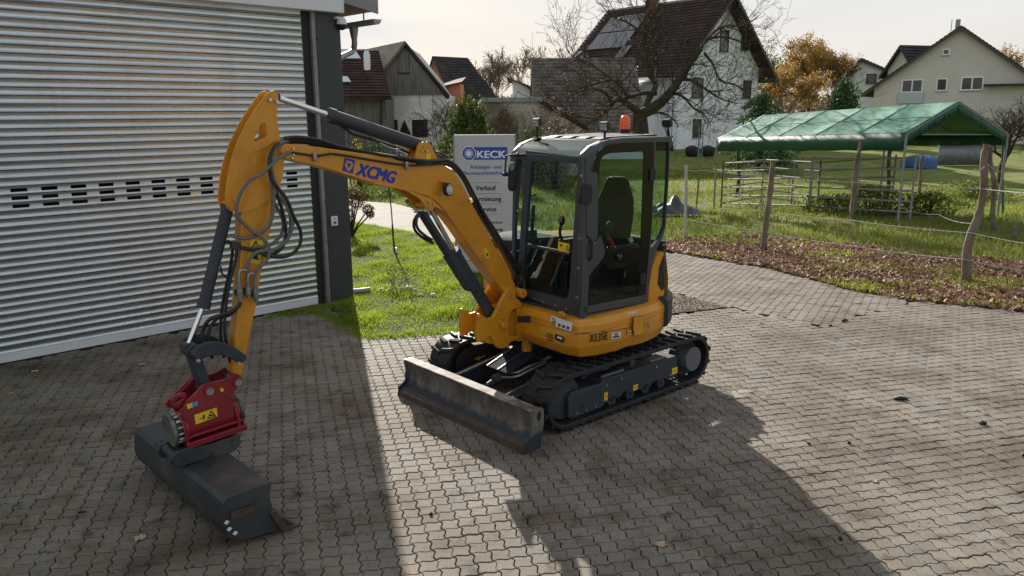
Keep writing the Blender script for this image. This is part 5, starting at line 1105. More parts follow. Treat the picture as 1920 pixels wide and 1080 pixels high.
for y0 in (CR, CL - .065):              # front roof cheeks either side of the skylight
    mb = MB(); rings = []
    for (x_, z_) in rx[:5]: rings.append([(x_ + .002, y0 - .003, z_ - .05), (x_ + .002, y0 - .003, z_ - .015), (x_ + .002, y0 + .012, z_ + .002), (x_ + .002, y0 + .053, z_ + .002), (x_ + .002, y0 + .068, z_ - .015), (x_ + .002, y0 + .068, z_ - .05)])
    mb.loft(rings); mb.build('roof_cheek', [M_gl], cab, smooth=50)
mb = MB(); mb.box((CF - .035, CR, 2.262), (CF + .004, CL, 2.318)); mb.build('roof_header', [M_gl], cab, bevel=.008, seg=2)
mb = MB(); rings = [[(x_, CR + .06, z_), (x_, CL - .06, z_), (x_, CL - .06, z_ - .006), (x_, CR + .06, z_ - .006)] for x_, z_ in [(CF - .004, 2.315)] + rx[2:5] + [(.45, 2.437)]]; mb.loft(rings); mb.build('skylight', [M_glass2], cab, smooth=50)
for k_ in range(4):
    mb = MB(); y_ = CR + .11 + k_ * .19; mb.prism([(.40, y_, 2.446), (.34, y_ + .02, 2.466), (-.30, y_ + .02, 2.474), (-.36, y_, 2.458), (-.36, y_ + .13, 2.458), (-.30, y_ + .11, 2.474), (.34, y_ + .11, 2.466), (.40, y_ + .13, 2.446)][:4], (0, .13, 0)); mb.build('roof_rib', [mat('roof_rib_grey', (.16, .165, .165), .5, var=.1, vs=9) if k_ == 0 else bpy.data.materials['roof_rib_grey']], cab, bevel=.006)
# back wall, floor and interior
mb = MB(); mb.box((-.44, CR + .02, .96), (-.40, CL - .02, 1.50)); mb.box((-.44, CR, 2.36), (-.40, CL, 2.44)); mb.build('rear_panel', [M_gl], cab)
mb = MB(); mb.box((-.43, CR + .02, 1.50), (-.426, CL - .02, 2.36)); mb.build('rear_window', [M_glass], cab)
mb = MB(); mb.box((-.40, CR + .01, .962), (CF - .005, CL - .012, .99)); mb.build('cab_floor', [M_int], cab)
mb = MB(); mb.loft([[(x_, y_, z_) for y_, z_ in ((.16, 1.30), (.14, 1.38), (.20, 1.42), (.50, 1.42), (.56, 1.38), (.54, 1.30))] for x_ in (.28, .24, -.12, -.18)]); mb.box((-.16, .2, .99), (.2, .5, 1.30))
st = mb.build('driver_seat', [M_seat], cab, bevel=.02, seg=2)
mb = MB(); rings = [[(x0 + dx, yy, z_) for yy, dx in ((.35 - w, 0), (.35 - w * .8, .05), (.35 + w * .8, .05), (.35 + w, 0), (.35 + w * .8, -.05), (.35 - w * .8, -.05))] for x0, z_, w in ((-.10, 1.38, .20), (-.14, 1.55, .25), (-.18, 1.75, .25), (-.21, 1.88, .22), (-.22, 1.96, .17), (-.225, 2.04, .13), (-.22, 2.08, .08))]; mb.loft(rings); mb.build('seat_back', [M_seat], cab, smooth=60, bevel=.008)
mb = MB()
for y_ in (.06, .66): mb.box((-.15, y_ - .05, 1.30), (.22, y_ + .05, 1.50))
mb.box((-.38, .03, 1.0), (-.15, .70, 1.35)); mb.build('armrest_console', [M_int], cab, bevel=.02, seg=2)
mb = MB()
for y_ in (.06, .66): mb.tube(spl([(.20, y_, 1.48), (.235, y_, 1.56), (.22, y_, 1.64)], 4), .014, 8); mb.sphere((.215, y_, 1.68), .035, 10, 8, (1, 1, 1.5))
for y_ in (.28, .36, .40): mb.tube([(.48, y_, .99), (.50, y_, 1.22), (.47, y_, 1.36)], .012, 6)
mb.box((.42, .22, .99), (.52, .30, 1.03)); mb.box((.42, .38, .99), (.52, .46, 1.03)); mb.tube([(.60, .08, 1.0), (.60, .06, 1.5), (.56, .05, 1.85)], .016, 8); mb.build('control_lever', [M_black], cab)
mb = MB(); mb.tube([(.18, .72, 1.42), (.26, .73, 1.56), (.30, .73, 1.60)], .014, 8); mb.build('red_lever', [M_redp], cab)
mb = MB(); mb.box((.50, -.02, 1.35), (.60, .04, 1.62)); mb.box((.46, -.06, 1.10), (.62, .02, 1.36)); mb.build('monitor', [M_int], cab, bevel=.01)
# mirrors
mb = MB(); ya = .0
m0, m1, m2, m3 = TX(986, 290, CF + .02), TX(962, 290, CF + .06), TX(949, 292, CF + .08), TX(946.5, 327, CF + .08)
mb.tube([m0, m1, m2, m3], .009, 8); mb.cyl(TX(969, 290, CF + .03), TX(972, 290, CF + .03), .02, n=10); mb.cyl(m3 + V3((0, -.02, 0)), m3 + V3((0, .03, 0)), .018, n=10); mb.tube([m3, TX(958, 330, CF + .08)], .010, 6); mb.build('mirror_arm', [M_black], cab)
mb = MB(); mp_ = FXp([(953, 309), (957, 304.5), (963, 304), (966, 308), (966.5, 330), (964, 350), (959, 359), (954, 358), (951, 350)], CF + .10); mb.prism(mp_, (-.035, 0, 0)); mb.build('mirror', [M_black], cab, bevel=.008, seg=2)
mb = MB(); mb.prism(FXp([(955, 308), (963.5, 305.5), (965.5, 310), (963, 318), (957, 320)], CF + .101), (.002, 0, 0)); mb.build('mirror_cap', [M_steel], cab)
mb = MB(); mb.prism(sy([(1094, 347), (1097, 343), (1108, 345), (1112, 352), (1111, 378), (1107, 384), (1092, 383), (1090, 376)], CL + .10), yoff(-.035)); mb.build('mirror', [M_black], cab, bevel=.008, seg=2)
mb = MB(); mb.cyl(TY(1097, 352, CL), TY(1097, 352, CL + .10), .014, n=8); mb.build('mirror_arm', [M_black], cab)
# roof lights, beacon, antenna
def worklight(px, py, y_, dirx=1):
    c = TY(px, py, y_); mb = MB(); n_ = V3((1, .25, -.35)).normalized() * dirx; u_ = V3((0, 0, 1)).cross(n_).normalized(); w_ = n_.cross(u_)
    base = V3((c.x - .02, c.y, 2.44)); rgx = [c + u_ * (.045 * a) + w_ * (.036 * b) for a, b in ((-1, -.5), (-.75, -1), (.75, -1), (1, -.5), (1, .5), (.75, 1), (-.75, 1), (-1, .5))]
    mb.prism(rgx, -n_ * .045); mb.beam(c - n_ * .02 - w_ * .03, base, .02, .012); mb.cyl(base, base + V3((0, 0, .012)), .04, n=12); mb.tube(spl([c - n_ * .03, c - n_ * .06 + V3((0, 0, -.02)), c - n_ * .05 + V3((0, 0, -.06)), base], 5), .006, 6)
    o_ = mb.build('roof_work_light', [M_black], cab, bevel=.003)
    mb = MB()
    for s_ in (-1, 1): mb.prism([c + n_ * .001 + u_ * (a * .034) + w_ * (b * .013 + s_ * .015) for a, b in ((-1, -1), (1, -1), (1, 1), (-1, 1))], n_ * .002)
    mb.build('lamp_lens', [bpy.data.materials['lamp_lens']], cab)
worklight(1004, 231, -.02); worklight(1131, 238, .72); worklight(1253, 229, .72, -1)
M_bea = mat('beacon_orange', (.95, .13, .008), .25, 0, spec=.6); t_ = M_bea.node_tree; b_ = t_.nodes['Principled BSDF']; b_.inputs['Transmission Weight'].default_value = .25
c = TY(1172, 238, .30); mb = MB(); mb.cyl((c.x, c.y, 2.465), (c.x, c.y, 2.475), .075, n=20); mb.cyl((c.x, c.y, 2.465), (c.x, c.y, 2.512), .050, .046, n=20); mb.build('beacon_base', [M_black], cab)
mb = MB(); rings = [[(c.x + math.cos(a) * r_, c.y + math.sin(a) * r_, z_) for a in np.linspace(0, 2 * math.pi, 22)[:-1]] for r_, z_ in ((.047, 2.512), (.047, 2.575), (.044, 2.605), (.034, 2.628), (.018, 2.638), (.004, 2.640))]; mb.loft(rings); mb.build('beacon', [M_bea], cab, smooth=60)
c = TY(1252.5, 205, .70); mb = MB(); mb.tube([(c.x, c.y, 2.44), (c.x + .002, c.y, 2.60), (c.x + .004, c.y, 2.86)], .004, 5); mb.tube([(c.x - .03, c.y + .03, 2.44), (c.x - .028, c.y + .03, 2.82)], .004, 5); mb.build('antenna', [M_black], cab)
# engine hood behind and beside the cab
mb = MB(); ho = []
for a in np.linspace(122, 265, 16): ho.append((math.cos(R(a)) * .885, math.sin(R(a)) * .885))
hood = ho + [(.35, -.86), (.52, -.74), (.56, -.55), (.56, -.14), (-.47, -.14), (-.47, .80)]
rings = [[(x_ * s_ + (0), y_ * s_, z_) for x_, y_ in hood] for z_, s_ in ((.955, 1.0), (1.15, .995), (1.36, .965), (1.44, .92))]; mb.loft(rings); hd_ = mb.build('engine_hood', [M_or], EXC, smooth=35, bevel=.01)
mb = MB(); mb.prism(sy([(1216, 572), (1217, 545), (1224, 500), (1232, 482), (1241, 471), (1245, 474), (1245, 500), (1246, 562)], .80), yoff(-.25)); mb.build('rear_corner_panel', [M_or], hd_, bevel=.006)
mb = MB(); mb.prism(sy([(1237, 500), (1245, 480), (1245.5, 541), (1241, 545), (1237, 537), (1234, 533)], .806), yoff(-.2)); mb.build('rear_grille', [M_black], hd_)
mb = MB(); rings = [[(x_ * s_, y_ * s_, z_) for x_, y_ in [(.35, -.86), (.52, -.74), (.56, -.55), (.56, -.14), (.1, -.14), (.1, -.86)]] for z_, s_ in ((1.38, .97), (1.46, .93), (1.50, .8))]; mb.loft(rings); mb.build('tank_cover', [bpy.data.materials['guard_paint']], hd_, smooth=50, bevel=.01)
# ================================================================== SIGN
M_sign = mat('sign_panel', (.50, .51, .53), .4, 0, var=.04, vs=3, space='world')
M_swh = mat('sign_white', (.80, .80, .80), .5); M_sbl = mat('sign_blue', (.010, .07, .36), .45); M_ste = mat('sign_text_blue', (.06, .14, .38), .5); M_sbk = mat('sign_black', (.015, .015, .017), .5)
SY = G(880, 513).y; sA, sB = AY(850.5, 253, SY), AY(966, 253, SY)
sc_ = (sA + sB) / 2; SW, SH = (sB - sA).length, sA.z
sg = empty('sign_pylon', 'tall grey company sign with blue logo standing on the lawn', 'sign', (sc_.x, SY, 0))
m = MB(); m.box((-SW / 2, 0, .22), (SW / 2, .12, SH)); m.build('panel', [M_sign], sg, bevel=.006)
m = MB(); m.box((-SW / 2 + .004, .004, 0), (SW / 2 - .004, .116, .214)); m.build('plinth', [M_sign], sg, bevel=.004)
m = MB()
for sx_ in (-1, 1): m.box((sx_ * SW / 2 - .012, -.004, .222), (sx_ * SW / 2 + .012, .0, SH - .004))
m.build('edge_trim', [M_zinc], sg)
M_frd0 = mat('sign_grey', (.08, .08, .085), .5)
PX = SW / 115.5; Lx = -SW / 2                              # metres per photo pixel on the panel
def su(px): return Lx + (px - 850.5) * PX
def sv(py): return SH - (py - 253) * PX * 1.015
def srect(name, x0, y0, x1, y1, m_, d=-.002): mb = MB(); mb.box((su(x0), d, sv(y1)), (su(x1), d - .002, sv(y0))); return mb.build(name, [m_], sg, smooth=0)
def stext(name, s_, x0, x1, yb, cap, m_, bold=.002, d=-.002):
    size = cap * PX / .729; o_ = text(name, s_, size, m_, sg, (0, d, 0), (1, 0, 0), (0, 0, 1), 1, bold, .0006)
    xs_ = [v.co.x for v in o_.data.vertices]; k = (x1 - x0) * PX / (max(xs_) - min(xs_)); lo = min(xs_)
    for v in o_.data.vertices: v.co.x = (v.co.x - lo) * k + su(x0); v.co.z += sv(yb)
    return o_
srect('logo_bar', 882, 275.5, 951, 298.5, M_sbl)
for k_, (r_, m_, d_) in enumerate(((14.0, M_swh, -.0042), (12.6, M_sbl, -.0062), (8.4, M_swh, -.0082), (7.3, M_sbl, -.0102), (5.6, M_swh, -.0122))):
    mb = MB(); mb.prism([(su(878.5 + r_ * math.cos(a)), d_, sv(287 + r_ * math.sin(a))) for a in [math.pi / 8 + q * math.pi / 4 for q in range(8)]], (0, -.0016, 0)); mb.build('logo_octagon', [m_], sg, smooth=0)
stext('logo_name', 'KECK', 893.5, 948.5, 295, 13.5, M_swh, .005, -.0045)
stext('trade_line', 'Anhänger- und', 880, 939.5, 315, 7.0, M_ste, .0022); stext('trade_line', 'Baumaschinenhandel', 867, 957, 326, 7.0, M_ste, .0022)
for yy in (340.5, 361, 380.5, 400): srect('divider', 881, yy, 940, yy + .7, M_zinc)
stext('service_line', 'Verkauf', 890, 929, 355, 9.3, M_sbk, .0028); stext('service_line', 'Vermietung', 882, 939, 375.5, 9.3, M_sbk, .0028); stext('service_line', 'Service', 893, 929.5, 395, 9.3, M_sbk, .0028)
stext('partner_line', 'Servicepartner', 896, 942, 418, 5.4, M_frd0, .002); stext('partner_name', 'Brenderüp', 910, 942, 432, 5, M_sbk, .003); stext('partner_name', 'XCMG', 916, 942, 446.5, 5, mat('sign_navy', (.02, .025, .09), .5), .0035)

# ================================================================== TREES AND SHRUBS
class Bush:
    def __init__(s): s.V = []; s.F = []; s.n = 0
    def seg(s, P, Rr, k=3):
        m_ = len(P); t0 = None
        for i in range(m_):
            t = (P[min(i + 1, m_ - 1)] - P[max(i - 1, 0)]).normalized(); a = t.orthogonal().normalized(); b = t.cross(a)
            for q in range(k): an = 2 * math.pi * q / k; v = P[i] + (a * math.cos(an) + b * math.sin(an)) * Rr[i]; s.V.append((v.x, v.y, v.z))
        for i in range(m_ - 1):
            for q in range(k): s.F.append((s.n + i * k + q, s.n + i * k + (q + 1) % k, s.n + (i + 1) * k + (q + 1) % k, s.n + (i + 1) * k + q))
        s.n += m_ * k
def grow(B, p, d, ln, r, depth, rnd_, up=.15, kids=4, wob=.35, ends=None, rmin=.006, spread=(.5, 1.1)):
    n = 5 if depth > 1 else 4; P = [p]; Rr = [r]; dd_ = d.normalized()
    for i in range(n):
        dd_ = (dd_ + Vector((rnd_.gauss(0, wob), rnd_.gauss(0, wob), rnd_.gauss(0, wob) + up)) * .5).normalized(); P.append(P[-1] + dd_ * ln / n); Rr.append(max(rmin, r * (1 - .65 * (i + 1) / n)))
    B.seg(P, Rr, 5 if r > .05 else 3)
    if depth <= 0:
        if ends is not None: ends.append(P[-1]); ends.append(P[2])
        return
    for q in range(kids):
        t = rnd_.uniform(.3, 1.0) if q else 1.0; i = min(n - 1, int(t * n)); a = P[i].lerp(P[i + 1], t * n - i) if t < 1 else P[-1]
        ax = Vector((rnd_.gauss(0, 1), rnd_.gauss(0, 1), rnd_.gauss(0, 1))).normalized(); ang = rnd_.uniform(*spread)
        nd = (Matrix.Rotation(ang, 3, ax) @ dd_).normalized(); grow(B, a, nd, ln * rnd_.uniform(.5, .75), max(rmin, Rr[i] * .6), depth - 1, rnd_, up, kids, wob, ends, rmin, spread)
M_bark = mat('apple_bark', (.060, .050, .038), .9, var=.4, vs=9, col2=(.085, .09, .03), mixs=3, mixt=(.5, .65), bump=.8, bs=30, spec=.1)
M_twig = mat('twigs', (.050, .040, .032), .9, var=.3, vs=2, spec=.1)
M_twig2 = mat('grey_twigs', (.15, .12, .095), .9, var=.3, vs=2, spec=.1)
def leafcards(name, pts, s, m_, parent, jit=.25, flat=1):
    pts = np.array([(p.x, p.y, p.z) for p in pts]) if len(pts) and hasattr(pts[0], 'x') else np.array(pts); n = len(pts); pts = pts + rng.normal(0, jit, pts.shape) * np.array([1, 1, flat])
    a = rng.normal(0, 1, (n, 3)); a /= np.linalg.norm(a, axis=1)[:, None]; b = np.cross(a, rng.normal(0, 1, (n, 3))); b /= np.linalg.norm(b, axis=1)[:, None]; s_ = rng.uniform(.6, 1.3, (n, 1)) * s
    V = np.stack([pts - a * s_, pts + b * s_ * .5, pts + a * s_, pts - b * s_ * .5], 1).reshape(-1, 3); F = np.arange(n * 4).reshape(n, 4)
    return npmesh(name, V, F, m_, rnd=rng.random(n), parent=parent)
def leafmat(name, cols, tr=.45): return mat(name, (1, 1, 1), .55, space='world', var=.25, vs=.8, spec=.2, trans=tr, attr=cols)
M_lg = leafmat('green_leaves', ((.035, .065, .012), (.05, .09, .018), (.025, .05, .01), (.08, .12, .02)))
M_ly = leafmat('yellow_leaves', ((.45, .30, .04), (.50, .36, .08), (.38, .22, .03)))
M_lo = leafmat('orange_leaves', ((.32, .18, .05), (.40, .24, .06), (.24, .14, .05), (.36, .27, .09)))
M_lb = leafmat('brown_leaves', ((.19, .13, .08), (.14, .10, .065), (.23, .15, .08)), .3)
M_lred = leafmat('red_leaves', ((.30, .07, .02), (.25, .12, .03), (.20, .16, .04)))
M_ldk = leafmat('dark_needles', ((.05, .11, .035), (.07, .15, .05), (.035, .08, .025)), .2)
def node(B, name, mats, parent): return npmesh(name, B.V, B.F, mats, parent=parent)
# --- the big old apple tree, its limbs laid out by hand, twigs grown from them
TD = 27.5
tr0 = AY(1203, 262, TD); tr0.z = H(tr0.x, tr0.y)
apple = empty('apple_tree', 'large gnarled leafless apple tree with a wide crown in front of the white house', 'tree', tr0)
rr_ = random.Random(5)
def T7(pts, dz=0.0):
    out = []; y_ = TD
    for i, (a, b) in enumerate(pts): out.append(AY(1050 + a / 3.6, b / 3.6, TD + dz * i / max(1, len(pts) - 1)) - tr0)
    return out
limbs = [([(545, 1000), (545, 880), (540, 800), (545, 755)], .30, .22, 0), ([(545, 770), (640, 722), (722, 650), (790, 560), (860, 450), (950, 325)], .20, .10, -1.2),
 ([(560, 760), (590, 680), (645, 565), (590, 480), (572, 330), (578, 150), (592, 0), (600, -120)], .13, .05, .8), ([(545, 765), (470, 712), (400, 668), (350, 700), (255, 800), (180, 830)], .13, .03, -1.5),
 ([(650, 630), (560, 628), (470, 655), (400, 668), (330, 650)], .09, .03, 1), ([(640, 722), (720, 650), (770, 630), (840, 660), (900, 730), (965, 765), (1020, 850)], .07, .015, -2), ([(810, 535), (880, 540), (960, 585), (1040, 640), (1100, 672), (1200, 700)], .07, .015, 1.5),
 ([(975, 360), (1030, 430), (1080, 540), (1170, 570), (1270, 630)], .05, .012, -1.5), ([(930, 345), (990, 275), (1060, 250), (1150, 258), (1240, 300), (1320, 390)], .055, .012, 1), ([(950, 325), (1030, 225), (1120, 175), (1220, 175), (1300, 140), (1350, 100)], .05, .010, 0),
 ([(575, 250), (500, 180), (410, 130), (330, 90), (270, 20)], .04, .010, -1), ([(400, 660), (420, 580), (370, 540), (250, 560), (130, 600), (30, 640)], .06, .012, 1.5), ([(572, 340), (640, 270), (660, 180), (655, 90)], .04, .012, 1), ([(350, 700), (300, 620), (200, 600), (90, 640), (20, 700)], .05, .012, -1.5),
 ([(640, 560), (655, 450), (650, 300), (640, 180), (700, 60)], .05, .012, 2), ([(470, 655), (380, 560), (260, 470), (120, 400), (50, 340), (45, 250)], .045, .010, 0), ([(580, 200), (520, 100), (480, 20), (440, -60)], .03, .01, 1), ([(790, 560), (850, 520), (870, 430), (900, 330), (960, 250)], .04, .012, -1), ([(255, 800), (150, 790), (60, 760), (0, 770)], .04, .012, 1), ([(600, 770), (680, 760), (760, 800), (800, 860)], .045, .015, 1.4)]
Bt, Bw, ends = Bush(), Bush(), []
for pts, r0, r1, dz in limbs:
    P_ = spl(T7(pts, dz), 4); n = len(P_); Rr = [r0 + (r1 - r0) * i / (n - 1) for i in range(n)]; Bt.seg(P_, Rr, 8)
    L_ = sum((b - a).length for a, b in zip(P_, P_[1:])); 
    if r0 > .25: continue
    for q in range(int(L_ * 5.2) + 4):
        i = rr_.randrange(n // 4, n - 1); d = (P_[i + 1] - P_[i]).normalized(); ax = Vector((rr_.gauss(0, 1), rr_.gauss(0, 1), rr_.gauss(0, .6))).normalized()
        nd = Matrix.Rotation(rr_.uniform(.6, 1.4), 3, ax) @ d; grow(Bw, P_[i], nd, rr_.uniform(.5, 1.25), min(.022, Rr[i] * .5), 2, rr_, .12, 3, .4, ends, .0055)
node(Bt, 'trunk', M_bark, apple); node(Bw, 'crown', M_twig, apple)
le = [e for e in ends if e.x < 0.0 or rr_.random() < .12]; le = rr_.sample(le, min(len(le), 330))
leafcards('leaf', le, .045, M_lred, apple, .05)
# --- other bare or half-bare trees
def baretree(px, pybase, ptop, D, label, seed, m_=M_twig2, leaf=None, ls=.06, ln=None, name='bare_tree', kids=4, depth=4, r=.12, group=None, sp=(.3, .8), nl=3000, up=.18, zb=None):
    rnd_ = random.Random(seed); b = AY(px, pybase, D); b.z = H(b.x, b.y) if zb is None else zb; top = AY(px, ptop, D).z
    t = empty(name, label, 'tree', b, group=group); B = Bush(); B2 = Bush(); en = []; h = (top - b.z)
    th = h * .30; P_ = [Vector((rnd_.gauss(0, .03) * i, rnd_.gauss(0, .03) * i, th * i / 3)) for i in range(4)]; B.seg(P_, [r, r * .9, r * .8, r * .7], 7)
    for q in range(kids + 1):
        a = 2 * math.pi * q / (kids + 1) + rnd_.random(); tl = rnd_.uniform(.25, .75); d = Vector((math.cos(a) * tl, math.sin(a) * tl, 1)); grow(B2, P_[-1], d, h * .36, r * .5, depth - 1, rnd_, up, kids, .28, en, max(.007, .00021 * D), sp)
    zs = max(v[2] for v in B2.V); k = (h - th) / (zs - th) if zs > th else 1
    B2.V = [(x_, y_, th + (z_ - th) * k) for x_, y_, z_ in B2.V]
    node(B, 'trunk', M_bark, t); node(B2, 'crown', m_, t)
    if leaf: en = [Vector((e.x, e.y, th + (e.z - th) * k)) for e in en]; pts = [en[rnd_.randrange(len(en))] for _ in range(nl)]; leafcards('leaves', pts, ls, leaf, t, h * .022)
    return t
baretree(921, 190, 97, 75, 'bare brown tree behind the dark roofed brick house', 3, depth=5, kids=4, r=.16, leaf=M_lb, ls=.09, nl=900)
baretree(1001, 190, 84, 85, 'thin bare tree with a few leaves above the white annex', 4, depth=5, kids=4, r=.16, leaf=M_lb, ls=.10, nl=700)
baretree(1043, 190, 98, 95, 'faint bare tree between the white annex and the apple tree', 6, depth=4, kids=4, r=.14)
baretree(1455, 240, 72, 88, 'sparse grey green tree beside the white gabled house', 8, leaf=M_lg, ls=.12, nl=2600, depth=4, r=.2)
baretree(1512, 245, 66, 78, 'big autumn tree with orange brown leaves behind the green tent', 9, leaf=M_lo, ls=.12, nl=11000, depth=4, r=.22, name='autumn_tree', sp=(.4, 1.0))
baretree(1560, 245, 92, 80, 'bare branching tree right of the big orange tree', 10, leaf=M_lo, ls=.10, nl=1800, depth=5, r=.18, name='autumn_tree')
baretree(1470, 250, 120, 70, 'low rusty brown tree below the grey green tree', 11, leaf=M_lo, ls=.12, nl=6000, depth=4, r=.15, name='autumn_tree', sp=(.4, 1.1))
baretree(1872, 240, 84, 110, 'pale brown autumn tree far behind the beige house', 12, leaf=M_lo, ls=.16, nl=2500, depth=4, r=.25, name='autumn_tree')
baretree(1915, 250, 110, 100, 'orange brown tree at the right edge behind the beige roof', 13, leaf=M_lo, ls=.16, nl=5000, depth=4, r=.25, name='autumn_tree')
baretree(1880, 300, 165, 34, 'bare crooked fruit tree between the green tent and the beige house', 14, m_=M_twig, depth=4, kids=5, r=.16, sp=(.6, 1.3), up=.02)
baretree(1935, 300, 180, 36, 'bare fruit tree cut off by the right edge of the picture', 15, m_=M_twig, depth=4, kids=4, r=.14, sp=(.6, 1.2), up=.02)
baretree(826, 262, 178, 33, 'low tangled bare shrub beside the green bush', 16, m_=M_twig, depth=4, kids=5, r=.07, sp=(.6, 1.3), up=.0, name='bare_shrub')
# shrubs made of leaves only
def shrub(name, px, py, D, hx, hz, label, m_, n, s, seed, cat='shrub', zb=None, shape=1.0, tw=True, group=None, lean=0):
    b = AY(px, py, D); b.z = H(b.x, b.y) if zb is None else zb; hz = AY(px, hz, D).z - b.z if hz > 20 else hz; t = empty(name, label, cat, b, group=group); r_ = np.random.default_rng(seed)
    u = r_.random((n, 3)); a = u[:, 0] * 2 * math.pi; zz = u[:, 1]; prof_ = np.sqrt(np.clip(1 - (2 * zz - .9) ** 2 / 1.25, .02, 1)) * shape if shape != 2 else np.clip(1.12 - zz ** 3.5, .1, 1) * (.75 + .35 * np.sin(zz * 9 + a * 2))
    lump = 1 + .28 * np.sin(a * 3 + zz * 5 + seed) + .18 * np.sin(a * 7 - zz * 11); rad = hx * prof_ * lump * (u[:, 2] ** .35)
    pts = np.stack([np.cos(a) * rad + lean * zz, np.sin(a) * rad * .8, zz * hz * (.84 + (.2 if shape == 2 else .1) * np.sin(a * 5 + seed) + .12 * r_.random(n))], 1)
    leafcards('foliage', pts, s, m_, t, s * .6)
    B = Bush(); rnd_ = random.Random(seed)
    for q in range(7): grow(B, Vector((rnd_.gauss(0, hx * .1), rnd_.gauss(0, hx * .1), 0)), Vector((rnd_.gauss(0, .35), rnd_.gauss(0, .35), 1)), hz * .6, .02 + hz * .008, 2, rnd_, .1, 3, .2, None, .006)
    node(B, 'stems', M_twig, t); return t
M_lbam = leafmat('bush_leaves', ((.05, .085, .018), (.07, .12, .025), (.035, .06, .015), (.20, .22, .04)))
M_lyg = leafmat('weed_leaves', ((.12, .17, .03), (.17, .22, .04), (.08, .12, .02), (.22, .22, .06)))
shrub('green_bush', 879, 262, 27, .88, 184, 'dense upright dark green bush behind the company sign', M_lbam, 11000, .055, 21, shape=1)
shrub('ivy_shrub', 948, 250, 39, .7, 200, 'brown withered climber on the beige garage wall', M_lb, 2600, .06, 22)
shrub('garden_shrub', 1000, 262, 34, .8, 226, 'yellow green low shrub in front of the beige garage', M_lg, 2500, .05, 23)
shrub('garden_shrub', 1040, 262, 32, .9, 205, 'brown low shrub left of the cab roof', M_lb, 1500, .05, 24)
shrub('garden_shrub', 672, 300, 29, .35, 258, 'small shrub with bright yellow leaves beside the anthracite pillar', M_ly, 500, .035, 25)
shrub('garden_shrub', 705, 300, 31, .8, 262, 'dark green low shrub behind the dipper cylinder', M_lg, 2200, .04, 26)
shrub('hedge_plant', 690, 355, 26, 1.2, 350, 'olive green ground shrub at the far side of the path', M_lyg, 4500, .03, 27)
shrub('hedge_plant', 755, 352, 27, 1.1, 350, 'light green ground shrub below the boom beyond the path', M_lyg, 4500, .03, 28)
shrub('palm_shrub', 1582, 205, 62, 1.1, 150, 'dark green palm like plant in front of the small white house', M_ldk, 3500, .13, 29, zb=1.0)
shrub('weeds', 1640, 375, 21.5, 1.1, .75, 'tall yellow green weeds growing inside the pen under the green tent', M_lyg, 3600, .035, 31, shape=1)
shrub('weeds', 1745, 372, 21.0, .8, .62, 'weed clump beside the right end of the steel pen', M_lyg, 2200, .035, 32)
shrub('weeds', 1560, 385, 22.5, .9, .5, 'weed clump behind the middle of the steel pen', M_lyg, 2200, .035, 33)
shrub('weeds', 1830, 330, 30, 1.3, .7, 'low bramble behind the crooked fence post', M_lyg, 2200, .05, 34)
# conifer with drooping sprays beside the white house
cb = AY(1425, 262, 44); cb.z = H(cb.x, cb.y); con = empty('spruce_tree', 'dark green spruce with drooping branches between white house and green tent', 'tree', cb)
B = Bush(); pts = []; rnd_ = random.Random(41); ht = 4.3; B.seg([Vector((0, 0, 0)), Vector((0, 0, ht))], [.12, .03], 6)
for q in range(85):
    z_ = rnd_.uniform(.3, ht * .98); a = rnd_.uniform(0, 6.28); ln_ = (1 - z_ / ht) ** .6 * 2.3 + .3; P_ = [Vector((0, 0, z_))]
    for i in range(1, 6): t = i / 5; P_.append(Vector((math.cos(a) * ln_ * t, math.sin(a) * ln_ * t, z_ + .12 * math.sin(t * 2.2) - .42 * t * t)))
    B.seg(P_, [.02, .018, .014, .011, .009, .006], 3)
    for i in range(1, 6):
        for w in range(18): t = rnd_.random(); p = P_[i - 1].lerp(P_[i], t); pts.append((p.x + rnd_.gauss(0, .09), p.y + rnd_.gauss(0, .09), p.z - abs(rnd_.gauss(0, .10))))
node(B, 'trunk', M_bark, con); leafcards('needles', pts, .085, M_ldk, con, .02)
# brown cloud-pruned conifer at the pillar
tb = G(660, 446); tp_ = empty('pruned_conifer', 'withered brown cloud pruned conifer at the corner of the workshop', 'tree', tb)
B = Bush(); m0 = AY(657, 375, tb.y) - tb; cl_ = []
for (px, py, r_, dy) in ((668, 378, .19, 0), (690, 393, .13, -.1), (655, 400, .13, .15), (660, 362, .15, .2), (676, 368, .13, .1), (694, 402, .09, -.15), (650, 420, .08, .1)):
    c = AY(px, py, tb.y + dy) - tb; cl_.append((c, r_)); B.seg(spl([Vector((rng.normal(0, .03), rng.normal(0, .03), 0)), Vector((c.x * .25, c.y * .3, c.z * .35)), Vector((c.x * .7, c.y * .7, c.z * .75)), c], 3), [.022] * 4 + [.016] * 6, 5)
node(B, 'stems', M_bark, tp_)
pts = []
for c, r_ in cl_:
    u = rng.normal(0, 1, (int(26000 * r_ * r_) + 200, 3)); u /= np.linalg.norm(u, axis=1)[:, None]; rad = r_ * rng.uniform(.55, 1.05, (len(u), 1)) ** .6 * (1 + .15 * np.sin(u[:, :1] * 9 + u[:, 1:2] * 7)); pts.append(np.array(c) + u * rad * np.array([1, 1, .85]))
leafcards('foliage', np.concatenate(pts), .017, leafmat('withered_needles', ((.15, .08, .055), (.20, .11, .075), (.10, .06, .042), (.25, .14, .09)), .15), tp_, .008)
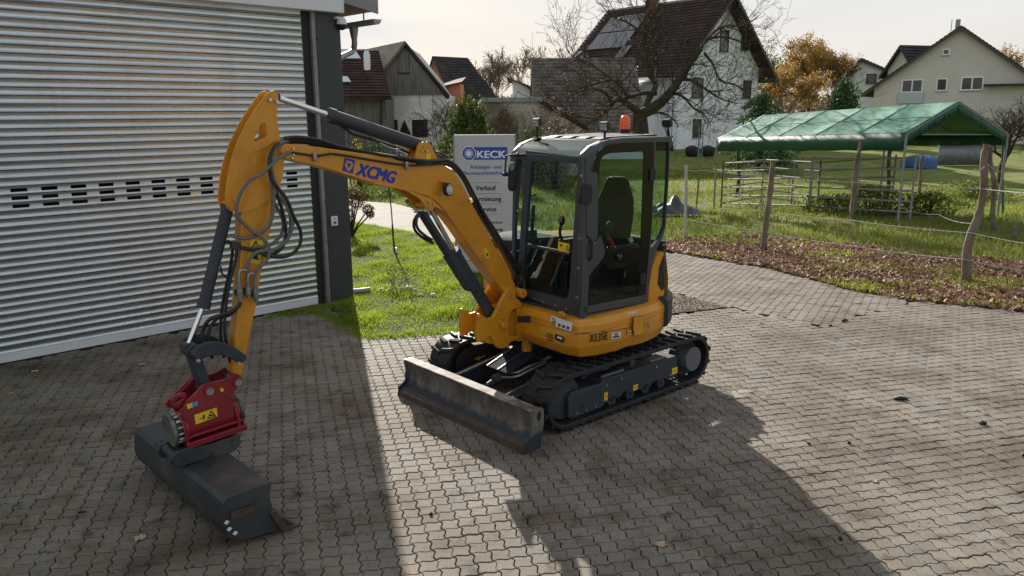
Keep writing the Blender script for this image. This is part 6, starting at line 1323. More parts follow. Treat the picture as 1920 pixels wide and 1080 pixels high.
# sapling with its stake
sb_ = G(740, 474); sp_ = empty('sapling', 'thin young tree tied to a stake on the lawn', 'tree', sb_); B = Bush()
tp0 = AY(729, 352, sb_.y) - sb_; B.seg(spl([Vector((0, 0, 0)), tp0 * .3, tp0 * .65 + Vector((.01, 0, 0)), tp0, tp0 * 1.35], 4), [.020] * 6 + [.013] * 7 + [.008] * 4, 6)
rnd_ = random.Random(44)
for q in range(7): grow(B, tp0 * rnd_.uniform(.8, 1.25), Vector((rnd_.gauss(0, .6), rnd_.gauss(0, .6), 1)), .35, .008, 1, rnd_, .1, 2, .2, None, .004)
node(B, 'trunk', M_bark, sp_); m = MB(); m.cyl((.03, 0, 0), (.03, 0, .10), .022, n=8); m.build('tie', [M_swh], sp_)
pb = G(745, 543); pl_ = empty('rose_plant', 'small thin plant with pale leaves between the stones on the lawn', 'plant', pb); B = Bush()
for q in range(6): grow(B, Vector((rnd_.gauss(0, .05), rnd_.gauss(0, .05), 0)), Vector((rnd_.gauss(0, .3), rnd_.gauss(0, .3), 1)), .26, .006, 1, rnd_, .1, 3, .2, None, .003)
node(B, 'stems', M_twig2, pl_); leafcards('leaves', rng.normal(0, 1, (160, 3)) * np.array([.10, .10, .10]) + np.array([0, 0, .22]), .018, M_lg, pl_, .01)
# edging stones
M_stone = mat('pale_stone', (.42, .38, .32), .85, var=.2, vs=12, bump=.6, bs=20)
sname = ['white', 'pale grey', 'sand coloured', 'largest pale', 'flat grey', 'small tan', 'rounded cream', 'angular beige', 'broken white']
for k_, (px, py, r_) in enumerate(((716, 546, .06), (728, 548, .05), (738, 549, .045), (748, 545, .055), (757, 544, .05), (767, 543, .075), (778, 546, .04), (790, 556, .045), (812, 556, .05))):
    c = G(px, py); bm = bmesh.new(); bmesh.ops.create_icosphere(bm, subdivisions=2, radius=r_)
    for v in bm.verts: v.co *= 1 + random.uniform(-.16, .16); v.co.z *= .6
    me = bpy.data.meshes.new('stone'); bm.to_mesh(me); bm.free(); me.materials.append(M_stone); me.polygons.foreach_set('use_smooth', [True] * len(me.polygons))
    link('stone', me, None, None, sname[k_] + (' stone in the row on the lawn beside the small plant' if px < 785 else ' stone lying loose in the lawn grass right of the row'), 'stone', 'edging stones on the lawn', 0, c + Vector((0, 0, .02)))

# ================================================================== HOUSES
def tilemat(name, c1, c2): return mat(name, c1, .92, 0, var=.25, vs=2.5, col2=c2, mixs=1.2, bump=.5, bs=6, spec=.2)
M_tbr = tilemat('brown_tiles', (.040, .028, .024), (.060, .038, .030)); M_tred = tilemat('old_red_tiles', (.046, .027, .023), (.072, .040, .034)); M_tdk = tilemat('dark_tiles', (.038, .036, .036), (.06, .05, .045)); M_tgr = tilemat('grey_tiles', (.15, .13, .115), (.10, .085, .075)); M_tan = tilemat('anthracite_tiles', (.04, .045, .05), (.055, .06, .065))
M_plw = mat('white_render', (.82, .83, .85), .9, var=.06, vs=.8, space='world'); M_plb = mat('beige_render', (.62, .565, .51), .9, var=.06, vs=.8, space='world'); M_plo = mat('orange_render', (.58, .21, .12), .9, var=.12, vs=1.5, space='world')
M_plg = mat('stained_render', (.72, .72, .68), .9, var=.15, vs=.7, col2=(.58, .57, .51), mixs=.5, space='world'); M_brk = mat('red_brick_wall', (.26, .09, .05), .9, var=.3, vs=3, col2=(.15, .07, .05), mixs=1.4, space='world'); M_old = mat('old_garage_wall', (.48, .41, .34), .9, var=.25, vs=1.2, col2=(.20, .15, .12), mixs=.7, space='world')
M_wood = mat('weathered_boards', (.19, .175, .16), .9, var=.3, vs=2, stretch=(3, 3, .3), col2=(.12, .11, .10), mixs=4, space='world', bump=.4, bs=8)
M_win = mat('window_glass', (.02, .024, .028), .06, spec=.9); M_frw = mat('white_frame', (.82, .82, .82), .5); M_frd = mat('dark_frame', (.06, .05, .045), .6)
def window(par, o, u, n, w, h, fm=M_frw, bars=1, sill=True, pane=M_win):
    """o = lower left corner on the wall, u along the wall, n outward"""
    u, n = Vector(u), Vector(n); o = Vector(o); z = Vector((0, 0, 1)); mb = MB(); f = .10
    mb.holed([o, o + u * w, o + u * w + z * h, o + z * h], [[o + u * (f + k * (w - f) / bars) + z * f, o + u * ((k + 1) * (w - f) / bars) + z * f, o + u * ((k + 1) * (w - f) / bars) + z * (h - f), o + u * (f + k * (w - f) / bars) + z * (h - f)] for k in range(bars)], n * .05)
    wf = mb.build('window', [fm], par, smooth=0)
    mb = MB(); mb.obox(o + n * .01 + u * .02 + z * .02, u * (w - .04), z * (h - .04), n * .015); mb.build('pane', [pane], wf, smooth=0)
    if sill: mb = MB(); mb.obox(o - u * .05 - z * .05, u * (w + .1), z * .045, n * .10); mb.build('sill', [M_zinc], wf, smooth=0)
def gable_house(name, label, C0, u, W, Ln, ze, zr, wall, roof, ov=.6, oe=.7, zb=-1.0, split=.5, low=None, wallname='wall', courses=True, rt=.12):
    """C0: near corner of the gable, u: along the gable, ridge runs back at right angles"""
    u = Vector((u[0], u[1], 0)).normalized(); w = Vector((-u.y, u.x, 0)); t = empty(name, label, 'house', (C0[0], C0[1], 0)); z = lambda v: Vector((0, 0, v)); o = Vector()
    rx_ = W * split; mb = MB(); pf_ = [o + z(zb), o + u * W + z(zb), o + u * W + z(ze), o + u * rx_ + z(zr), o + z(ze)]; mb.prism(pf_, w * Ln); mb.build(wallname, [wall], t, smooth=0)
    for sgn, a, rise, run in ((-1, o, zr - ze, rx_), (1, o + u * W, zr - ze, W - rx_)):
        sl_ = rise / run; e_ = a + u * sgn * oe + z(ze - sl_ * oe); rd = o + u * rx_ + z(zr); up_ = z(rt * 1.3)
        mb = MB(); s0 = -w * ov; mb.prism([e_ + s0, rd + s0, rd + s0 + up_, e_ + s0 + up_], w * (Ln + 2 * ov)); rf_ = mb.build('roof', [roof], t, smooth=0)
        if courses:
            mb = MB(); dv = (rd - e_); n_ = max(6, int(dv.length / .34)); nrm = (u * sgn * rise + z(run)).normalized()
            for k in range(n_):
                a0_ = e_ + dv * (k / n_) + s0 + up_ + nrm * .005; mb.prism([a0_, a0_ + dv / n_ * .96, a0_ + dv / n_ * .96 + nrm * .01, a0_ + nrm * .06], w * (Ln + 2 * ov))
            mb.build('tile_courses', [roof], rf_, smooth=0, kind='stuff')
        mb = MB(); mb.prism([e_ + s0 + z(-.14) - w * .03, rd + s0 + z(-.14) - w * .03, rd + s0 + z(.12) - w * .03, e_ + s0 + z(.12) - w * .03], w * .03); mb.build('verge_board', [M_frd], t, smooth=0)
        mb = MB(); mb.tube([e_ + s0 + z(.02) + u * sgn * .06, e_ - s0 + w * Ln + z(.02) + u * sgn * .06], .06, 6); mb.build('gutter', [M_zinc], t)
    return t, u, w
# white gabled house
c0 = AY(1257, 278, 58); hw_, u, w = gable_house('white_house', 'tall white gabled house with steep dark brown tiled roof behind the apple tree', c0, (.766, .643), 10.6, 10.2, 5.9, 10.9, M_plw, M_tbr, ov=1.2, oe=1.1)
n = -w
for a, z_, ww, hh_ in ((1.2, 6.2, 1.0, 1.5), (5.3, 7.0, 1.1, 1.6), (8.6, 3.6, 1.1, 1.4), (2.2, 3.6, 1.3, 1.45), (8.0, 7.2, .9, 1.2)):
    if a < 8.4 or z_ < 7: window(hw_, u * a + Vector((0, 0, z_)) + n * .005, u, n, ww, hh_, M_frd)
window(hw_, u * 2.5 + Vector((0, 0, .75)) + n * .005, u, n, 1.0, 1.35, M_frd)
mb = MB(); cp = w * 6.3 + u * 4.9; mb.box((cp.x - .45, cp.y - .45, 9.8), (cp.x + .45, cp.y + .45, 12.0)); mb.build('chimney', [M_brk], hw_); mb = MB(); mb.box((cp.x - .5, cp.y - .5, 12.0), (cp.x + .5, cp.y + .5, 12.1)); mb.cyl((cp.x - .1, cp.y, 12.1), (cp.x - .1, cp.y, 12.5), .12, n=8); mb.build('chimney_cap', [M_zinc], hw_)
# solar panels high on the left roof slope
slp = (Vector((0, 0, 11.05 - 5.9)) + u * 5.5); sln = (-u * 5.15 + Vector((0, 0, 5.5))).normalized(); M_sol = mat('solar_glass', (.10, .115, .13), .18, .3, spec=.8)
for i in range(2):
    for j in range(3):
        o_ = Vector((0, 0, 5.9)) + slp * (.55 - .27 * i) + w * (6.0 + j * 1.35) + sln * .26; mb = MB(); mb.obox(o_, slp.normalized() * 1.9, w * 1.28, sln * .05); mb.build('solar_panel', [M_sol], hw_, smooth=0)
o_ = Vector((0, 0, 5.9)) + slp * .12 + w * 5.2 + sln * .24; mb = MB(); mb.obox(o_, slp.normalized() * 1.3, w * .9, sln * .06); mb.build('roof_window', [M_sol], hw_, smooth=0)
mb = MB(); mb.obox(-u * 6.5 + w * 1.5 + Vector((0, 0, -1)), u * 6.5, w * 6, (0, 0, 3.9)); mb.prism([-u * 6.9 + w * 1.0 + Vector((0, 0, 2.8)), -u * 0 + w * 1.0 + Vector((0, 0, 5.3)), Vector((0, 0, 5.45)) + w * 1.0, -u * 6.9 + w * 1.0 + Vector((0, 0, 2.95))], w * 7); mb.build('side_wing', [M_plw], hw_, smooth=0)
# long low house with grey tiled roof left of it
c0 = AY(1000, 300, 50); c1 = AY(1215, 300, 49)
lh = empty('low_house', 'low house with a large grey brown tiled roof left of the white gabled house', 'house', (c0.x, c0.y, 0)); dx_ = (c1.x - c0.x)
mb = MB(); mb.prism([(.5, .6, -1), (.5, 10, -1), (.5, 10, 1.7), (.5, 5.3, 5.7), (.5, .6, 1.7)], (dx_ - .5, 0, 0)); mb.build('wall', [M_plw], lh, smooth=0)
e0 = Vector((.0, 0, 1.45)); r0_ = Vector((.0, 5.5, 6.05)); mb = MB(); mb.prism([e0, r0_, r0_ + Vector((0, 5.5, -4.6)), r0_ + Vector((0, 5.5, -4.45)), r0_ + Vector((0, 0, .18)), e0 + Vector((0, 0, .15))], (dx_, 0, 0)); mb.build('roof', [M_tgr], lh, smooth=0)
mb = MB(); dv = r0_ - e0
for k in range(20): a0_ = e0 + dv * (k / 20) + Vector((0, 0, .17)); mb.prism([a0_, a0_ + dv / 20 * .97, a0_ + dv / 20 * .97 + Vector((0, 0, .02)), a0_ + Vector((0, 0, .10))], (dx_, 0, 0))
mb.build('tile_courses', [M_tgr], lh, smooth=0, kind='stuff')
mb = MB(); mb.box((2.2, .5, .3), (3.4, .62, 1.3)); mb.build('window', [M_win], lh)
gable_house('far_house', 'grey gable roof peeping over the low house roof', AY(1045, 300, 66), (1, .1), 3.9, 7, 5.5, 7.3, M_plw, M_tgr, ov=.3, oe=.4)
# white annex with shed roof
c0 = AY(962, 300, 58); wa = empty('white_annex', 'small white building with a slanting grey roof behind the beige garage', 'house', (c0.x, c0.y, 0))
mb = MB(); mb.prism([(0, 0, -1), (2.6, .4, -1), (2.6, .4, 3.6), (0, 0, 4.9)], (0, 5, 0)); mb.build('wall', [M_plw], wa, smooth=0)
mb = MB(); mb.prism([(-.4, -.3, 4.98), (2.9, -.3, 3.7), (2.9, -.3, 3.85), (-.4, -.3, 5.12)], (0, 5.6, 0)); mb.build('roof', [M_tgr], wa, smooth=0)
mb = MB(); mb.box((1.6, -1.5, 3.6), (3.6, 3, 4.6)); mb.build('upper_block', [M_plw], wa, smooth=0); window(wa, (1.0, .15, 2.7), (1, .15, 0), (0, -1, 0), 1.3, .8, M_frw)
# beige garage wall
c0 = AY(907, 300, 40); c1 = AY(1013, 300, 40); gx_ = c1.x - c0.x; ga = empty('garage', 'old beige garage with a flat grey roof edge and stained plaster', 'garage', (c0.x, c0.y, 0))
mb = MB(); mb.box((0, 0, -.5), (gx_, 6, 3.15)); mb.build('wall', [M_old], ga); mb = MB(); mb.box((-.15, -.15, 3.16), (gx_ + .1, 6, 3.38)); mb.build('roof', [M_zinc], ga)
mb = MB(); mb.prism([(gx_, .1, -.5), (gx_ + 2.2, .1, -.5), (gx_ + 2.2, .1, 1.8), (gx_, .1, 3.1)], (0, 4, 0)); mb.build('side_wall', [M_old], ga, smooth=0); mb = MB(); mb.prism([(gx_ - .05, -.05, 3.15), (gx_ + 2.4, -.05, 1.75), (gx_ + 2.4, -.05, 1.95), (gx_ - .05, -.05, 3.35)], (0, 4.3, 0)); mb.build('sloping_coping', [M_tred], ga, smooth=0)
# brick house with dark roof and its orange shed
c0 = AY(801, 300, 62); bh_, u, w = gable_house('brick_house', 'red brick gabled house with a steep dark roof left of the bare tree', c0, (.45, -.89), 6.5, 5.2, 3.9, 6.9, M_brk, M_tdk, ov=.3, oe=.4)
hb = empty('dark_roof_house', 'dark roofed house body between the wooden barn and the beige garage', 'house', (0, 0, 0)); bpy.data.objects.remove(hb)
for o in [bh_] + list(bh_.children_recursive): pass
def delete_tree(o):
    for c in list(o.children_recursive): bpy.data.objects.remove(c)
    bpy.data.objects.remove(o)
delete_tree(bh_)
bq = empty('brick_house', 'red brick gabled house with a steep dark roof left of the bare tree', 'house', AY(800, 300, 60) * 1)
bq.location.z = 0
def Q(px, py, D): return AY(px, py, D) - Vector(bq.location)
A1_, A2_, R1, R2_, E2_, E1_ = Q(800, 152, 61), Q(843, 190, 58), Q(812, 109, 62), Q(877, 112, 65), Q(932, 186, 61), Q(848, 190, 57)
mb = MB(); g1 = [Q(800, 152, 62.5), R1, E1_]; b1 = [Vector((p.x, p.y, -1)) for p in (g1[0], g1[2])]; mb.prism([g1[0], R1, E1_, b1[1], b1[0]], (.5, .35, 0)); mb.build('wall', [M_brk], bq, smooth=0)
mb = MB(); mb.prism([E1_ + Vector((-.05, -.1, 0)), R1 + Vector((-.05, -.1, 0)), R2_, E2_], Vector((0, 0, .15))); mb.prism([Q(797, 156, 62.8), R1 + Vector((-.05, -.1, 0)), R2_, R2_ + Vector((-1.5, 1.5, -2))], Vector((0, 0, .15))); rq = mb.build('roof', [M_tdk], bq, smooth=0)
mb = MB()
for k in range(15): t = k / 15; mb.beam(E1_.lerp(R1, t) + Vector((0, 0, .18)), E2_.lerp(R2_, t) + Vector((0, 0, .18)), .05, .05)
mb.build('tile_courses', [M_tdk], rq, smooth=0, kind='stuff')
os_ = empty('orange_shed', 'small orange rendered lean to with reddish roof beside the wooden barn', 'shed', (AY(826, 300, 54).x, 54, 0)); q = lambda a, b, D=54: AY(a, b, D) - Vector(os_.location)
mb = MB(); mb.prism([q(826, 165), q(863, 156), Vector((q(863, 156).x, 0, -1)), Vector((q(826, 165).x, 0, -1))], (0, 4, 0)); mb.build('wall', [M_plo], os_, smooth=0)
mb = MB(); mb.prism([q(822, 163, 53.7), q(866, 153, 53.7), q(866, 155.5, 53.7), q(822, 166, 53.7)], (0, 5, .5)); mb.build('roof', [M_tred], os_, smooth=0)
# wooden barn over a white ground floor
D_ = 48; bn = empty('wooden_barn', 'old barn with grey board gable above a stained white ground floor', 'barn', (AY(718, 300, D_).x, D_, 0)); q = lambda a, b, D=D_: AY(a, b, D) - Vector(bn.location)
X0, X1, zc_, zt = q(718, 178).x, q(840, 178).x, q(780, 178).z, q(759, 82).z; xa = q(760, 80).x
mb = MB(); mb.box((X0, 0, -1), (X1, 8, zc_)); mb.build('ground_floor', [M_plg], bn)
yb_ = -.12; ztop = zt; slat_x = X0 - .35; k = 0
def gz_(x_):                                            # underside of the verge above x
    return q(712, 139).z + (zt - q(712, 139).z) * (x_ - q(712, 139).x) / (xa - q(712, 139).x) if x_ < xa else (zt + (q(822, 157).z - zt) * (x_ - xa) / (q(822, 157).x - xa) if x_ < q(822, 157).x else q(822, 157).z + (zc_ - q(822, 157).z) * (x_ - q(822, 157).x) / (q(841, 180).x - q(822, 157).x))
x_ = q(716, 139).x; bo = 0; xe = q(838, 178).x
while x_ < xe:
    w_ = random.uniform(.15, .2); a_, b_ = x_, min(x_ + w_ - .012, xe); dpt = random.uniform(0, .02)
    mb = MB(); mb.prism([(a_, yb_ - dpt, zc_ + .0), (b_, yb_ - dpt, zc_), (b_, yb_ - dpt, max(zc_ + .05, gz_(b_) - .05)), (a_, yb_ - dpt, max(zc_ + .05, gz_(a_) - .05))], (0, .03, 0)); mb.build('board', [M_wood], bn, smooth=0); x_ += w_
mb = MB(); mb.prism([(q(716, 0).x, -.08, zc_), (xe, -.08, zc_), (q(822, 157).x, -.08, gz_(q(822, 157).x) - .06), (xa, -.08, zt - .06), (q(716, 0).x, -.08, gz_(q(716, 0).x) - .06)], (0, 7.5, 0)); mb.build('gable_core', [M_frd], bn, smooth=0)
for pts in (((712, 141), (759.5, 80)), ((759.5, 80), (822, 156)), ((822, 156), (843, 181))):
    a_, b_ = q(*pts[0], D_ - .4), q(*pts[1], D_ - .4); mb = MB(); mb.prism([a_ + Vector((0, 0, -.12)), b_ + Vector((0, 0, -.12)), b_ + Vector((0, 0, .10)), a_ + Vector((0, 0, .10))], (-3.3, 5.9, 0)); mb.build('roof', [M_tdk if pts[0][0] > 715 else M_tgr], bn, smooth=0)
lz0, lz1 = q(758, 136).z, q(758, 101).z; lx0, lx1 = q(749, 120).x, q(767, 120).x
for k in range(8): z_ = lz0 + (lz1 - lz0) * k / 8; mb = MB(); mb.prism([(lx0, -.20, z_), (lx0, -.14, z_), (lx0, -.13, z_ + .13), (lx0, -.15, z_ + .13)], (lx1 - lx0, 0, 0)); mb.build('louvre', [M_wood], bn, smooth=0)
mb = MB(); mb.box((lx0 - .05, -.16, lz0 - .1), (lx1 + .05, -.145, lz0)); mb.box((lx0 - .02, -.146, lz0), (lx1 + .02, -.14, lz1)); mb.build('louvre_frame', [M_bst], bn)
for a_, b_, c_, d_ in ((719, 229, 737, 262), (765, 229, 795, 262)): mb = MB(); mb.box((q(a_, 0).x, -.02, q(0, d_).z), (q(c_, 0).x, .0, q(0, b_).z)); mb.build('opening', [M_voidd], bn)
mb = MB(); mb.prism([q(744, 262, D_ - .05), q(758, 224, D_ - .05), q(775, 262, D_ - .05)], (0, .02, 0)); mb.build('arched_opening', [M_voidd], bn)
# old house with red brown roof
D_ = 44; rh_ = empty('red_roof_house', 'old low house with mossy red brown roof, skylights and a grey board wall', 'house', (AY(620, 300, D_).x, D_, 0)); q = lambda a, b, D=D_: AY(a, b, D) - Vector(rh_.location)
e0, e1_, r0_, r1_ = q(560, 181), q(734, 182), q(560, 92, 49), q(709, 92, 49)
mb = MB(); mb.prism([e0, e1_, r1_, r0_], (0, 0, -.15)); rf_ = mb.build('roof', [M_tred], rh_, smooth=0)
mb = MB(); nrm = (r0_ - e0).cross(Vector((-1, 0, 0))).normalized(); nrm = nrm if nrm.z > 0 else -nrm
for k in range(18): t = k / 18; a_, b_ = e0.lerp(r0_, t), e1_.lerp(r1_, t); mb.prism([a_ + nrm * .005, a_ + nrm * .06, e0.lerp(r0_, t + .053) + nrm * .01], b_ - a_)
mb.build('tile_courses', [M_tred], rf_, smooth=0, kind='stuff')
mb = MB(); mb.prism([(e0.x, 1.0, -1), (q(716, 0, D_ + 1).x, 1.0, -1), (q(716, 0, D_ + 1).x, 1.0, e0.z - .02), (e0.x, 1.0, e0.z - .02)], (0, 6, 0)); mb.build('wall', [M_wood], rh_, smooth=0)
def onroof(px, py):
    d = ray(px, py); o_ = Vector(rh_.location) + e0; t = (o_ - CAM).dot(nrm) / d.dot(nrm); return CAM + d * t - Vector(rh_.location) + nrm * .07
for pts in (((630, 113), (677, 113), (666, 96.5), (630, 97)), ((630, 157), (659, 157), (652, 147), (630, 147))): mb = MB(); mb.prism([onroof(*p) for p in pts], nrm * .06); mb.build('skylight', [mat('skylight_pane', (.55, .6, .65), .12, .6)], rh_, smooth=0)
c = onroof(689, 128); mb = MB(); mb.cyl(c - Vector((0, 0, .3)), Vector((c.x, c.y, q(689, 100, c.y + D_).z)), .19, n=12); mb.cyl(Vector((c.x, c.y, q(689, 101, c.y + D_).z)), Vector((c.x, c.y, q(689, 95, c.y + D_).z)), .13, n=10); mb.build('chimney', [M_plw], rh_)
mb = MB(); mb.tube([q(716, 183, D_ + .9), q(715, 195, D_ + .9), q(713.5, 262, D_ + .9)], .06, 6); mb.build('downpipe', [M_bst], rh_)
# beige house on the right
c0 = AY(1630, 268, 69); by_, u, w = gable_house('beige_house', 'modern beige gabled house with white windows on the right', c0, (.835, -.55), 12.0, 12, 4.5, 9.0, M_plb, M_tan, ov=.5, oe=.9, split=.5)
def wp(px, py, n_=(-w)): d = ray(px, py); o_ = Vector((c0.x, c0.y, 0)); t = (o_ - CAM).dot(n_) / d.dot(n_); return CAM + d * t - o_
for a_, b_, c_, d_, bars in ((1766, 104, 1782, 91, 1), (1689, 174, 1732, 148, 2), (1754, 171, 1778, 146, 1), (1800, 170, 1846, 143, 2)):
    p0, p1 = wp(a_, b_), wp(c_, d_); ww = (p1 - p0).dot(u); window(by_, Vector((p0.x, p0.y, p0.z)) - w * .005, u, -w, ww, p1.z - p0.z, M_frw, bars)
p0, p1 = wp(1683, 194), wp(1732, 173); mb = MB(); mb.obox(p0 - w * .12, u * (p1 - p0).dot(u), (0, 0, p1.z - p0.z), -w * .03); mb.build('glass_balustrade', [mat('frosted_glass', (.42, .50, .52), .2, spec=.6)], by_, smooth=0)
mb = MB(); cp = u * 5.5 + w * 2.5; mb.cyl((cp.x, cp.y, 8.0), (cp.x, cp.y, 9.9), .2, n=12); mb.tube([(cp.x - .5, cp.y, 8.3), (cp.x - .5, cp.y, 9.9)], .03, 5); mb.build('chimney', [M_zinc], by_)
mb = MB(); rp0 = wp(1845, 162) - w * .9; mb.obox(rp0, u * 3.6, w * 1.2, (0, 0, .15)); mb.build('porch_roof', [M_tan], by_)
c1 = AY(1652, 268, 74); gable_house('far_house', 'dark roofed wing behind the left side of the beige house', c1, (.30, -.954), 3.2, 7.5, 6.2, 8.1, M_plb, M_tan, ov=.4, oe=.6)
# small white house between the autumn tree and the beige house
c1 = AY(1567, 268, 78); sw_, u2, w2 = gable_house('small_white_house', 'small white house with dark roof between the autumn trees and the beige house', c1, (.9, -.43), 6.5, 7, 5.0, 7.3, M_plw, M_tan, ov=.4, oe=.5, split=.25)
window(sw_, u2 * 2.2 + Vector((0, 0, 5.1)) - w2 * .005, u2, -w2, .9, .9, M_frd); window(sw_, u2 * 3.4 + Vector((0, 0, 2.2)) - w2 * .005, u2, -w2, 1.1, 1.1, M_frd)

# distant belt of trees that closes the view between the houses
bx_, by__ = rng.uniform(-55, 130, 60000), rng.uniform(118, 150, 60000); hz_ = 3.6 + 2.0 * fbm(bx_, by__ * 0, .16, 2) + 1.5 * fbm(bx_, by__ * 0, .6, 6)
leafcards('distant_woodland', np.stack([bx_, by__, rng.random(60000) ** .7 * hz_], 1), .32, M_lb, None, .2)['kind'] = 'stuff'
# ================================================================== GARDEN FENCE, BINS AND THINGS BEHIND
M_fw = mat('old_fence_wood', (.13, .115, .10), .9, var=.35, vs=5, bump=.5, bs=40)
def fence_run(p0, p1, h, label, gap=.085, wd=.065, name='picket_fence', grp='picket fences behind the yard'):
    p0, p1 = Vector(p0), Vector(p1); d = (p1 - p0); Ln = d.length; d.normalize(); f = empty(name, label, 'fence', p0, group=grp); pm_ = None; n_ = int(Ln / (wd + gap))
    for k in range(n_):
        hh_ = h
        if pm_ is None: mb = MB(); mb.obox(-d * wd / 2, d * wd, Vector((-d.y, d.x, 0)) * .02, (0, 0, hh_)); o_ = mb.build('picket', [M_fw], f, smooth=0); pm_ = o_.data
        else: o_ = link('picket', pm_, f)
        o_.location = d * (k * (wd + gap)) + Vector((0, 0, random.uniform(-.05, .03))); o_.rotation_euler = (random.gauss(0, .02), random.gauss(0, .02), 0)
    for z_ in (.25, h * .8): mb = MB(); mb.obox(Vector((0, 0, z_)) + Vector((-d.y, d.x, 0)) * .021, d * Ln, Vector((-d.y, d.x, 0)) * .04, (0, 0, .06)); mb.build('rail', [M_fw], f, smooth=0)
def gp_(px, D): p = AY(px, 300, D); p.z = H(p.x, p.y); return p
fence_run(gp_(655, 31), gp_(852, 31), 1.45, 'low grey picket fence in front of the white barn wall')
fence_run(gp_(895, 28), gp_(1000, 29), 1.35, 'weathered board fence between the green bush and the cab', gap=.02, wd=.10)
wpile = empty('wood_pile', 'pile of firewood under a pale cover sheet left of the sign', 'firewood', gp_(806, 24)); mb = MB(); mb.prism([(-.75, -.45, 1.10), (.75, -.45, 1.02), (.80, -.45, 1.06), (-.78, -.45, 1.15)], (0, 1.0, .05)); mb.build('cover_sheet', [mat('pale_sheet', (.62, .60, .54), .7, var=.15, vs=5)], wpile)
for k in range(40):
    i, j = k % 10, k // 10; x_ = -.66 + i * .145 + random.uniform(-.02, .02); z_ = .12 + j * .25; mb = MB(); mb.cyl((x_, -.35, z_), (x_, .3, z_ + random.uniform(-.02, .02)), random.uniform(.055, .085), n=7); mb.build('log', [M_fw], wpile)
for k, (px, lab) in enumerate(((1298, 'round black garden bin at the foot of the white house wall, left one'), (1327, 'round black garden bin beside the blue grey pole, right one'))):
    b = AY(px, 282, 52); b.z = H(b.x, b.y); t = empty('garden_bin', lab, 'bin', b, group='black bins at the white house'); mb = MB(); mb.loft([[(math.cos(a) * r_, math.sin(a) * r_, z_) for a in np.linspace(0, 2 * math.pi, 17)[:-1]] for r_, z_ in ((.36, 0), (.46, .18), (.47, .42), (.40, .56), (.24, .64))]); mb.build('body', [M_black], t, smooth=50); mb = MB(); mb.cyl((0, 0, .58), (0, 0, .68), .27, .14, n=14); mb.build('lid', [M_black], t)
gp1 = gp_(1312, 48); t = empty('metal_frame', 'blue grey metal frame standing in the meadow before the white house', 'frame', gp1); mb = MB(); M_bg = mat('bluegrey_metal', (.22, .30, .32), .5, .3); mb.tube([(-.12, 0, 0), (-.12, 0, 2.1)], .035, 6); mb.tube([(.12, 0, 0), (.12, 0, 2.1)], .035, 6); mb.build('posts', [M_bg], t); mb = MB(); mb.tube([(-.12, 0, 1.6), (.12, 0, 1.6)], .025, 6); mb.build('crossbar', [M_bg], t)
# heap of dark tarpaulin in the meadow
b = G(1262, 396); tb_ = MB(); n_ = 14
tv = [[(i / n_ - .5) * 1.5, (j / n_ - .5) * 1.1, 0] for j in range(n_ + 1) for i in range(n_ + 1)]
for v in tv: r_ = 1 - min(1, math.hypot(v[0] / .75, v[1] / .55)); v[2] = r_ ** .6 * .42 * (.7 + .5 * math.sin(v[0] * 9 + 1) * math.cos(v[1] * 8)) + random.uniform(0, .02)
tb_.add(tv, [(j * (n_ + 1) + i, j * (n_ + 1) + i + 1, (j + 1) * (n_ + 1) + i + 1, (j + 1) * (n_ + 1) + i) for j in range(n_) for i in range(n_)])
tb_.build('tarpaulin', [mat('dark_tarp', (.03, .045, .045), .4, var=.3, vs=4)], smooth=60, label='crumpled dark green tarpaulin heap lying in the meadow behind the cab', cat='tarpaulin', at=(b.x, b.y, -.03))

# ================================================================== TENT AND PEN
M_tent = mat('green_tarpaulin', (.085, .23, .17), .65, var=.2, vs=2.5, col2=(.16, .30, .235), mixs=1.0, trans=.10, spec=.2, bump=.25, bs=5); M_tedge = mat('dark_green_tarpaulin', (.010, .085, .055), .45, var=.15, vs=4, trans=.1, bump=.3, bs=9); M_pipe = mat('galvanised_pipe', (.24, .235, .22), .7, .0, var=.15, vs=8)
NL = AY(1708, 413, 19.4); NL.z = H(NL.x, NL.y); FL = AY(1354, 386, 27.0); NR = AY(1884, 408, 20.2); 
def gz(p): return Vector((p.x, p.y, H(p.x, p.y)))
tent = empty('shelter_tent', 'long green tarpaulin shelter with gabled roof standing in the meadow', 'tent', (NL.x, NL.y, 0)); T0 = Vector((NL.x, NL.y, 0))
eNL, eFL, eNR = AY(1700, 249, 19.4), AY(1345, 259, 26.8), AY(1890, 249, 20.3); eFR = eFL + (eNR - eNL) * .98; rN, rF = AY(1799, 191, 19.5), AY(1431, 216, 27.2)
def quadgrid(a, b, c, d, nu, nv, sag, creases=()):       # a-b eave, d-c ridge
    V = []; 
    for j in range(nv + 1):
        for i in range(nu + 1):
            s_, t = i / nu, j / nv; p = a.lerp(b, s_).lerp(d.lerp(c, s_), t); bay = abs(math.sin(s_ * math.pi * 5)); V.append(p + Vector((0, 0, -sag * bay * math.sin(t * math.pi) + random.uniform(-.006, .006))))
    return V, [(j * (nu + 1) + i, j * (nu + 1) + i + 1, (j + 1) * (nu + 1) + i + 1, (j + 1) * (nu + 1) + i) for j in range(nv) for i in range(nu)]
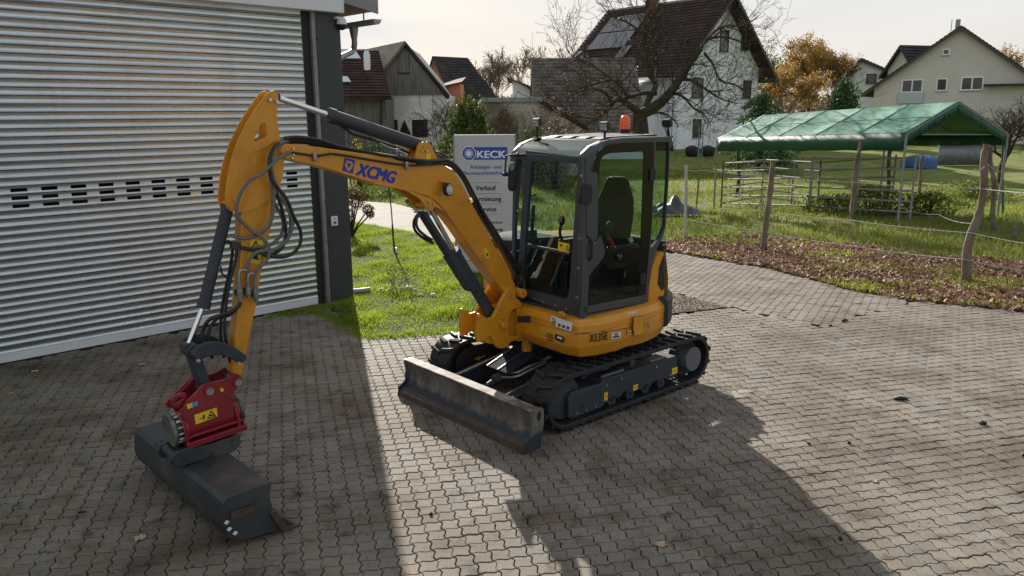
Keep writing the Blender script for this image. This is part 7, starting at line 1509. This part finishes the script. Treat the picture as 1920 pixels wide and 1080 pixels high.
for nm, (a, b, c, d) in (('roof_sheet', (eNL, eFL, rF, rN)), ('roof_sheet', (eNR, eFR, rF, rN))):
    V, F = quadgrid(a, b, c, d, 60, 10, .085); mb = MB(); mb.add([v - T0 for v in V], F); o_ = mb.build(nm, [M_tent], tent, smooth=60); so_ = o_.modifiers.new('thick', 'SOLIDIFY'); so_.thickness = .008
    mb = MB()
    for k in range(1, 5): mb.tube([p - T0 + Vector((0, 0, .012)) for p in (a.lerp(b, k / 5), a.lerp(b, k / 5).lerp(d.lerp(c, k / 5), .5), d.lerp(c, k / 5))], .013, 5)
    mb.tube([p - T0 + Vector((0, 0, .0)) for p in (a.lerp(d, .52), b.lerp(c, .52))], .012, 5); mb.build('roof_seams', [M_tent], tent)
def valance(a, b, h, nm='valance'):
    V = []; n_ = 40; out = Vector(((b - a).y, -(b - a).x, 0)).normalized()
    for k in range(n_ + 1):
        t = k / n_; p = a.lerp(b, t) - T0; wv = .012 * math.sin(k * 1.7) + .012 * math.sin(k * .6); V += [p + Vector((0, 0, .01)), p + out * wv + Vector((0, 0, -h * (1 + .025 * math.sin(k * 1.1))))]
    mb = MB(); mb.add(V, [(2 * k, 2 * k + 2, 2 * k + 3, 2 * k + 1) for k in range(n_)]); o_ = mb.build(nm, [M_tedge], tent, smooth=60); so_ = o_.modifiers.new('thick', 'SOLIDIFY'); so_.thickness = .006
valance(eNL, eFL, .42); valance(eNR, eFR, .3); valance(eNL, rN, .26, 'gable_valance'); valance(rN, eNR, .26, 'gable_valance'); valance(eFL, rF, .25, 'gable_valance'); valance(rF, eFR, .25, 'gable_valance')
mb = MB(); 
for k in range(6):
    t = k / 5; a, b, c = eNL.lerp(eFL, t), rN.lerp(rF, t), eNR.lerp(eFR, t); mb.tube([p - T0 - Vector((0, 0, .04)) for p in (a, b, c)], .02, 6)
mb.tube([rN - T0 - Vector((0, 0, .04)), rF - T0 - Vector((0, 0, .04))], .02, 6); mb.tube([eNL - T0 - Vector((0, 0, .04)), eNR - T0 - Vector((0, 0, .04))], .02, 6); mb.build('roof_frame', [M_pipe], tent)
for k, (t, e_a, e_b) in enumerate(((0, eNL, eFL), (1, eNL, eFL), (0, eNR, eFR), (.5, eNR, eFR), (1, eNR, eFR))):
    p = e_a.lerp(e_b, t); g_ = gz(p); mb = MB(); mb.tube([g_ - T0, p - T0 - Vector((0, 0, .04))], .03, 8); mb.build('leg', [M_pipe], tent)
def panel(p0, p1, label, h=1.55, rails=6, grp='steel pen panels under the tent'):
    p0, p1 = gz(p0), gz(p1); t = empty('pen_panel', label, 'fence panel', p0, group=grp); d = p1 - p0
    for q_ in (Vector(), d): mb = MB(); mb.tube([q_, q_ + Vector((0, 0, h + .08))], .028, 8); mb.build('post', [M_pipe], t)
    for k in range(rails): z_ = .20 + k * (h - .20) / (rails - 1); mb = MB(); mb.tube([Vector((0, 0, z_)), d + Vector((0, 0, z_))], .024, 6); mb.build('rail', [M_pipe], t)
    mb = MB(); mb.tube([d * .5 + Vector((0, 0, .2)), d * .5 + Vector((0, 0, h))], .014, 6); mb.build('brace', [M_pipe], t)
ns, fs_ = gz(AY(1706, 408, 19.6)), gz(AY(1352, 386, 26.9)); nr_, fr_ = gz(AY(1672, 378, 22.3)), gz(AY(1428, 370, 29.2))
ms = ns.lerp(fs_, .46); mr_ = nr_.lerp(fr_, .5)
panel(ns, ms - (ms - ns).normalized() * .05, 'galvanised pen panel on the near side, right of the middle post'); panel(ms, fs_, 'galvanised pen panel on the near side, left of the middle post'); panel(fs_, fr_, 'galvanised pen panel closing the left end of the pen'); panel(fr_, mr_, 'galvanised pen panel on the far side, left half'); panel(mr_, nr_, 'galvanised pen panel on the far side, right half')
b = gz(AY(1722, 303, 45)); mb = MB(); mb.loft([[(math.cos(a) * r_ * (1.0 + .1 * math.cos(3 * a)), math.sin(a) * r_ * .6, z_ + .06 * math.sin(2 * a)) for a in np.linspace(0, 2 * math.pi, 13)[:-1]] for r_, z_ in ((1.0, 0), (1.02, .4), (.95, .58), (.5, .66))]); mb.build('blue_tarp', [mat('blue_sheet', (.03, .10, .28), .5, var=.2, vs=4)], smooth=60, label='bright blue sheeted stack seen under the green tent', cat='tarpaulin', at=b)
b = gz(AY(1758, 303, 46)); sh = empty('tin_shed', 'low shed wall of grey corrugated sheets behind the tent', 'shed', b); mb = MB(); cv_ = []
for k in range(90): cv_.append((k * .035, .02 * math.sin(k * 1.6), 0))
mb.add(cv_ + [(x_, y_, 1.25) for x_, y_, _ in cv_], [(k, k + 1, 90 + k + 1, 90 + k) for k in range(89)]); o_ = mb.build('wall', [mat('old_tin', (.24, .25, .27), .55, .4, var=.25, vs=3)], sh, smooth=60); so_ = o_.modifiers.new('thick', 'SOLIDIFY'); so_.thickness = .01
mb = MB(); mb.prism([(-.1, -.2, 1.22), (3.3, -.2, 1.30), (3.3, -.2, 1.36), (-.1, -.2, 1.28)], (0, 1.6, .3)); mb.build('roof', [M_tred], sh)
for k, (px, D_, lab) in enumerate(((1668, 26, 'dark thin tree trunk standing inside the pen'), (1385, 31, 'thin dark trunk behind the left end of the pen'))):
    b = gz(AY(px, 300, D_)); mb = MB(); mb.tube(spl([(0, 0, 0), (.05, 0, .8), (-.04, 0, 1.7), (.08, 0, 2.6)], 3), .07, 7); mb.build('old_post', [M_bark], label=lab, cat='post', at=b)

# ================================================================== PASTURE FENCE
M_post = mat('weathered_post', (.20, .155, .115), .9, var=.35, vs=7, stretch=(1, 1, .25), col2=(.11, .085, .065), mixs=6, bump=1, bs=30)
def post(pxs, D, r, label, r1=None, nm='fence_post', m_=M_post, tilt=0, n=9):
    P_ = [AY(a, b, D + tilt * i) for i, (a, b) in enumerate(pxs)]; b = Vector((P_[0].x, P_[0].y, H(P_[0].x, P_[0].y) - .05)); P_ = [p - b for p in P_]; P_[0] = Vector((P_[0].x, P_[0].y, 0)); P_ = spl(P_, 5); k = len(P_); r1 = r1 or r * .75
    mb = MB(); rnd_ = random.Random(int(pxs[0][0])); mb.tube(P_, r, n, rs=[(r + (r1 - r) * i / (k - 1)) * (1 + rnd_.uniform(-.15, .15)) for i in range(k)])
    return mb.build(nm, [m_], smooth=50, label=label, cat='post', at=b, group='posts of the pasture fence')
D1 = G(1813, 530).y
post([(1813, 530), (1812, 490), (1817, 450), (1836, 400), (1845, 350), (1844, 300), (1850, 270)], D1, .075, 'thick crooked fence post with an S bend, nearest on the right', .045, n=12)
post([(1864, 437), (1861, 400), (1865, 350), (1858, 310), (1857, 275)], 18.0, .06, 'knotty fence post close behind the crooked one', .04)
D2 = G(1432, 468).y; post([(1432, 468), (1436, 420), (1444, 360), (1450, 300)], D2, .065, 'brown leaning fence post left of the pen corner', .05)
D3 = G(1597, 406).y; post([(1597, 406), (1602, 350), (1607, 300), (1617, 262)], D3, .065, 'tall leaning fence post in front of the middle of the green tent', .05)
post([(1284, 447), (1286, 380), (1287, 311)], G(1284, 447).y, .035, 'straight pale grey metal fence post nearest the cab', .034, m_=mat('grey_post', (.36, .36, .35), .6, var=.15, vs=8))
post([(1305, 388), (1309, 350), (1312, 305)], G(1305, 388).y, .028, 'thin tilted wooden stake behind the grey metal post', .022)
post([(1903, 470), (1902, 450), (1903, 425)], 16.4, .05, 'short fence stake at the right edge', .045)
post([(1726, 345), (1727, 315), (1729, 292)], 30, .07, 'short far stake right of the tent leg', .06)
post([(1880, 411), (1880, 340), (1880, 268)], 20.6, .028, 'green metal pole at the right front corner of the tent', .028, m_=mat('green_pole', (.04, .10, .08), .5))
M_rope = mat('fence_rope', (.42, .41, .39), .7, attr=None, var=.5, vs=60, stretch=(1, 1, 1))
def rope(pxs, Ds, label, r=.006, sag=.03):
    P_ = [AY(a, b, D) for (a, b), D in zip(pxs, Ds)]; b = P_[0].copy(); Q_ = []
    for p0, p1 in zip(P_, P_[1:]):
        for k in range(10): t = k / 10; Q_.append(p0.lerp(p1, t) - Vector((0, 0, sag * math.sin(t * math.pi))) - b)
    Q_.append(P_[-1] - b); mb = MB(); mb.tube(Q_, r, 5); mb.build('fence_rope', [M_rope], smooth=50, label=label, cat='rope', at=b, group='white ropes of the pasture fence')
dd0 = G(1284, 447).y
rope([(1286, 318), (1320, 319), (1449, 330), (1603, 342), (1843, 354), (1990, 364)], [dd0, D2 + 1.2, D2, (D2 + D1) / 2, D1 - .05, D1 - 1.5], 'topmost white rope of the pasture fence', sag=.02)
rope([(1285, 383), (1442, 397), (1601, 414), (1822, 437), (1990, 466)], [dd0, D2 - .06, (D2 + D1) / 2, D1 - .07, D1 - 1.5], 'middle white rope of the pasture fence', sag=.02)
rope([(1285, 411), (1437, 435), (1597, 461), (1811, 487), (1990, 518)], [dd0, D2 - .06, (D2 + D1) / 2, D1 - .07, D1 - 1.5], 'lowest white rope of the pasture fence', sag=.02)
rope([(1850, 306), (1869, 321), (1920, 323), (1990, 326)], [D1, 18, 18.5, 19], 'short white rope tied to the top of the knotty post', sag=.01)
rope([(1846, 312), (1828, 318), (1815, 323)], [D1 - .08, D1 - .15, D1 - .1], 'loose white rope end hanging at the crooked post', r=.009, sag=.03)
rope([(1690, 390), (1760, 402), (1830, 420)], [19.3, 17.5, D1], 'thin slack rope running from the pen to the crooked post', r=.004, sag=.05)

# ================================================================== SMALL THINGS ON THE PAVING
def oneleaf(px, py, s_, lab, m_=None):
    c = G(px, py); rnd_ = random.Random(int(px * 7 + py)); out = []; n_ = 22
    for k in range(n_): a = 2 * math.pi * k / n_; r_ = s_ * (.62 + .38 * abs(math.sin(a * 2.5))) * rnd_.uniform(.8, 1.1); out.append((math.cos(a) * r_, math.sin(a) * r_ * .8, .004 + .35 * abs(math.sin(a * 1.5 + 1)) * s_ * .5))
    mb = MB(); mb.add([(0, 0, .003)] + out, [(0, k + 1, (k + 1) % n_ + 1) for k in range(n_)]); o_ = mb.build('fallen_leaf', [m_ or M_fl], smooth=0, label=lab, cat='leaf', at=c, group='fallen leaves on the paving'); o_.rotation_euler.z = rnd_.uniform(0, 6); so_ = o_.modifiers.new('thick', 'SOLIDIFY'); so_.thickness = .0012
M_fl = mat('fallen_leaf', (.42, .27, .17), .6, var=.3, vs=20); M_fl2 = mat('dark_leaf', (.12, .06, .035), .7, var=.3, vs=20)
for px, py, s_, lab, m_ in ((262, 1010, .05, 'light tan leaf lying left of the bucket tip', M_fl), (1240, 1022, .045, 'tan leaf in the shadow at the bottom of the picture', M_fl), (268, 684, .045, 'pale leaf in front of the shutter, rightmost there', M_fl), (66, 697, .045, 'brown leaf near the shutter bottom at the far left', M_fl), (74, 701, .03, 'small brown leaf right of its neighbour near the shutter', M_fl2), (29, 722, .035, 'dark leaf at the left picture edge', M_fl2), (20, 738, .03, 'small pale leaf at the left picture edge', M_fl), (118, 716, .03, 'tiny brown leaf between the shutter and the bucket', M_fl2), (776, 636, .03, 'reddish leaf at the edge of the lawn', M_fl2), (1428, 607, .035, 'red brown leaf on the sunlit paving right of the gravel', M_fl2), (1423, 539, .035, 'dark leaf on the paving near the leaf strip', M_fl2), (1641, 903, .03, 'small tan leaf on the sunlit paving', M_fl), (850, 880, .02, 'tiny leaf in the sunny strip', M_fl2)): oneleaf(px, py, s_, lab, m_)
M_deb = mat('black_debris', (.012, .010, .009), .7)
def debris(px, py, s_, lab, st=(1, 1, 1)):
    c = G(px, py); bm = bmesh.new(); bmesh.ops.create_icosphere(bm, subdivisions=2, radius=s_); rnd_ = random.Random(int(px))
    for v in bm.verts: v.co *= rnd_.uniform(.75, 1.2); v.co.x *= st[0]; v.co.y *= st[1]; v.co.z *= st[2]
    me = bpy.data.meshes.new('debris'); bm.to_mesh(me); bm.free(); me.materials.append(M_deb); link('debris', me, None, None, lab, 'debris', 'dark crumbs on the paving', 0, c + Vector((0, 0, s_ * st[2] * .6)))
debris(1688, 749, .045, 'black splinter on the sunlit paving, the longest one', (1.5, .45, .4)); debris(1843, 796, .035, 'black lump on the sunlit paving near the right edge', (1, .7, .6)); debris(1592, 832, .015, 'dark crumb left of the black splinter'); debris(1517, 833, .012, 'tiny dark crumb on the paving below the track shadow'); debris(1576, 1012, .014, 'dark crumb at the bottom right in the sun'); debris(155, 961, .02, 'dark splinter in the shade left of the bucket', (1.6, .5, .4)); debris(808, 965, .012, 'dark crumb in the sunny strip'); debris(1919, 855, .02, 'dark crumb at the right picture edge')
